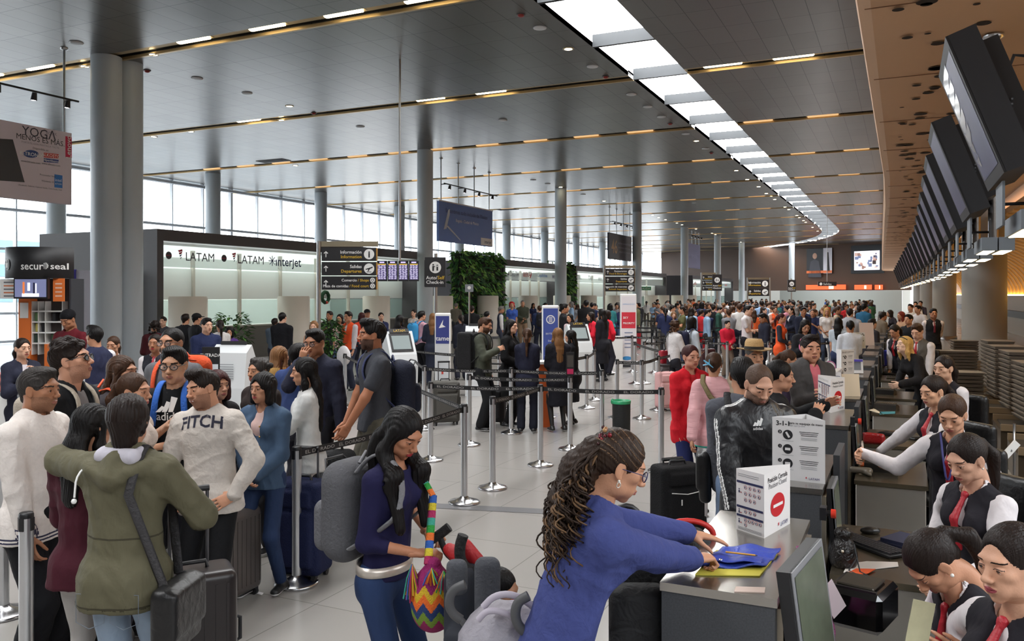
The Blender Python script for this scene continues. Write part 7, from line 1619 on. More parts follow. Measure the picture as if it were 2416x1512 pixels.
at = D(212, 3.92, 0); fc = 172
w4 = person('person with long black hair, burgundy bomber jacket and pale grey jeans, back turned', at, 1.57, fc, 'f', 'mid', 'long', 'black', (66, 22, 34), 'jacket', (168, 164, 160), 'jeans', hl=.34, vox=.009, hv=.0035, ra='phone', la='phone', hem=-.09, hp=8, seed=5, g=.98, hy=20)
at = D(88, 4.45, 0); fc = 84
w5 = person('person in white V-neck sweater and dark shirt collar standing at the left edge', at, 1.695, fc, 'm', 'tan', 'short', 'salt', (222, 214, 208), 'sweater', (22, 22, 26), 'pants', ra=(.20, .10, .80), la='down', vox=.009, hv=.003, g=1.10, belly=.5, hp=2, seed=7, hem=-.10, beard=.15,
	mfT=lambda c, J: [((np.abs((c-J['P'])@J['u']+.062) < .004) | (np.abs((c-J['P'])@J['u']+.080) < .004), knit((60, 60, 80)))]+[((np.abs(np.linalg.norm(c-J['J'][1][2], axis=1)-.045-q_) < .004) & (c[:, 0] > .08), knit((60, 60, 80))) for q_ in (0, .018)])
collar_part(w5, (34, 38, 56), .072)
at = D(496, 5.05, 0); fc = -6
w6 = person('person smiling in grey FITCH sweatshirt and black trousers, hand on hip', at, 1.63, fc, 'm', (200, 146, 116), 'quiff', 'dark', (196, 188, 180), 'sweater', (16, 17, 20), 'tight', la=(-.185, .08, .90), ra=(.10, .16, .93), vox=.0085, hv=.0027, mood='smile', beard=.2, hy=30, hr=8, hp=6, side=3, g=1.06, elbowL=(-1, -.2, -.3), elbowR=(1, -.4, -.5), seed=21, hem=-.09, dirL=(.8, .35, -.45), dirR=(-.15, .3, -1), pnL=(.2, -1, -.2), pnR=(0, -1, -.1), sole=(230, 230, 230), curlR=.5, curlL=.35)
surf_text(w6, 'FITCH', .098, .075, mat((34, 34, 52), .8), arc=.02, bold=2)
at = D(622, 5.80, 0); fc = -14
w7 = person('person with black bob, denim jacket, jeans and black striped trainers facing the camera', at, 1.54, fc, 'f', (182, 132, 104), 'bob', 'black', (58, 88, 124), 'jacket', (36, 52, 84), 'jeans', la='front', ra='front', inner=(206, 176, 170), vox=.009, hv=.003, hy=12, g=1.02, topmat=denim((62, 82, 106)), hem=-.07, seed=2, shoe=(30, 32, 34), lipc=(150, 60, 60), step=.05)
m = MB()
for z in (.02, -.05, -.12):
	for sx_ in (-1, 1): m.ball(w7['CH']+w7['fw']*.158+w7['rt']*.055*sx_+UP*z, .007, steel((190, 150, 90)), 8)
m.build('buttons', w7['root']); collar_part(w7, (52, 82, 118), .078); earring(w7, 1, steel((200, 170, 110)), .008); earring(w7, -1, steel((200, 170, 110)), .008)
at = D(722, 6.45, 0); fc = -78
w8 = person('person with long straight black hair in a white denim shirt, in profile', at, 1.60, fc, 'f', 'mid', 'long', 'black', (206, 206, 204), 'shirt', (214, 206, 200), 'jeans', la=(.0, .30, .98), ra=(.02, .28, 1.0), hl=.46, vox=.010, hv=.0032, hem=-.12, seed=6, hp=4)
at = D(745, 7.6, 0); fc = -18
w9 = person('person in glasses covering his mouth, dark blue hooded jacket sleeve down', at, 1.775, fc, 'm', (176, 124, 94), 'short', 'black', (36, 38, 54), 'jacket', (24, 24, 30), 'pants', ra=(.02, .20, 1.50), la=(-.28, .0, .78), inner=(130, 130, 136), vox=.010, hv=.003, hp=10, g=1.02, seed=9, dirR=(-.3, .1, 1), pnR=(0, -1, .1), curlR=.6); glasses(w9)
at = D(880, 7.15, 0); fc = -66
w10 = person('person, tall muscular man in charcoal T-shirt and camouflage shorts, looking left', at, 1.865, fc, 'm', (170, 112, 82), 'quiff', 'black', (62, 64, 70), 'tee', (70, 66, 56), 'pants', la=(-.16, .30, .92), ra=(.20, .22, .90), vox=.010, hv=.003, g=1.14, beard=.55, seed=13, botmat=mat((78, 74, 62), .85, var=(14, .75)), hp=-2, hem=-.06, mfT=lambda c, J: [((np.abs((c-J['CH'])@J['rt']-.07) < .045) & (np.abs((c-J['CH'])@J['u']-.03) < .05) & (((c-J['CH'])@J['fw']) > .05) & (np.sin(c[:, 0]*260)*np.sin(c[:, 2]*180) > .35), cloth((120, 124, 132)))])
on_back(w10, 'navy backpack on the charcoal T-shirt man', (30, 34, 50), .34, .50, .20, -.05, strap=(46, 54, 92))
at = D(168, 5.0, 0); fc = 86
w11 = person('person in dark sunglasses looking up, black hooded jacket with cream strap', at, 1.81, fc, 'm', (204, 150, 122), 'tousled', 'dark', (24, 25, 28), 'jacket', (30, 30, 36), 'pants', la='down', ra='down', inner=(120, 116, 116), vox=.010, hv=.003, hp=-12, hy=-8, g=1.05, seed=14, beard=.12); glasses(w11, (20, 20, 22), True)
on_back(w11, 'cream strapped backpack on the sunglasses man', (170, 160, 146), .30, .44, .14, -.02, strap=(178, 168, 152))
at = D(412, 5.5, 0); fc = 4
w12 = person('person in black striped T-shirt with blue rucksack straps and black glasses, arms folded', at, 1.745, fc, 'm', (196, 148, 118), 'short', 'black', (20, 21, 24), 'tee', (30, 30, 36), 'pants', ra=(-.02, .20, 1.26), la=(.06, .20, 1.12), vox=.010, hv=.003, hp=6, seed=15, g=.95, dirR=(-.6, .3, .6)); glasses(w12, (18, 18, 20), th=.0022)
on_back(w12, 'blue rucksack worn by the glasses-wearing black T-shirt youth', (40, 90, 170), .3, .42, .12, 0, strap=(44, 100, 190))
surf_text(w12, 'adidas', .075, -.03, m_wt, bold=1)
m = MB();
for k in range(3): m.flat([(-.06+.04*k, 0), (-.03+.04*k, 0), (-.0+.04*k, .03+.03*k), (-.02+.03*k, .04+.03*k)], w12['CH']+w12['fw']*.20+UP*.01, -w12['rt'], UP, m_wt, .0)
m.build('stripes_print', w12['root'])
at = D(407, 6.7, 0)
w13 = person('person, grey clad man with glasses and orange strapped rucksack in the queue', at, 1.82, -12, 'm', 'mid', 'buzz', 'black', (96, 96, 100), 'jacket', (40, 40, 46), 'pants', vox=.011, hv=.0032, beard=.5, seed=16); glasses(w13)
on_back(w13, 'orange and grey rucksack behind the grey clad glasses man', (222, 86, 44), .36, .46, .2, .06, strap=(230, 90, 50), c2=(120, 120, 122))
at = D(312, 4.95, 0)
w14 = person('person with tied back dark hair and beige cardigan, in profile behind the bowl-cut man', at, 1.62, 84, 'f', (196, 142, 112), 'tied', 'brown', (206, 190, 178), 'sweater', (60, 60, 70), 'jeans', vox=.011, hv=.003, hp=2, hl=.2, seed=17)
at = D(286, 5.75, 0)
w15 = person('person with long brown hair glimpsed above the beige cardigan woman', at, 1.665, 70, 'f', 'mid', 'wavy', 'brown', (60, 56, 60), 'jacket', (50, 50, 60), 'jeans', vox=.012, hv=.0035, hy=-10, seed=18)
on_back(w15, 'black and orange trekking rucksack in the queue behind the couple', (34, 33, 36), .36, .5, .24, .04, c2=(226, 92, 54), strap=(226, 92, 54))
at = D(512, 6.1, 0)
w16 = person('person, older woman with auburn short hair and black cardigan beside FITCH', at, 1.525, 52, 'f', (186, 136, 108), 'bob', 'auburn', (28, 26, 30), 'jacket', (40, 40, 44), 'pants', inner=(60, 50, 54), vox=.011, hv=.0032, headscale=1.03, seed=19)
at = D(612, 6.75, 0)
w17 = person('person with greying curly hair mostly behind the denim jacket woman', at, 1.575, -30, 'f', 'mid', 'curly', 'salt', (46, 38, 36), 'jacket', (40, 40, 44), 'pants', vox=.012, hv=.004, seed=20)
q = D(655, 5.98, 1.10); m = MB(); m.slab((0, 0, 0), R1, UP, .11, .20, .012, mat((150, 160, 50), .5)); o = m.build('green_folder'); o.location = q; o.rotation_euler = (.1, 0, TH-.3); tag(o, 'yellow green folder held behind the denim jacket woman', 'folder')
at = D(659, 8.1, 0)
person('person with ombre blonde hair and pink top, back to the camera', at, 1.585, 150, 'f', 'mid', 'ombre', 'light', (222, 110, 146), 'tee', (60, 60, 80), 'jeans', vox=.012, hv=.004, hl=.34, seed=22)
at = D(702, 7.9, 0)
person('person with dark hair in blue jacket behind the white shirted girl', at, 1.62, 160, 'm', 'mid', 'short', 'black', (50, 66, 110), 'jacket', (40, 40, 50), 'jeans', vox=.012, hv=.004, seed=23)
suitcase('dark charcoal hard suitcase standing beside the olive parka man', D(450, 4.15, 0), TH+.5, .42, .68, .26, (40, 34, 34), False, .38)
suitcase('grey ribbed suitcase behind the FITCH man\'s legs', D(552, 5.7, 0), TH+1.2, .36, .58, .22, (84, 78, 76), False, .30)
suitcase('large navy soft suitcase behind the near queue post', D(712, 6.15, 0), TH-.25, .40, .68, .26, (30, 36, 66), True, .22)
q = D(797, 6.9, .62); o = thing('backpack', 'black backpack carried low in the hand of the blue jacket man', 'backpack', q, TH); qsolid('main_pouch', [rbx((0, 0, -.02), (.15, .09, .21), .07, .02)], .011, mat((22, 23, 26), .8, bump=(60, .5)), o); qsolid('front_pocket', [rbx((.0, -.09, -.08), (.12, .04, .11), .04, .02)], .011, mat((30, 31, 35), .8), o); m = MB(); m.tube([(-.04, 0, .17), (-.03, 0, .24), (.03, 0, .24), (.04, 0, .17)], .012, m_blk, 8); m.slab((.07, -.11, .04), R1, UP, .05, .03, .004, m_wt); m.build('grip', o)
sheet('ticket_stub', 'small white and red ticket stub lying on the floor tiles', Gp(0, (600, 1400), (618, 1405), (622, 1400), (604, 1396)), .003, (226, 220, 220), .002)
o = suitcase('black soft suitcase standing behind the near left queue post', D(205, 4.75, 0), TH+.2, .40, .66, .26, (16, 16, 18), True, .1)
# == PEOPLE AT THE COUNTERS
CHL = ['under the profile staff woman at the right corner', 'under the bowed staff woman', 'with tall back behind the staff woman with a fringe', 'of the staff woman stretching her arm', 'of the woman typing at the purse desk', 'of the staff woman behind the typing one', 'of the young vested staff man', 'of the low bent dark haired staff member']
VN, SHC, TIE_ = (34, 32, 38), (226, 220, 222), (160, 22, 36)
def staff(label, px, d, face, ztop, sex='f', hair='pony', hc='dark', vox=.010, hv=.003, h=1.62, **k):
	a = D(px, d, 0); k.setdefault('lean', 4); ll = math.radians(k['lean'])
	sit = ztop-.47*h*math.cos(ll)
	rz_ = math.radians(295.3+face)+math.pi/2; pv = vec((math.cos(rz_+math.pi/2), math.sin(rz_+math.pi/2), 0)); office_chair(vec(a)+vec((0, 0, 0)), max(sit+.42, .9)+(.12 if 'fringe' in label else 0), 'black office chair '+CHL.pop(0), rz_, .60 if 'fringe' in label else .44, sit-.13)
	return a, dict(label=label, at=a, h=h, face=face, sex=sex, hair=hair, hc=hc, top=VN, tk='vest', bot=(30, 30, 36), bk='tight', inner=SHC, tie=TIE_, sit=sit, vox=vox, hv=hv, **k)
def arms(k, a, face, L=None, R=None):
	if L is not None: k['la'] = L_(a, face, L)
	if R is not None: k['ra'] = L_(a, face, R)
	return k
a, k = staff('person, staff woman in profile with gold earring, vest and red tie, nearest lower right', 2412, 2.42, -72, 1.42, hv=.0024, vox=.008, hair='updo', skin_=(206, 156, 128), hp=6, lean=3, seed=31, lipc=(150, 60, 70));
t1 = person(**arms(k, a, -72, D(2330, 2.35, .85), D(2300, 2.6, .85))); earring(t1, 1, steel((225, 205, 160)), .006); earring(t1, -1, steel((225, 205, 160)), .006)
a, k = staff('person, staff woman bowed over her writing with a low ponytail', 2425, 2.95, -88, 1.25, hv=.0026, vox=.009, hair='pony', hl=.40, skin_=(196, 142, 112), hp=56, lean=32, seed=32)
t2 = person(**arms(k, a, -88, D(2290, 2.62, .93), D(2330, 3.1, .92))); earring(t2, -1, mat((240, 238, 232), .15), .007); earring(t2, 1, mat((240, 238, 232), .15), .007)
q = W_(t2, t2['J'][-1][2]+t2['J'][-1][3]*.10); o = MB(); o.cyl((0, 0, 0), (.11, .02, -.03), .0045, mat((30, 60, 170), .3), n=8); o.cyl((.11, .02, -.03), (.125, .022, -.034), .0045, mat((210, 212, 216), .3), .002, 8); o = o.build('pen'); o.location = q; tag(o, 'blue ballpoint pen in the bowed woman\'s hand', 'pen')
m = MB(); m.slab((0, 0, 0), unit(vec((1, .1, -.25))), unit(vec((.25, .1, 1))), .075, .16, .002, mat((188, 184, 150), .6, var=(20, .2))); o = m.build('banknote'); o.location = PT(2170, 1480, 2.55); o.rotation_euler = (0, 0, TH); tag(o, 'pale greenish note held up beside the bowed woman', 'note')
a, k = staff('person, staff woman with side-swept fringe, puffed white sleeve and ponytail at the nearest desk', 2318, 3.85, -70, 1.45, hair='pony', hl=.30, skin_=(206, 158, 132), hp=24, lean=7, seed=33, hv=.0027, vox=.009)
t3 = person(**arms(k, a, -70, D(2245, 3.55, .86), D(2195, 4.1, .84))); earring(t3, -1); earring(t3, 1)
a, k = staff('person, staff woman with swept back hair stretching her arm over the second desk', 2258, 4.95, -42, 1.50, hair='updo', hc='brown', skin_=(206, 154, 124), hp=24, lean=8, seed=34, dirR=(0, 1, -.3), elbowR=(.5, -.2, -.6))
t4 = person(**arms(k, a, -42, D(2290, 4.7, .85), D(2030, 5.25, 1.10)))
m = MB(); c_ = t4['CH']+t4['fw']*.15; m.tube(smooth_pts([c_+vec((-.06, -.07, .18)), c_+vec((-.03, .0, .05)), c_+vec((0, .02, -.12)), c_+vec((.03, 0, .05)), c_+vec((.06, -.07, .18))]), .006, mat((60, 60, 120), .6), 6); m.box(c_+vec((-.035, .015, -.22)), c_+vec((.035, .02, -.13)), m_wt); m.box(c_+vec((-.03, .02, -.21)), c_+vec((-.008, .023, -.15)), mat((90, 110, 120), .5)); m.build('badge_lanyard', t4['root'])
a, k = staff('person, staff woman typing at the purse desk, red tie and pearl earring', 2228, 6.05, -74, 1.50, hair='pony', hl=.26, skin_=(206, 158, 128), hp=14, lean=8, seed=35)
t5 = person(**arms(k, a, -74, D(2115, 6.1, .86), D(2065, 6.5, .84))); earring(t5, -1)
a, k = staff('person, staff woman with ponytail seen above the typing woman, looking left', 2236, 7.35, -62, 1.55, hair='pony', hl=.26, skin_=(210, 164, 136), hp=6, seed=36)
t6 = person(**k)
a = D(2182, 10.6, 0)
t7 = person('person with blonde hair and black jacket leaning on the far steel desk', a, 1.64, -78, 'f', 'fair', 'wavy', 'blond', (24, 22, 24), 'jacket', (26, 26, 30), 'pants', lean=30, hp=-8, hl=.26, la=L_(a, -78, D(2125, 10.3, .98)), ra=L_(a, -78, D(2120, 10.8, .96)), vox=.012, hv=.004, seed=37)
m = MB(); m.tube([hp(t7, (-.075, .02, .075)), hp(t7, (-.03, .06, .10)), hp(t7, (.03, .06, .10)), hp(t7, (.075, .02, .075))], .006, m_blk, 6); m.build('sunglasses_on_head', t7['root'])
a, k = staff('person, young staff man in grey vest and red tie looking down', 2168, 12.6, -48, 1.655, sex='m', hair='short', hc='brown', skin_='light', hp=22, seed=38, vox=.012, hv=.004, h=1.74); k['top'] = (92, 88, 84); person(**k)
a = D(2202, 19.5, 0)
person('person, standing staff man in black vest, white sleeves and tie, hands behind him', a, 1.76, -12, 'm', 'tan', 'short', 'black', (28, 28, 32), 'vest', (26, 26, 30), 'pants', inner=(220, 210, 212), tie=(110, 26, 44), la='back', ra='back', vox=.014, hv=.0055, seed=39)
a, k = staff('person, staff member with dark hair bent low before the vested young man', 2125, 14.2, -60, 1.58, hair='tied', vox=.013, hv=.005, hp=25, lean=14); person(**k)
for i, (px, ty, d, c, lb, hh) in enumerate(((2178, 716, 25, (214, 206, 204), 'person in white shirt leaning by the thick columns, arm stretched', 'short'), (2150, 718, 27, (220, 214, 210), 'person in white shirt behind the far counters, left of the stretched arm', 'short'), (2150, 742, 18, (30, 30, 34), 'person in black vest seated far along the staff desks', 'short'), (2133, 735, 22, (190, 150, 120), 'person in tan top among the far staff', 'wavy'), (2118, 728, 27, (50, 44, 50), 'dark haired person leaning over the far counter from the staff side', 'bob'), (2160, 705, 34, (210, 204, 200), 'person in pale shirt farthest by the thick columns', 'short'), (2172, 700, 38, (60, 50, 56), 'person in dark vest at the far end of the staff row', 'short'))):
	z = CAMH-(ty-695)*d/1950; person(lb, D(px, d, 0), min(1.8, z), (-70, -50, -60, -80, -90, -30, -40)[i], 'm' if hh == 'short' else 'f', 'mid', hh, ('black', 'dark', 'black', 'red', 'dark', 'black', 'black')[i], c, 'shirt', (30, 30, 36), 'pants', lean=(18, 4, 8, 8, 25, 0, 0)[i], ra='reach' if i in (0, 4) else 'table', la='table', vox=.02, hv=.008)
for t_ in (t1, t2, t3, t4, t5): collar_part(t_, (228, 222, 224), .066)
def stripe_mask(c, J, sd):
	M = np.zeros(len(c), bool); a, e, w_, d = J['J'][sd]
	for p, q in ((J['SH']+J['rt']*sd*.07, a), (a, e), (e, w_)):
		ab = q-p; t = np.clip(((c-p)@ab)/(ab@ab), 0, 1); v = c-(p+t[:, None]*ab); n = unit(np.cross(ab, J['rt']*sd if p is not (0) and abs(unit(ab)@J['rt']) < .8 else UP)); o_ = unit(np.cross(n, ab)); o_ = o_ if o_@(J['rt']*sd+UP*.6) > 0 else -o_
		al = v@n; M |= (t > 0.001) & (t < .999) & (v@o_ > .02) & (np.linalg.norm(v, axis=1) < .11) & (np.abs(np.abs(al)-.0) < .0055) | (t > .001) & (t < .999) & (v@o_ > .02) & (np.linalg.norm(v, axis=1) < .11) & (np.abs(np.abs(al)-.019) < .0055)
	return M
a = D(1786, 4.9, 0); fc = 10
c1 = person('person with receding hair in a black tracksuit top with white sleeve stripes, looking down', a, 1.685, fc, 'm', (206, 156, 130), 'bald', (84, 64, 52), (24, 24, 28), 'jacket', (110, 130, 160), 'jeans', ra=L_(a, fc, D(1738, 4.7, .80)), la=L_(a, fc, D(1890, 4.65, 1.12)), hp=26, hy=2, beard=.42, g=1.13, vox=.0085, hv=.0028, hem=-.12, seed=41, topmat=mat((26, 26, 30), .42, 0, .5, bump=(14, .9, (1, 1, .6))),
	mfT=lambda c, J: [(stripe_mask(c, J, sd), m_wt) for sd in (1, -1)])
m = MB(); cc = c1['CH']+c1['fw']*.21+c1['rt']*.07+UP*.07
for j in range(3): m.flat([(-.030+.018*j, -.012), (-.016+.018*j, -.012), (-.004+.018*j, .004+.012*j), (-.018+.018*j, .012+.012*j)], cc-c1['fw']*.045, -c1['rt'], UP, m_wt, .0)
m.text('adidas', cc-c1['fw']*.045-UP*.026, -c1['rt'], UP, .024, m_wt, bold=1); m.build('chest_emblem', c1['root'])
a = D(1752, 5.35, 0)
c2_ = person('person with black hair and grey sweater, back to the camera beside the tracksuit man', a, 1.68, 168, 'm', 'mid', 'short', 'black', (88, 90, 98), 'sweater', (120, 140, 170), 'jeans', vox=.010, hv=.0035, seed=42, hem=-.08)
side_bag(c2_, 'black bag hanging on the grey sweater man\'s left side', (22, 22, 24), .06, .02, .18, .34, .08, sidez=-1, cross=False, name='hanging_bag')
a = D(1835, 5.85, 0)
c3 = person('person, dark haired woman in black reaching papers towards the counter', a, 1.625, 82, 'f', (196, 144, 116), 'tied', 'black', (22, 22, 25), 'jacket', (30, 30, 36), 'pants', ra=L_(a, 82, D(1925, 5.75, 1.27)), la=L_(a, 82, D(1945, 6.0, 1.30)), vox=.010, hv=.0032, hp=6, hl=.2, seed=43, hem=-.12, extra_top=lambda J: [cap(J['hc' if 0 else 'SH']+J['u']*.03-J['fw']*.06, J['SH']+J['u']*.0-J['fw']*.09, .06, .06, .03)])
a = D(1912, 7.9, 0)
c4 = person('person, stout man in dark grey zip jacket and pink shirt glancing left at the counter', a, 1.69, 12, 'm', (206, 150, 122), 'short', 'dark', (74, 72, 72), 'jacket', (40, 40, 48), 'pants', inner=(206, 110, 120), la=L_(a, 12, D(1945, 7.6, 1.18)), ra='fold', vox=.010, hv=.0032, g=1.18, headscale=1.12, hy=12, seed=44)
a = D(1779, 7.4, 0)
c5 = person('person, elderly man in a tan straw fedora and beige jacket', a, 1.65, 4, 'm', (196, 146, 116), 'buzz', 'grey', (186, 170, 148), 'jacket', (90, 84, 74), 'pants', vox=.011, hv=.0032, seed=45, inner=(200, 190, 170))
k = MB(); hm_ = mat((196, 160, 108), .7, bump=(120, .5)); hcen = hp(c5, (0, -.012, .078)); R_ = c5['HM']
def HL(prof, mm, sx=1, sy=1.22):
	rs = [[vec((r*sx*math.cos(t), r*sy*math.sin(t)-.012, z+.062+.012*(abs(math.cos(t)) if r > .12 else 0))) @ R_.T+c5['hc'] for t in [6.283*i/36 for i in range(36)]] for r, z in prof]; k.rings(rs, mm, cap=False)
HL([(.155, .0), (.15, -.004), (.088, .0), (.083, .03), (.080, .07), (.066, .10), (.03, .098), (.001, .088)], hm_); HL([(.155, .004), (.086, .006)], hm_); HL([(.0875, .004), (.0865, .034)], mat((24, 22, 20), .6)); k.build('fedora', c5['root'])
person('person with brown ponytail looking down between fedora man and grey jacket man', D(1856, 9.0, 0), 1.49, 70, 'f', 'mid', 'pony', 'brown', (60, 50, 70), 'jacket', (40, 40, 50), 'pants', vox=.012, hv=.004, hp=20, hl=.22)
a = D(1684, 7.5, 0)
c7 = person('person in pale pink quilted jacket and white jeans with blue hair clip, back turned', a, 1.565, 162, 'f', 'mid', 'updo', 'brown', (222, 168, 172), 'jacket', (222, 218, 220), 'tight', ra='down', la=L_(a, 162, D(1632, 7.35, .82)), vox=.010, hv=.0035, seed=46, hem=-.10, mfT=lambda c, J: [(((c-J['P'])@J['u']) < -.085, cloth((70, 200, 180)))], topmat=mat((218, 164, 168), .55, 0, .4, bump=(9, .5, (.4, .4, 3.2))))
m = MB(); q = hp(c7, (-.035, -.13, .01)); m.tube([q+vec((-.05, 0, .035)), q, q+vec((.035, .0, -.03))], [.012, .018, .006], mat((110, 190, 230), .3), 8, flat=.5); m.tube([q+vec((-.055, 0, -.01)), q, q+vec((.0, .0, .045))], [.012, .016, .006], mat((110, 190, 230), .3), 8, flat=.5); m.build('hair_clip', c7['root'])
side_bag(c7, 'small bag on a woven olive strap across the pink jacket', (80, 70, 50), .05, -.02, .22, .2, .08, sidez=1, c2=(120, 106, 70), cross=True)
a = D(1629, 7.95, 0)
c8 = person('person, older woman with dark red cropped hair in bright red zip jacket', a, 1.60, 18, 'f', (200, 146, 122), 'updo', 'auburn', (206, 30, 44), 'jacket', (36, 44, 90), 'pants', la='down', ra='down', vox=.010, hv=.0032, seed=47, hem=-.17, g=1.06, headscale=1.04, inner=(190, 40, 50)); collar_part(c8, (206, 30, 44), .082)
suitcase('tall black soft suitcase with upright handle under the pink jacket woman\'s hand', D(1598, 7.1, 0), TH+.35, .42, .60, .26, (24, 24, 26), True, .03, stripe=True, txt='SILVER CROWN')
a = D(1905, 12.2, 0); person('person in a bright pink eared cap, small and half hidden behind the grey jacket man', a, 1.36, 150, 'f', 'mid', 'bob', 'black', (60, 50, 60), 'jacket', (40, 40, 50), 'pants', vox=.014, hv=.006, cat='child')
q = vec(a)+UP*1.33; blobq('eared_cap', 'bright pink knitted cap with two ears far behind the counter', 'hat', [ell(q, (.12, .12, .11), .02), ell(q+vec(RV)*.08+UP*.09, (.03, .03, .04), .02), ell(q-vec(RV)*.08+UP*.09, (.03, .03, .04), .02)], .012, knit((230, 120, 160)))
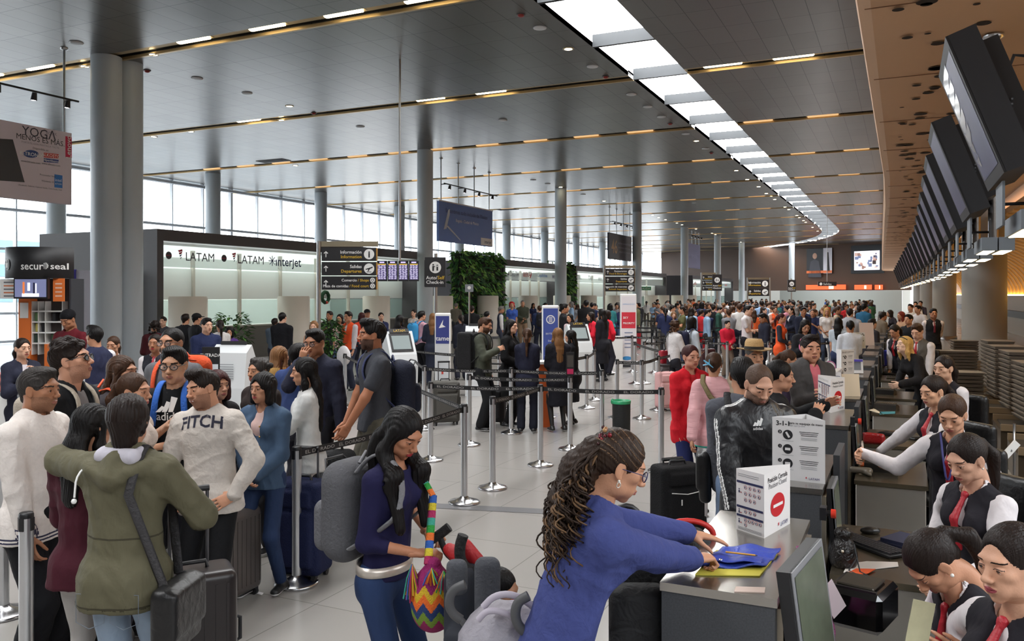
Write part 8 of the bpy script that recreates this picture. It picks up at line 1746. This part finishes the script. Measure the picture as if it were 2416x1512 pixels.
# == PEOPLE IN THE MIDDLE OF THE HALL
MID = [
 ('person with black backpack, beard and camouflage jacket, in profile by the belts', 1142, 750, 1.75, 72, 'm', 'short', 'brown', (58, 62, 50), 'jacket', (24, 25, 28), 'pants', dict(d=12.8, beard=.8, ra=(.1, .25, 1.25), hp=12, topmat=mat((60, 64, 52), .85, var=(12, .7)))),
 ('person with very long black hair and black coat facing right among the suited women', 1205, 755, 1.70, 60, 'f', 'long', 'black', (20, 20, 22), 'coat', (22, 22, 24), 'tight', dict(d=13.1, hl=.5, inner=(40, 36, 38))),
 ('person in navy trouser suit with brown ponytail, back turned at the orange podium', 1244, 775, 1.58, 175, 'f', 'pony', 'brown', (30, 32, 50), 'jacket', (24, 26, 38), 'pants', dict(d=12.6, hl=.34, hem=-.14, ra='fold', la='fold')),
 ('person in black coat and stockings with long straight brown hair, back turned', 1316, 775, 1.58, -165, 'f', 'long', 'light', (26, 26, 34), 'coat', (24, 24, 26), 'tight', dict(d=12.7, hl=.42, skirt=.62, ra='front', la='front')),
 ('person in black with long black hair half hidden behind the notice post', 1347, 780, 1.60, -110, 'f', 'long', 'black', (24, 24, 30), 'coat', (24, 24, 26), 'tight', dict(d=13.3, hl=.4, skirt=.6)),
 ('person, broad man in black sweater with his back turned before the first booth', 666, 738, 1.72, 165, 'm', 'buzz', 'black', (26, 26, 30), 'sweater', (28, 28, 32), 'pants', dict(g=1.12)),
 ('person in grey hidden behind the broad black sweater man', 648, 752, 1.62, 170, 'm', 'short', 'dark', (84, 96, 110), 'jacket', (40, 40, 50), 'jeans', dict(d=19.5)),
 ('person in black, left one of two men facing the booth counter', 437, 742, 1.68, 172, 'm', 'short', 'dark', (28, 28, 32), 'jacket', (30, 30, 36), 'pants', {}),
 ('person in black cap and jacket facing the booth counter', 464, 741, 1.70, 140, 'm', 'buzz', 'black', (24, 24, 27), 'jacket', (30, 30, 36), 'pants', dict(cap=(20, 20, 22))),
 ('person, man in navy jacket with red straps looking right behind the notice board', 487, 752, 1.72, 40, 'm', 'short', 'black', (36, 44, 78), 'jacket', (34, 40, 60), 'jeans', dict(hy=-10)),
 ('person with long dark ponytail and white blouse near the spiky plant', 519, 755, 1.60, -150, 'f', 'pony', 'dark', (214, 210, 208), 'shirt', (36, 40, 60), 'jeans', dict(d=16)),
 ('person, small child with dark hair and violet top before the booth', 541, 773, 1.30, 20, 'f', 'bob', 'black', (90, 60, 130), 'tee', (40, 40, 60), 'pants', dict(d=16.5)),
 ('person with curly dark hair and dark red scarf at the booth corner', 364, 757, 1.62, -160, 'f', 'curly', 'dark', (70, 24, 30), 'jacket', (30, 30, 34), 'pants', {}),
 ('person behind the booth glass at its left end', 385, 748, 1.62, 0, 'm', 'short', 'dark', (60, 60, 66), 'shirt', (40, 40, 50), 'pants', dict(d=19)),
 ('person, staff woman with red tie and hairband facing the camera in the queue', 366, 790, 1.62, 6, 'f', 'tied', 'dark', (38, 38, 46), 'vest', (30, 30, 36), 'pants', dict(inner=(226, 220, 222), tie=(150, 24, 40), hl=.2, lipc=(180, 40, 50))),
 ('person, staff woman with red scarf and eyes lowered beside the big grey columns', 268, 795, 1.58, 2, 'f', 'tied', 'brown', (36, 40, 56), 'vest', (30, 30, 36), 'pants', dict(inner=(226, 222, 224), tie=(150, 24, 40), hl=.2, hp=6)),
 ('person, young man in navy vest and white sleeves turned away left of the columns', 224, 772, 1.72, -120, 'm', 'quiff', 'black', (42, 46, 72), 'vest', (34, 34, 40), 'pants', dict(inner=(224, 222, 226), d=9.6)),
 ('person, woman in dark navy uniform with bun holding papers at the left desk', 52, 800, 1.60, 58, 'f', 'tied', 'dark', (40, 42, 58), 'jacket', (34, 36, 48), 'pants', dict(d=8.9, inner=(206, 200, 206), ra='phone', hl=.18)),
 ('person in black beanie and red vest busy at the wrapping stand', 164, 733, 1.70, -10, 'm', 'buzz', 'black', (96, 24, 34), 'tee', (26, 26, 30), 'pants', dict(d=11.6, z=1.92-.08, hp=22, ra='phone', la='phone', cap=(22, 22, 26), beanie=1, forceh=1.80)),
 ('person with long hair in pink top and white cardigan holding a white jacket', 802, 742, 1.62, -8, 'f', 'long', 'dark', (222, 186, 182), 'tee', (60, 76, 110), 'jeans', dict(hl=.36)),
 ('person, airport worker in orange hi-vis vest near the Información sign', 822, 736, 1.72, -30, 'm', 'short', 'dark', (226, 84, 40), 'vest', (40, 44, 60), 'pants', dict(inner=(206, 200, 204))),
 ('person, woman with wavy brown hair under the Información sign', 741, 758, 1.56, 0, 'f', 'wavy', 'light', (176, 130, 104), 'tee', (50, 50, 60), 'pants', dict(d=15.5)),
 ('person in dark clothes behind the potted plant', 778, 735, 1.68, -20, 'm', 'short', 'dark', (40, 40, 44), 'jacket', (34, 34, 40), 'pants', dict(d=21)),
 ('person with reddish long hair and orange jacket beside the hi-vis worker', 853, 738, 1.66, -150, 'f', 'wavy', 'auburn', (214, 70, 44), 'jacket', (40, 40, 50), 'jeans', dict(d=21)),
 ('person in red top and dark cap right of the orange jacket', 866, 731, 1.70, 30, 'm', 'short', 'black', (170, 40, 40), 'tee', (34, 34, 40), 'pants', dict(d=22.5, cap=(24, 24, 28))),
 ('person, woman in navy uniform with bun and folded arms before the third pod', 899, 738, 1.62, 20, 'f', 'bun', 'dark', (40, 46, 80), 'jacket', (36, 40, 70), 'pants', dict(ra='fold', la='fold')),
 ('person with long black hair and a red bag left of the check-in machine', 943, 744, 1.62, 150, 'f', 'long', 'black', (40, 30, 34), 'tee', (30, 30, 36), 'pants', dict(hl=.3, d=17.8, bag=(150, 24, 34))),
 ('person, man in pink shirt with bright blue rucksack at the check-in machine', 994, 735, 1.68, 130, 'm', 'short', 'black', (216, 166, 178), 'shirt', (26, 27, 32), 'pants', dict(d=19.5, pack=(60, 150, 206))),
 ('person with long light brown hair in navy coat beside the tame sign', 1021, 740, 1.66, 175, 'f', 'long', 'light', (38, 42, 58), 'coat', (36, 40, 56), 'pants', dict(hl=.36)),
 ('person in white top with dark hair left of the blue rucksack man', 976, 731, 1.66, -20, 'f', 'bun', 'dark', (214, 208, 204), 'tee', (50, 50, 60), 'pants', dict(d=25)),
 ('person, woman in dark suit with tied hair right of the tame sign', 1088, 743, 1.60, -160, 'f', 'tied', 'dark', (32, 34, 46), 'jacket', (32, 34, 46), 'pants', dict(inner=(220, 216, 218), hl=.16)),
 ('person, bald grey haired man and beige coat behind the tame sign', 1076, 715, 1.74, 170, 'm', 'buzz', 'grey', (110, 104, 92), 'jacket', (50, 50, 56), 'pants', {}),
 ('person in black jacket with back turned before the green wall', 1113, 722, 1.74, 178, 'm', 'short', 'dark', (26, 27, 30), 'jacket', (30, 30, 36), 'pants', dict(g=1.1)),
 ('person bending in black by the green wall', 1140, 733, 1.60, 150, 'm', 'short', 'black', (30, 30, 34), 'coat', (30, 30, 36), 'pants', dict(lean=20, d=24)),
 ('person, grey haired man in navy vest with white sleeves before the second booth', 1182, 723, 1.70, 100, 'm', 'short', 'grey', (46, 52, 72), 'vest', (60, 64, 80), 'pants', dict(inner=(224, 222, 224), hp=8)),
 ('person with curly bright red hair facing the camera beside the second booth', 1208, 712, 1.70, 0, 'f', 'curly', 'red', (60, 90, 170), 'tee', (50, 56, 90), 'pants', dict(hairc=(170, 24, 34), d=31)),
 ('person, grey haired man in olive jumper standing still before the second booth', 1233, 709, 1.76, 5, 'm', 'buzz', 'grey', (66, 70, 58), 'sweater', (130, 106, 84), 'pants', dict(g=1.1, d=34)),
 ('person in navy jacket with dark backpack left of the blue sign', 1273, 722, 1.70, -170, 'm', 'short', 'brown', (40, 50, 84), 'jacket', (34, 36, 50), 'pants', dict(pack=(30, 30, 36))),
 ('person with dark hair in black jacket right of the blue sign', 1331, 718, 1.70, 90, 'm', 'short', 'black', (30, 30, 34), 'jacket', (34, 34, 42), 'jeans', dict(d=22)),
 ('person, girl in white and pink top right of the blue sign', 1345, 741, 1.48, -40, 'f', 'long', 'black', (224, 200, 204), 'tee', (50, 50, 66), 'pants', dict(d=21, hl=.26)),
 ('person, dark haired man facing left between the booths and the counter', 1353, 711, 1.72, -60, 'm', 'short', 'dark', (40, 38, 40), 'jacket', (40, 40, 48), 'pants', {}),
 ('person with brown ponytail and cream top', 1363, 718, 1.64, 170, 'f', 'wavy', 'brown', (214, 196, 176), 'tee', (50, 50, 66), 'jeans', {}),
 ('person, large man in black jacket with back turned in the middle of the hall', 1383, 709, 1.78, 172, 'm', 'short', 'black', (26, 25, 27), 'jacket', (30, 30, 36), 'pants', dict(g=1.18, d=28)),
 ('person in red jacket leaning over the blue topped counter', 1407, 735, 1.60, -80, 'f', 'long', 'dark', (206, 34, 54), 'jacket', (40, 40, 50), 'pants', dict(lean=14, ra='reach', la='reach', d=21)),
 ('person in black with long hair in front of the red jacketed one', 1420, 730, 1.64, -130, 'f', 'long', 'black', (30, 30, 36), 'coat', (30, 32, 40), 'tight', dict(d=20, hl=.34)),
 ('person in bright red jacket turned right beside the black coated woman', 1433, 733, 1.62, 120, 'f', 'bob', 'dark', (214, 34, 54), 'jacket', (40, 40, 50), 'pants', dict(d=21.5, ra='hip')),
 ('person, man in pale grey T-shirt with strap across the back', 1456, 714, 1.70, 176, 'm', 'short', 'black', (186, 188, 192), 'tee', (40, 42, 56), 'pants', {}),
 ('person with curly brown hair and white jumper before the far queue rows', 1592, 757, 1.60, 120, 'f', 'curly', 'brown', (220, 216, 216), 'sweater', (40, 40, 48), 'jeans', dict(d=15.8, bag=(150, 24, 40))),
 ('person with short black hair and navy rucksack over pale blue shirt', 1632, 749, 1.64, 118, 'f', 'bob', 'black', (206, 216, 226), 'shirt', (30, 60, 60), 'pants', dict(d=16, pack=(36, 40, 66))),
 ('person, man in white short sleeved shirt and red tie in conversation', 1764, 722, 1.74, 52, 'm', 'short', 'black', (228, 222, 224), 'tee', (30, 30, 36), 'pants', dict(tie=(150, 30, 40), ra='fold', la='fold', g=1.08, d=21)),
 ('person in dark suit bending towards the man with the red tie', 1802, 740, 1.64, -80, 'm', 'short', 'black', (36, 38, 52), 'jacket', (30, 32, 42), 'pants', dict(hp=20, d=20)),
 ('person, airport worker with long hair in orange vest, side on', 1843, 740, 1.60, 60, 'f', 'tied', 'auburn', (230, 90, 44), 'vest', (34, 36, 48), 'pants', dict(inner=(50, 50, 60), d=19, hem=-.2, hl=.2)),
 ('person, airport worker in orange vest facing the camera', 1829, 724, 1.66, 0, 'f', 'tied', 'brown', (230, 90, 44), 'vest', (34, 36, 48), 'pants', dict(inner=(206, 150, 130), hl=.2)),
 ('person, woman in navy suit looking up beside the orange vest workers', 1866, 726, 1.68, -70, 'f', 'pony', 'dark', (34, 38, 54), 'jacket', (30, 34, 48), 'pants', dict(inner=(220, 216, 218), hp=-12)),
 ('person, man in navy suit and white collar facing the camera in the crowd', 1895, 726, 1.72, 0, 'm', 'short', 'black', (34, 38, 56), 'jacket', (30, 34, 46), 'pants', dict(inner=(220, 222, 230))),
 ('person, woman in black coat with wavy dark hair reading near the counters', 1899, 755, 1.62, 0, 'f', 'wavy', 'black', (28, 28, 33), 'coat', (28, 28, 34), 'pants', dict(d=14.2, hp=20, ra='phone', la='phone', hl=.2)),
 ('person with very long dark red hair among the suited staff', 1818, 712, 1.70, 170, 'f', 'long', 'auburn', (50, 36, 44), 'coat', (30, 30, 36), 'tight', dict(hl=.44)),
 ('person, grey hooded broad man with cap far along the counters', 2005, 728, 1.74, 150, 'm', 'buzz', 'dark', (170, 172, 178), 'jacket', (50, 50, 60), 'jeans', dict(g=1.15, d=20)),
 ('person in white shirt with dark hair, back turned at the far counter blocks', 2006, 757, 1.66, 165, 'm', 'buzz', 'black', (216, 220, 228), 'shirt', (40, 50, 80), 'jeans', dict(d=15.3)),
 ('person with long black hair and grey top at the far counter blocks', 1978, 750, 1.62, 150, 'f', 'long', 'black', (186, 196, 206), 'tee', (40, 50, 80), 'jeans', dict(d=17.5, hl=.34)),
 ('person in teal jacket leaning to the far counters', 2035, 716, 1.72, 120, 'm', 'short', 'black', (40, 90, 120), 'jacket', (40, 40, 50), 'jeans', dict(d=25, lean=8)),
 ('person in dark jacket at the counter right of the white shirt back', 2047, 752, 1.60, 110, 'm', 'short', 'black', (44, 40, 44), 'jacket', (34, 34, 40), 'pants', dict(d=17.5, lean=12)),
 ('person in brown jacket bending over the far counter', 2070, 735, 1.62, 100, 'm', 'short', 'dark', (110, 96, 80), 'jacket', (34, 34, 40), 'pants', dict(d=22, lean=16)),
 ('person with long blond hair and white top in the far counter queue', 1951, 726, 1.66, -20, 'f', 'long', 'blond', (220, 214, 210), 'tee', (60, 70, 90), 'jeans', dict(d=24)),
 ('person, man in white shirt and dark vest in the crowd left of the blond hair', 1916, 710, 1.76, 30, 'm', 'short', 'dark', (40, 40, 50), 'vest', (34, 34, 40), 'pants', dict(inner=(226, 220, 220))),
 ('person in white cap and white top in the middle of the crowd', 1853, 712, 1.70, 170, 'm', 'buzz', 'dark', (216, 216, 220), 'tee', (60, 60, 70), 'pants', dict(cap=(226, 226, 228))),
 ('person, man in pale blue shirt with back turned in the crowd', 1797, 710, 1.76, 175, 'm', 'short', 'dark', (150, 180, 216), 'shirt', (50, 54, 70), 'pants', dict(g=1.15, d=32)),
 ('person, man in blue jacket with blue cap side on in the queue', 1744, 717, 1.72, 100, 'm', 'buzz', 'dark', (50, 70, 130), 'jacket', (50, 60, 90), 'jeans', dict(cap=(60, 90, 180))),
 ('person in white T-shirt with dark strap across the back', 1714, 711, 1.74, 150, 'm', 'short', 'dark', (220, 220, 222), 'tee', (60, 70, 100), 'jeans', dict(g=1.1)),
 ('person in green jacket looking down in the queue', 1697, 724, 1.66, 60, 'm', 'short', 'black', (50, 84, 74), 'jacket', (50, 54, 60), 'jeans', dict(hp=15)),
 ('person in red orange top with long dark hair in the queue', 1681, 717, 1.62, 170, 'f', 'wavy', 'dark', (226, 60, 40), 'tee', (50, 54, 80), 'jeans', {}),
 ('person, man in grey T-shirt leaning on luggage in the queue', 1667, 712, 1.70, 100, 'm', 'short', 'dark', (176, 178, 182), 'tee', (60, 64, 84), 'jeans', dict(lean=8)),
 ('person in magenta red top in the queue', 1640, 716, 1.66, 80, 'm', 'short', 'dark', (176, 40, 70), 'tee', (50, 54, 80), 'jeans', {}),
 ('person, child in red jacket playing by the belts', 1716, 757, 1.36, 20, 'm', 'short', 'black', (206, 34, 60), 'jacket', (120, 104, 90), 'pants', dict(d=21)),
]
def head_cover(info, c, beanie=0):
	P_ = [ell((0, -.016, .050), (.088, .102, .082), .01), rbx((0, 0, -.06), (.3, .3, .09 if beanie else .105), .01, -.006)]
	if not beanie: P_ += [ell((0, .10, .052), (.058, .060, .008), .01)]
	V, Q = solid(P_, .006); QM().add(V @ info['HM'].T+info['hc'], Q, knit(c) if beanie else cloth(c)).build('beanie' if beanie else 'cap', info['root'])
for i, (lb, px, ty, h, face, sex, hair, hc, top, tk, bot, bk, x) in enumerate(MID):
	x = dict(x); h_ = x.pop('forceh', h); d = x.pop('d', None) or (CAMH-h)*1950/(ty-695); x.pop('z', 0); cp = x.pop('cap', None); bn = x.pop('beanie', 0); pk_ = x.pop('pack', None); bg = x.pop('bag', None); hcol = x.pop('hairc', None)
	if abs(d-(CAMH-h_)*1950/(ty-695)) > .3: h_ = CAMH-(ty-695)*d/1950
	x.setdefault('la', ('down', 'front', 'strap', 'belly', 'down')[i % 5]); x.setdefault('ra', ('down', 'phone', 'down', 'belly', 'front')[(i*3) % 5])
	vx = .012 if d < 14 else (.016 if d < 22 else .02); hv_ = .0042 if d < 11 else (.0055 if d < 16 else .008)
	p = person(lb, D(px, d, 0), h_, face, sex, ('mid', 'light', 'tan', 'mid')[i % 4], hair, hc, top, tk, bot, bk, vox=vx, hv=hv_, seed=60+i, hairmat=hairm(hcol) if hcol else None, **x)
	if cp: head_cover(p, cp, bn)
	if pk_: on_back(p, {994: 'bright blue rucksack on the pink shirted man\'s back', 1273: 'dark backpack of the one left of the blue sign', 1632: 'navy rucksack with red side on the pale blue shirt'}[px], pk_, .32, .46, .18, 0, strap=pk_)
	if bg: side_bag(p, 'dark red bag carried by the one with ' + hc+' hair' + (' before the far rows' if px > 1500 else ' beside the check-in machine'), bg, 0, .05, .28, .26, .1, sidez=-1, cross=False)
	if i == 0: on_back(p, 'large black quilted backpack with pale piping on the bearded man', (26, 26, 28), .36, .58, .24, .02, strap=(26, 26, 28), hard=True)
q = D(811, 17.2, .82); blobq('folded_jacket', 'white folded jacket hanging from the pink top woman\'s arm', 'jacket', [ell(vec(q), (.17, .09, .20), .04), ell(vec(q)+UP*.12, (.10, .06, .10), .03)], .016, cloth((222, 220, 222)))
suitcase('grey trolley suitcase behind the steel posts left of the bearded man', D(1050, 13.4, 0), TH+.3, .44, .66, .3, (90, 88, 84), True, .3)
suitcase('dark trolley suitcase with tall handle beside the camouflage jacket man', D(1168, 13.4, 0), TH-.2, .34, .55, .24, (60, 60, 62), True, .38)
suitcase('pale pink suitcase beside the curly haired woman in the white jumper', D(1571, 15.0, 0), TH+.2, .36, .66, .24, (224, 176, 176), True, .1)
suitcase('small grey bag on wheels above the pink suitcase', D(1573, 16.2, 0), TH, .36, .75, .24, (120, 116, 118), True, .2)
for i, (px, d, c, lb) in enumerate(((1640, 24, (34, 36, 60), 'dark blue case in the queue rows under the magenta top'), (1668, 22, (60, 30, 34), 'dark maroon case in the queue rows'), (1722, 24, (36, 36, 40), 'black case in the queue rows under the blue cap man'), (1500, 32, (150, 30, 40), 'small red case near the SKY PRIORITY sign'), (1545, 34, (30, 30, 34), 'small black case right of the SKY PRIORITY sign'), (1905, 20, (40, 60, 140), 'blue case behind the black coated reading woman'), (1745, 30, (50, 90, 80), 'green case far in the queue rows'))):
	suitcase(lb, D(px, d, 0), TH+.3*i, .40, .62, .26, c, i % 2 == 0, .2)
# == THE FAR CROWD: twelve builds, dressed anew for each person
TPL = []
tspec = [('m', 'short', 'jacket', 'down', 'down'), ('f', 'long', 'tee', 'front', 'down'), ('m', 'buzz', 'tee', 'phone', 'down'), ('f', 'pony', 'jacket', 'belly', 'belly'), ('m', 'short', 'sweater', 'strap', 'down'), ('f', 'bob', 'coat', 'down', 'phone'), ('m', 'tousled', 'shirt', 'fold', 'fold'), ('f', 'wavy', 'sweater', 'hip', 'down'), ('m', 'short', 'coat', 'front', 'front'), ('f', 'bun', 'tee', 'phone', 'phone')]
hide = []
for i, (sx_, hr_, tk, la, ra) in enumerate(tspec):
	p = person('t', (0, 0, 0), 1.70, 0, sx_, 'mid', hr_, 'dark', (90, 90, 90), tk, (50, 50, 60), 'jeans' if i % 2 else 'pants', la=la, ra=ra, vox=.022, hv=.0085, seed=i, hl=.3, curlL=.5, curlR=.5, step=.05*(i % 3))
	TPL.append((p['root'], tk, hr_))
pal = [('black', (30, 30, 34)), ('charcoal', (62, 62, 68)), ('navy', (38, 44, 76)), ('grey', (130, 132, 138)), ('white', (220, 218, 216)), ('red', (190, 40, 46)), ('blue', (60, 90, 160)), ('green', (60, 100, 70)), ('beige', (196, 176, 150)), ('maroon', (96, 36, 46)), ('light blue', (150, 180, 210)), ('brown', (100, 76, 58)), ('pink', (220, 150, 166)), ('teal', (50, 120, 124)), ('orange', (226, 100, 50)), ('olive', (92, 92, 60))]
hpal = [('black', 'black'), ('black', 'dark'), ('brown', 'brown'), ('brown', 'brown'), ('black', 'black'), ('grey', 'grey'), ('light brown', 'light'), ('black', 'dark')]
rc = random.Random(77); used_lab = {}; placed = [(o.location.x, o.location.y) for o in bpy.data.objects if o.parent is None and o.get('category') in ('person', 'sign', 'suitcase', 'column', 'kiosk machine', 'counter', 'plant')]
def near_what(px, d):
	for lim, t in ((1400, 'near the green wall'), (1520, 'near SKY PRIORITY'), (1600, 'before the far booth'), (1680, 'below far columns'), (1760, 'below paired signs'), (1840, 'below far sign'), (1920, 'below far poster'), (2000, 'near video screen'), (2080, 'below video screen'), (9999, 'by far counters')):
		if px < lim: return t
def depth_word(d): return 'near' if d < 32 else 'middle' if d < 44 else 'rear' if d < 60 else 'farthest'
def crowd(n, xa, xb, da, db):
	k = 0; tries = 0
	while k < n and tries < n*30:
		tries += 1; d = da*((db/da)**rc.random()); px = rc.uniform(xa, xb); q = D(px, d, 0)
		if q.x > bend(q.y)-.95 or q.x < -16.8: continue
		if any((q.x-a)**2+(q.y-b)**2 < .42**2 for a, b in placed): continue
		placed.append((q.x, q.y)); ti = rc.randrange(len(TPL)); root, tk, hr_ = TPL[ti]
		cn_, cc = rc.choice(pal[:5] if rc.random() < .5 else pal); hn, hcc = rc.choice(hpal); h = rc.gauss(1.68, .07) if root.name else 1.7
		h = min(1.86, max(1.5, h))
		kind = {'tee': 'T-shirt', 'tight': 'top'}.get(tk, tk); hd = {'short': 'short', 'buzz': 'cropped', 'long': 'long', 'pony': 'ponytailed', 'bob': 'bobbed', 'tousled': 'tousled', 'wavy': 'wavy', 'bun': 'bunned'}[hr_]
		fc = rc.choice((180, 150, -150, 120, 90, -90, 60, -30, 0, 30, 170)); fd = 'back turned' if abs(fc) > 110 else 'side on' if abs(fc) > 45 else 'facing front'
		lb = '%s %s, %s %s hair, %s, %s %s' % (cn_, kind, hd, hn, fd, depth_word(d)+' crowd', near_what(px, d)); lb = 'person in '+lb
		if lb in used_lab: continue
		used_lab[lb] = 1
		c = copy_tree(root) ; c.location = q; c.rotation_euler = (0, 0, math.radians(295.3+fc)-math.pi/2); c.scale = (h/1.7,)*3; c['label'] = lb; c['category'] = 'person'; c['group'] = 'far crowd in the hall'
		bc = rc.choice(((40, 44, 60), (30, 30, 34), (70, 84, 116), (90, 84, 76), (50, 50, 54)))
		for ch in c.children:
			nm = ch.name.split('.')[0]
			m_ = cloth(cc) if nm == {'tee': 'shirt', 'shirt': 'shirt', 'sweater': 'sweater', 'jacket': 'jacket', 'coat': 'coat'}[tk] else (cloth(bc) if nm in ('jeans', 'trousers') else hairm(HC[hcc]) if nm == 'hair' else skin(SK[rc.choice(('mid', 'light', 'tan', 'mid'))]) if nm == 'body' else None)
			if m_: ch.material_slots[0].link = 'OBJECT'; ch.material_slots[0].material = m_
		k += 1
crowd(30, 1250, 1640, 30, 48)
crowd(105, 1560, 2060, 25, 46)
crowd(62, 1520, 2085, 46, 74)
crowd(16, 2020, 2095, 22, 60)
for i, (r, tk, hr_) in enumerate(TPL):
	q = D(1600+44*i, 37+2.2*i, 0); r.location = q; r.rotation_euler = (0, 0, math.radians(295.3+(180 if i % 2 else 40))-math.pi/2); r['group'] = 'far crowd in the hall'
	r['label'] = 'person in plain grey %s, %s dark hair, %s, crowd %s' % ({'tee': 'T-shirt'}.get(tk, tk), {'short': 'short', 'buzz': 'cropped', 'long': 'long', 'pony': 'ponytailed', 'bob': 'bobbed', 'tousled': 'tousled', 'wavy': 'wavy', 'bun': 'bunned'}[hr_], 'back turned' if i % 2 else 'facing right', near_what(1600+44*i, 40))
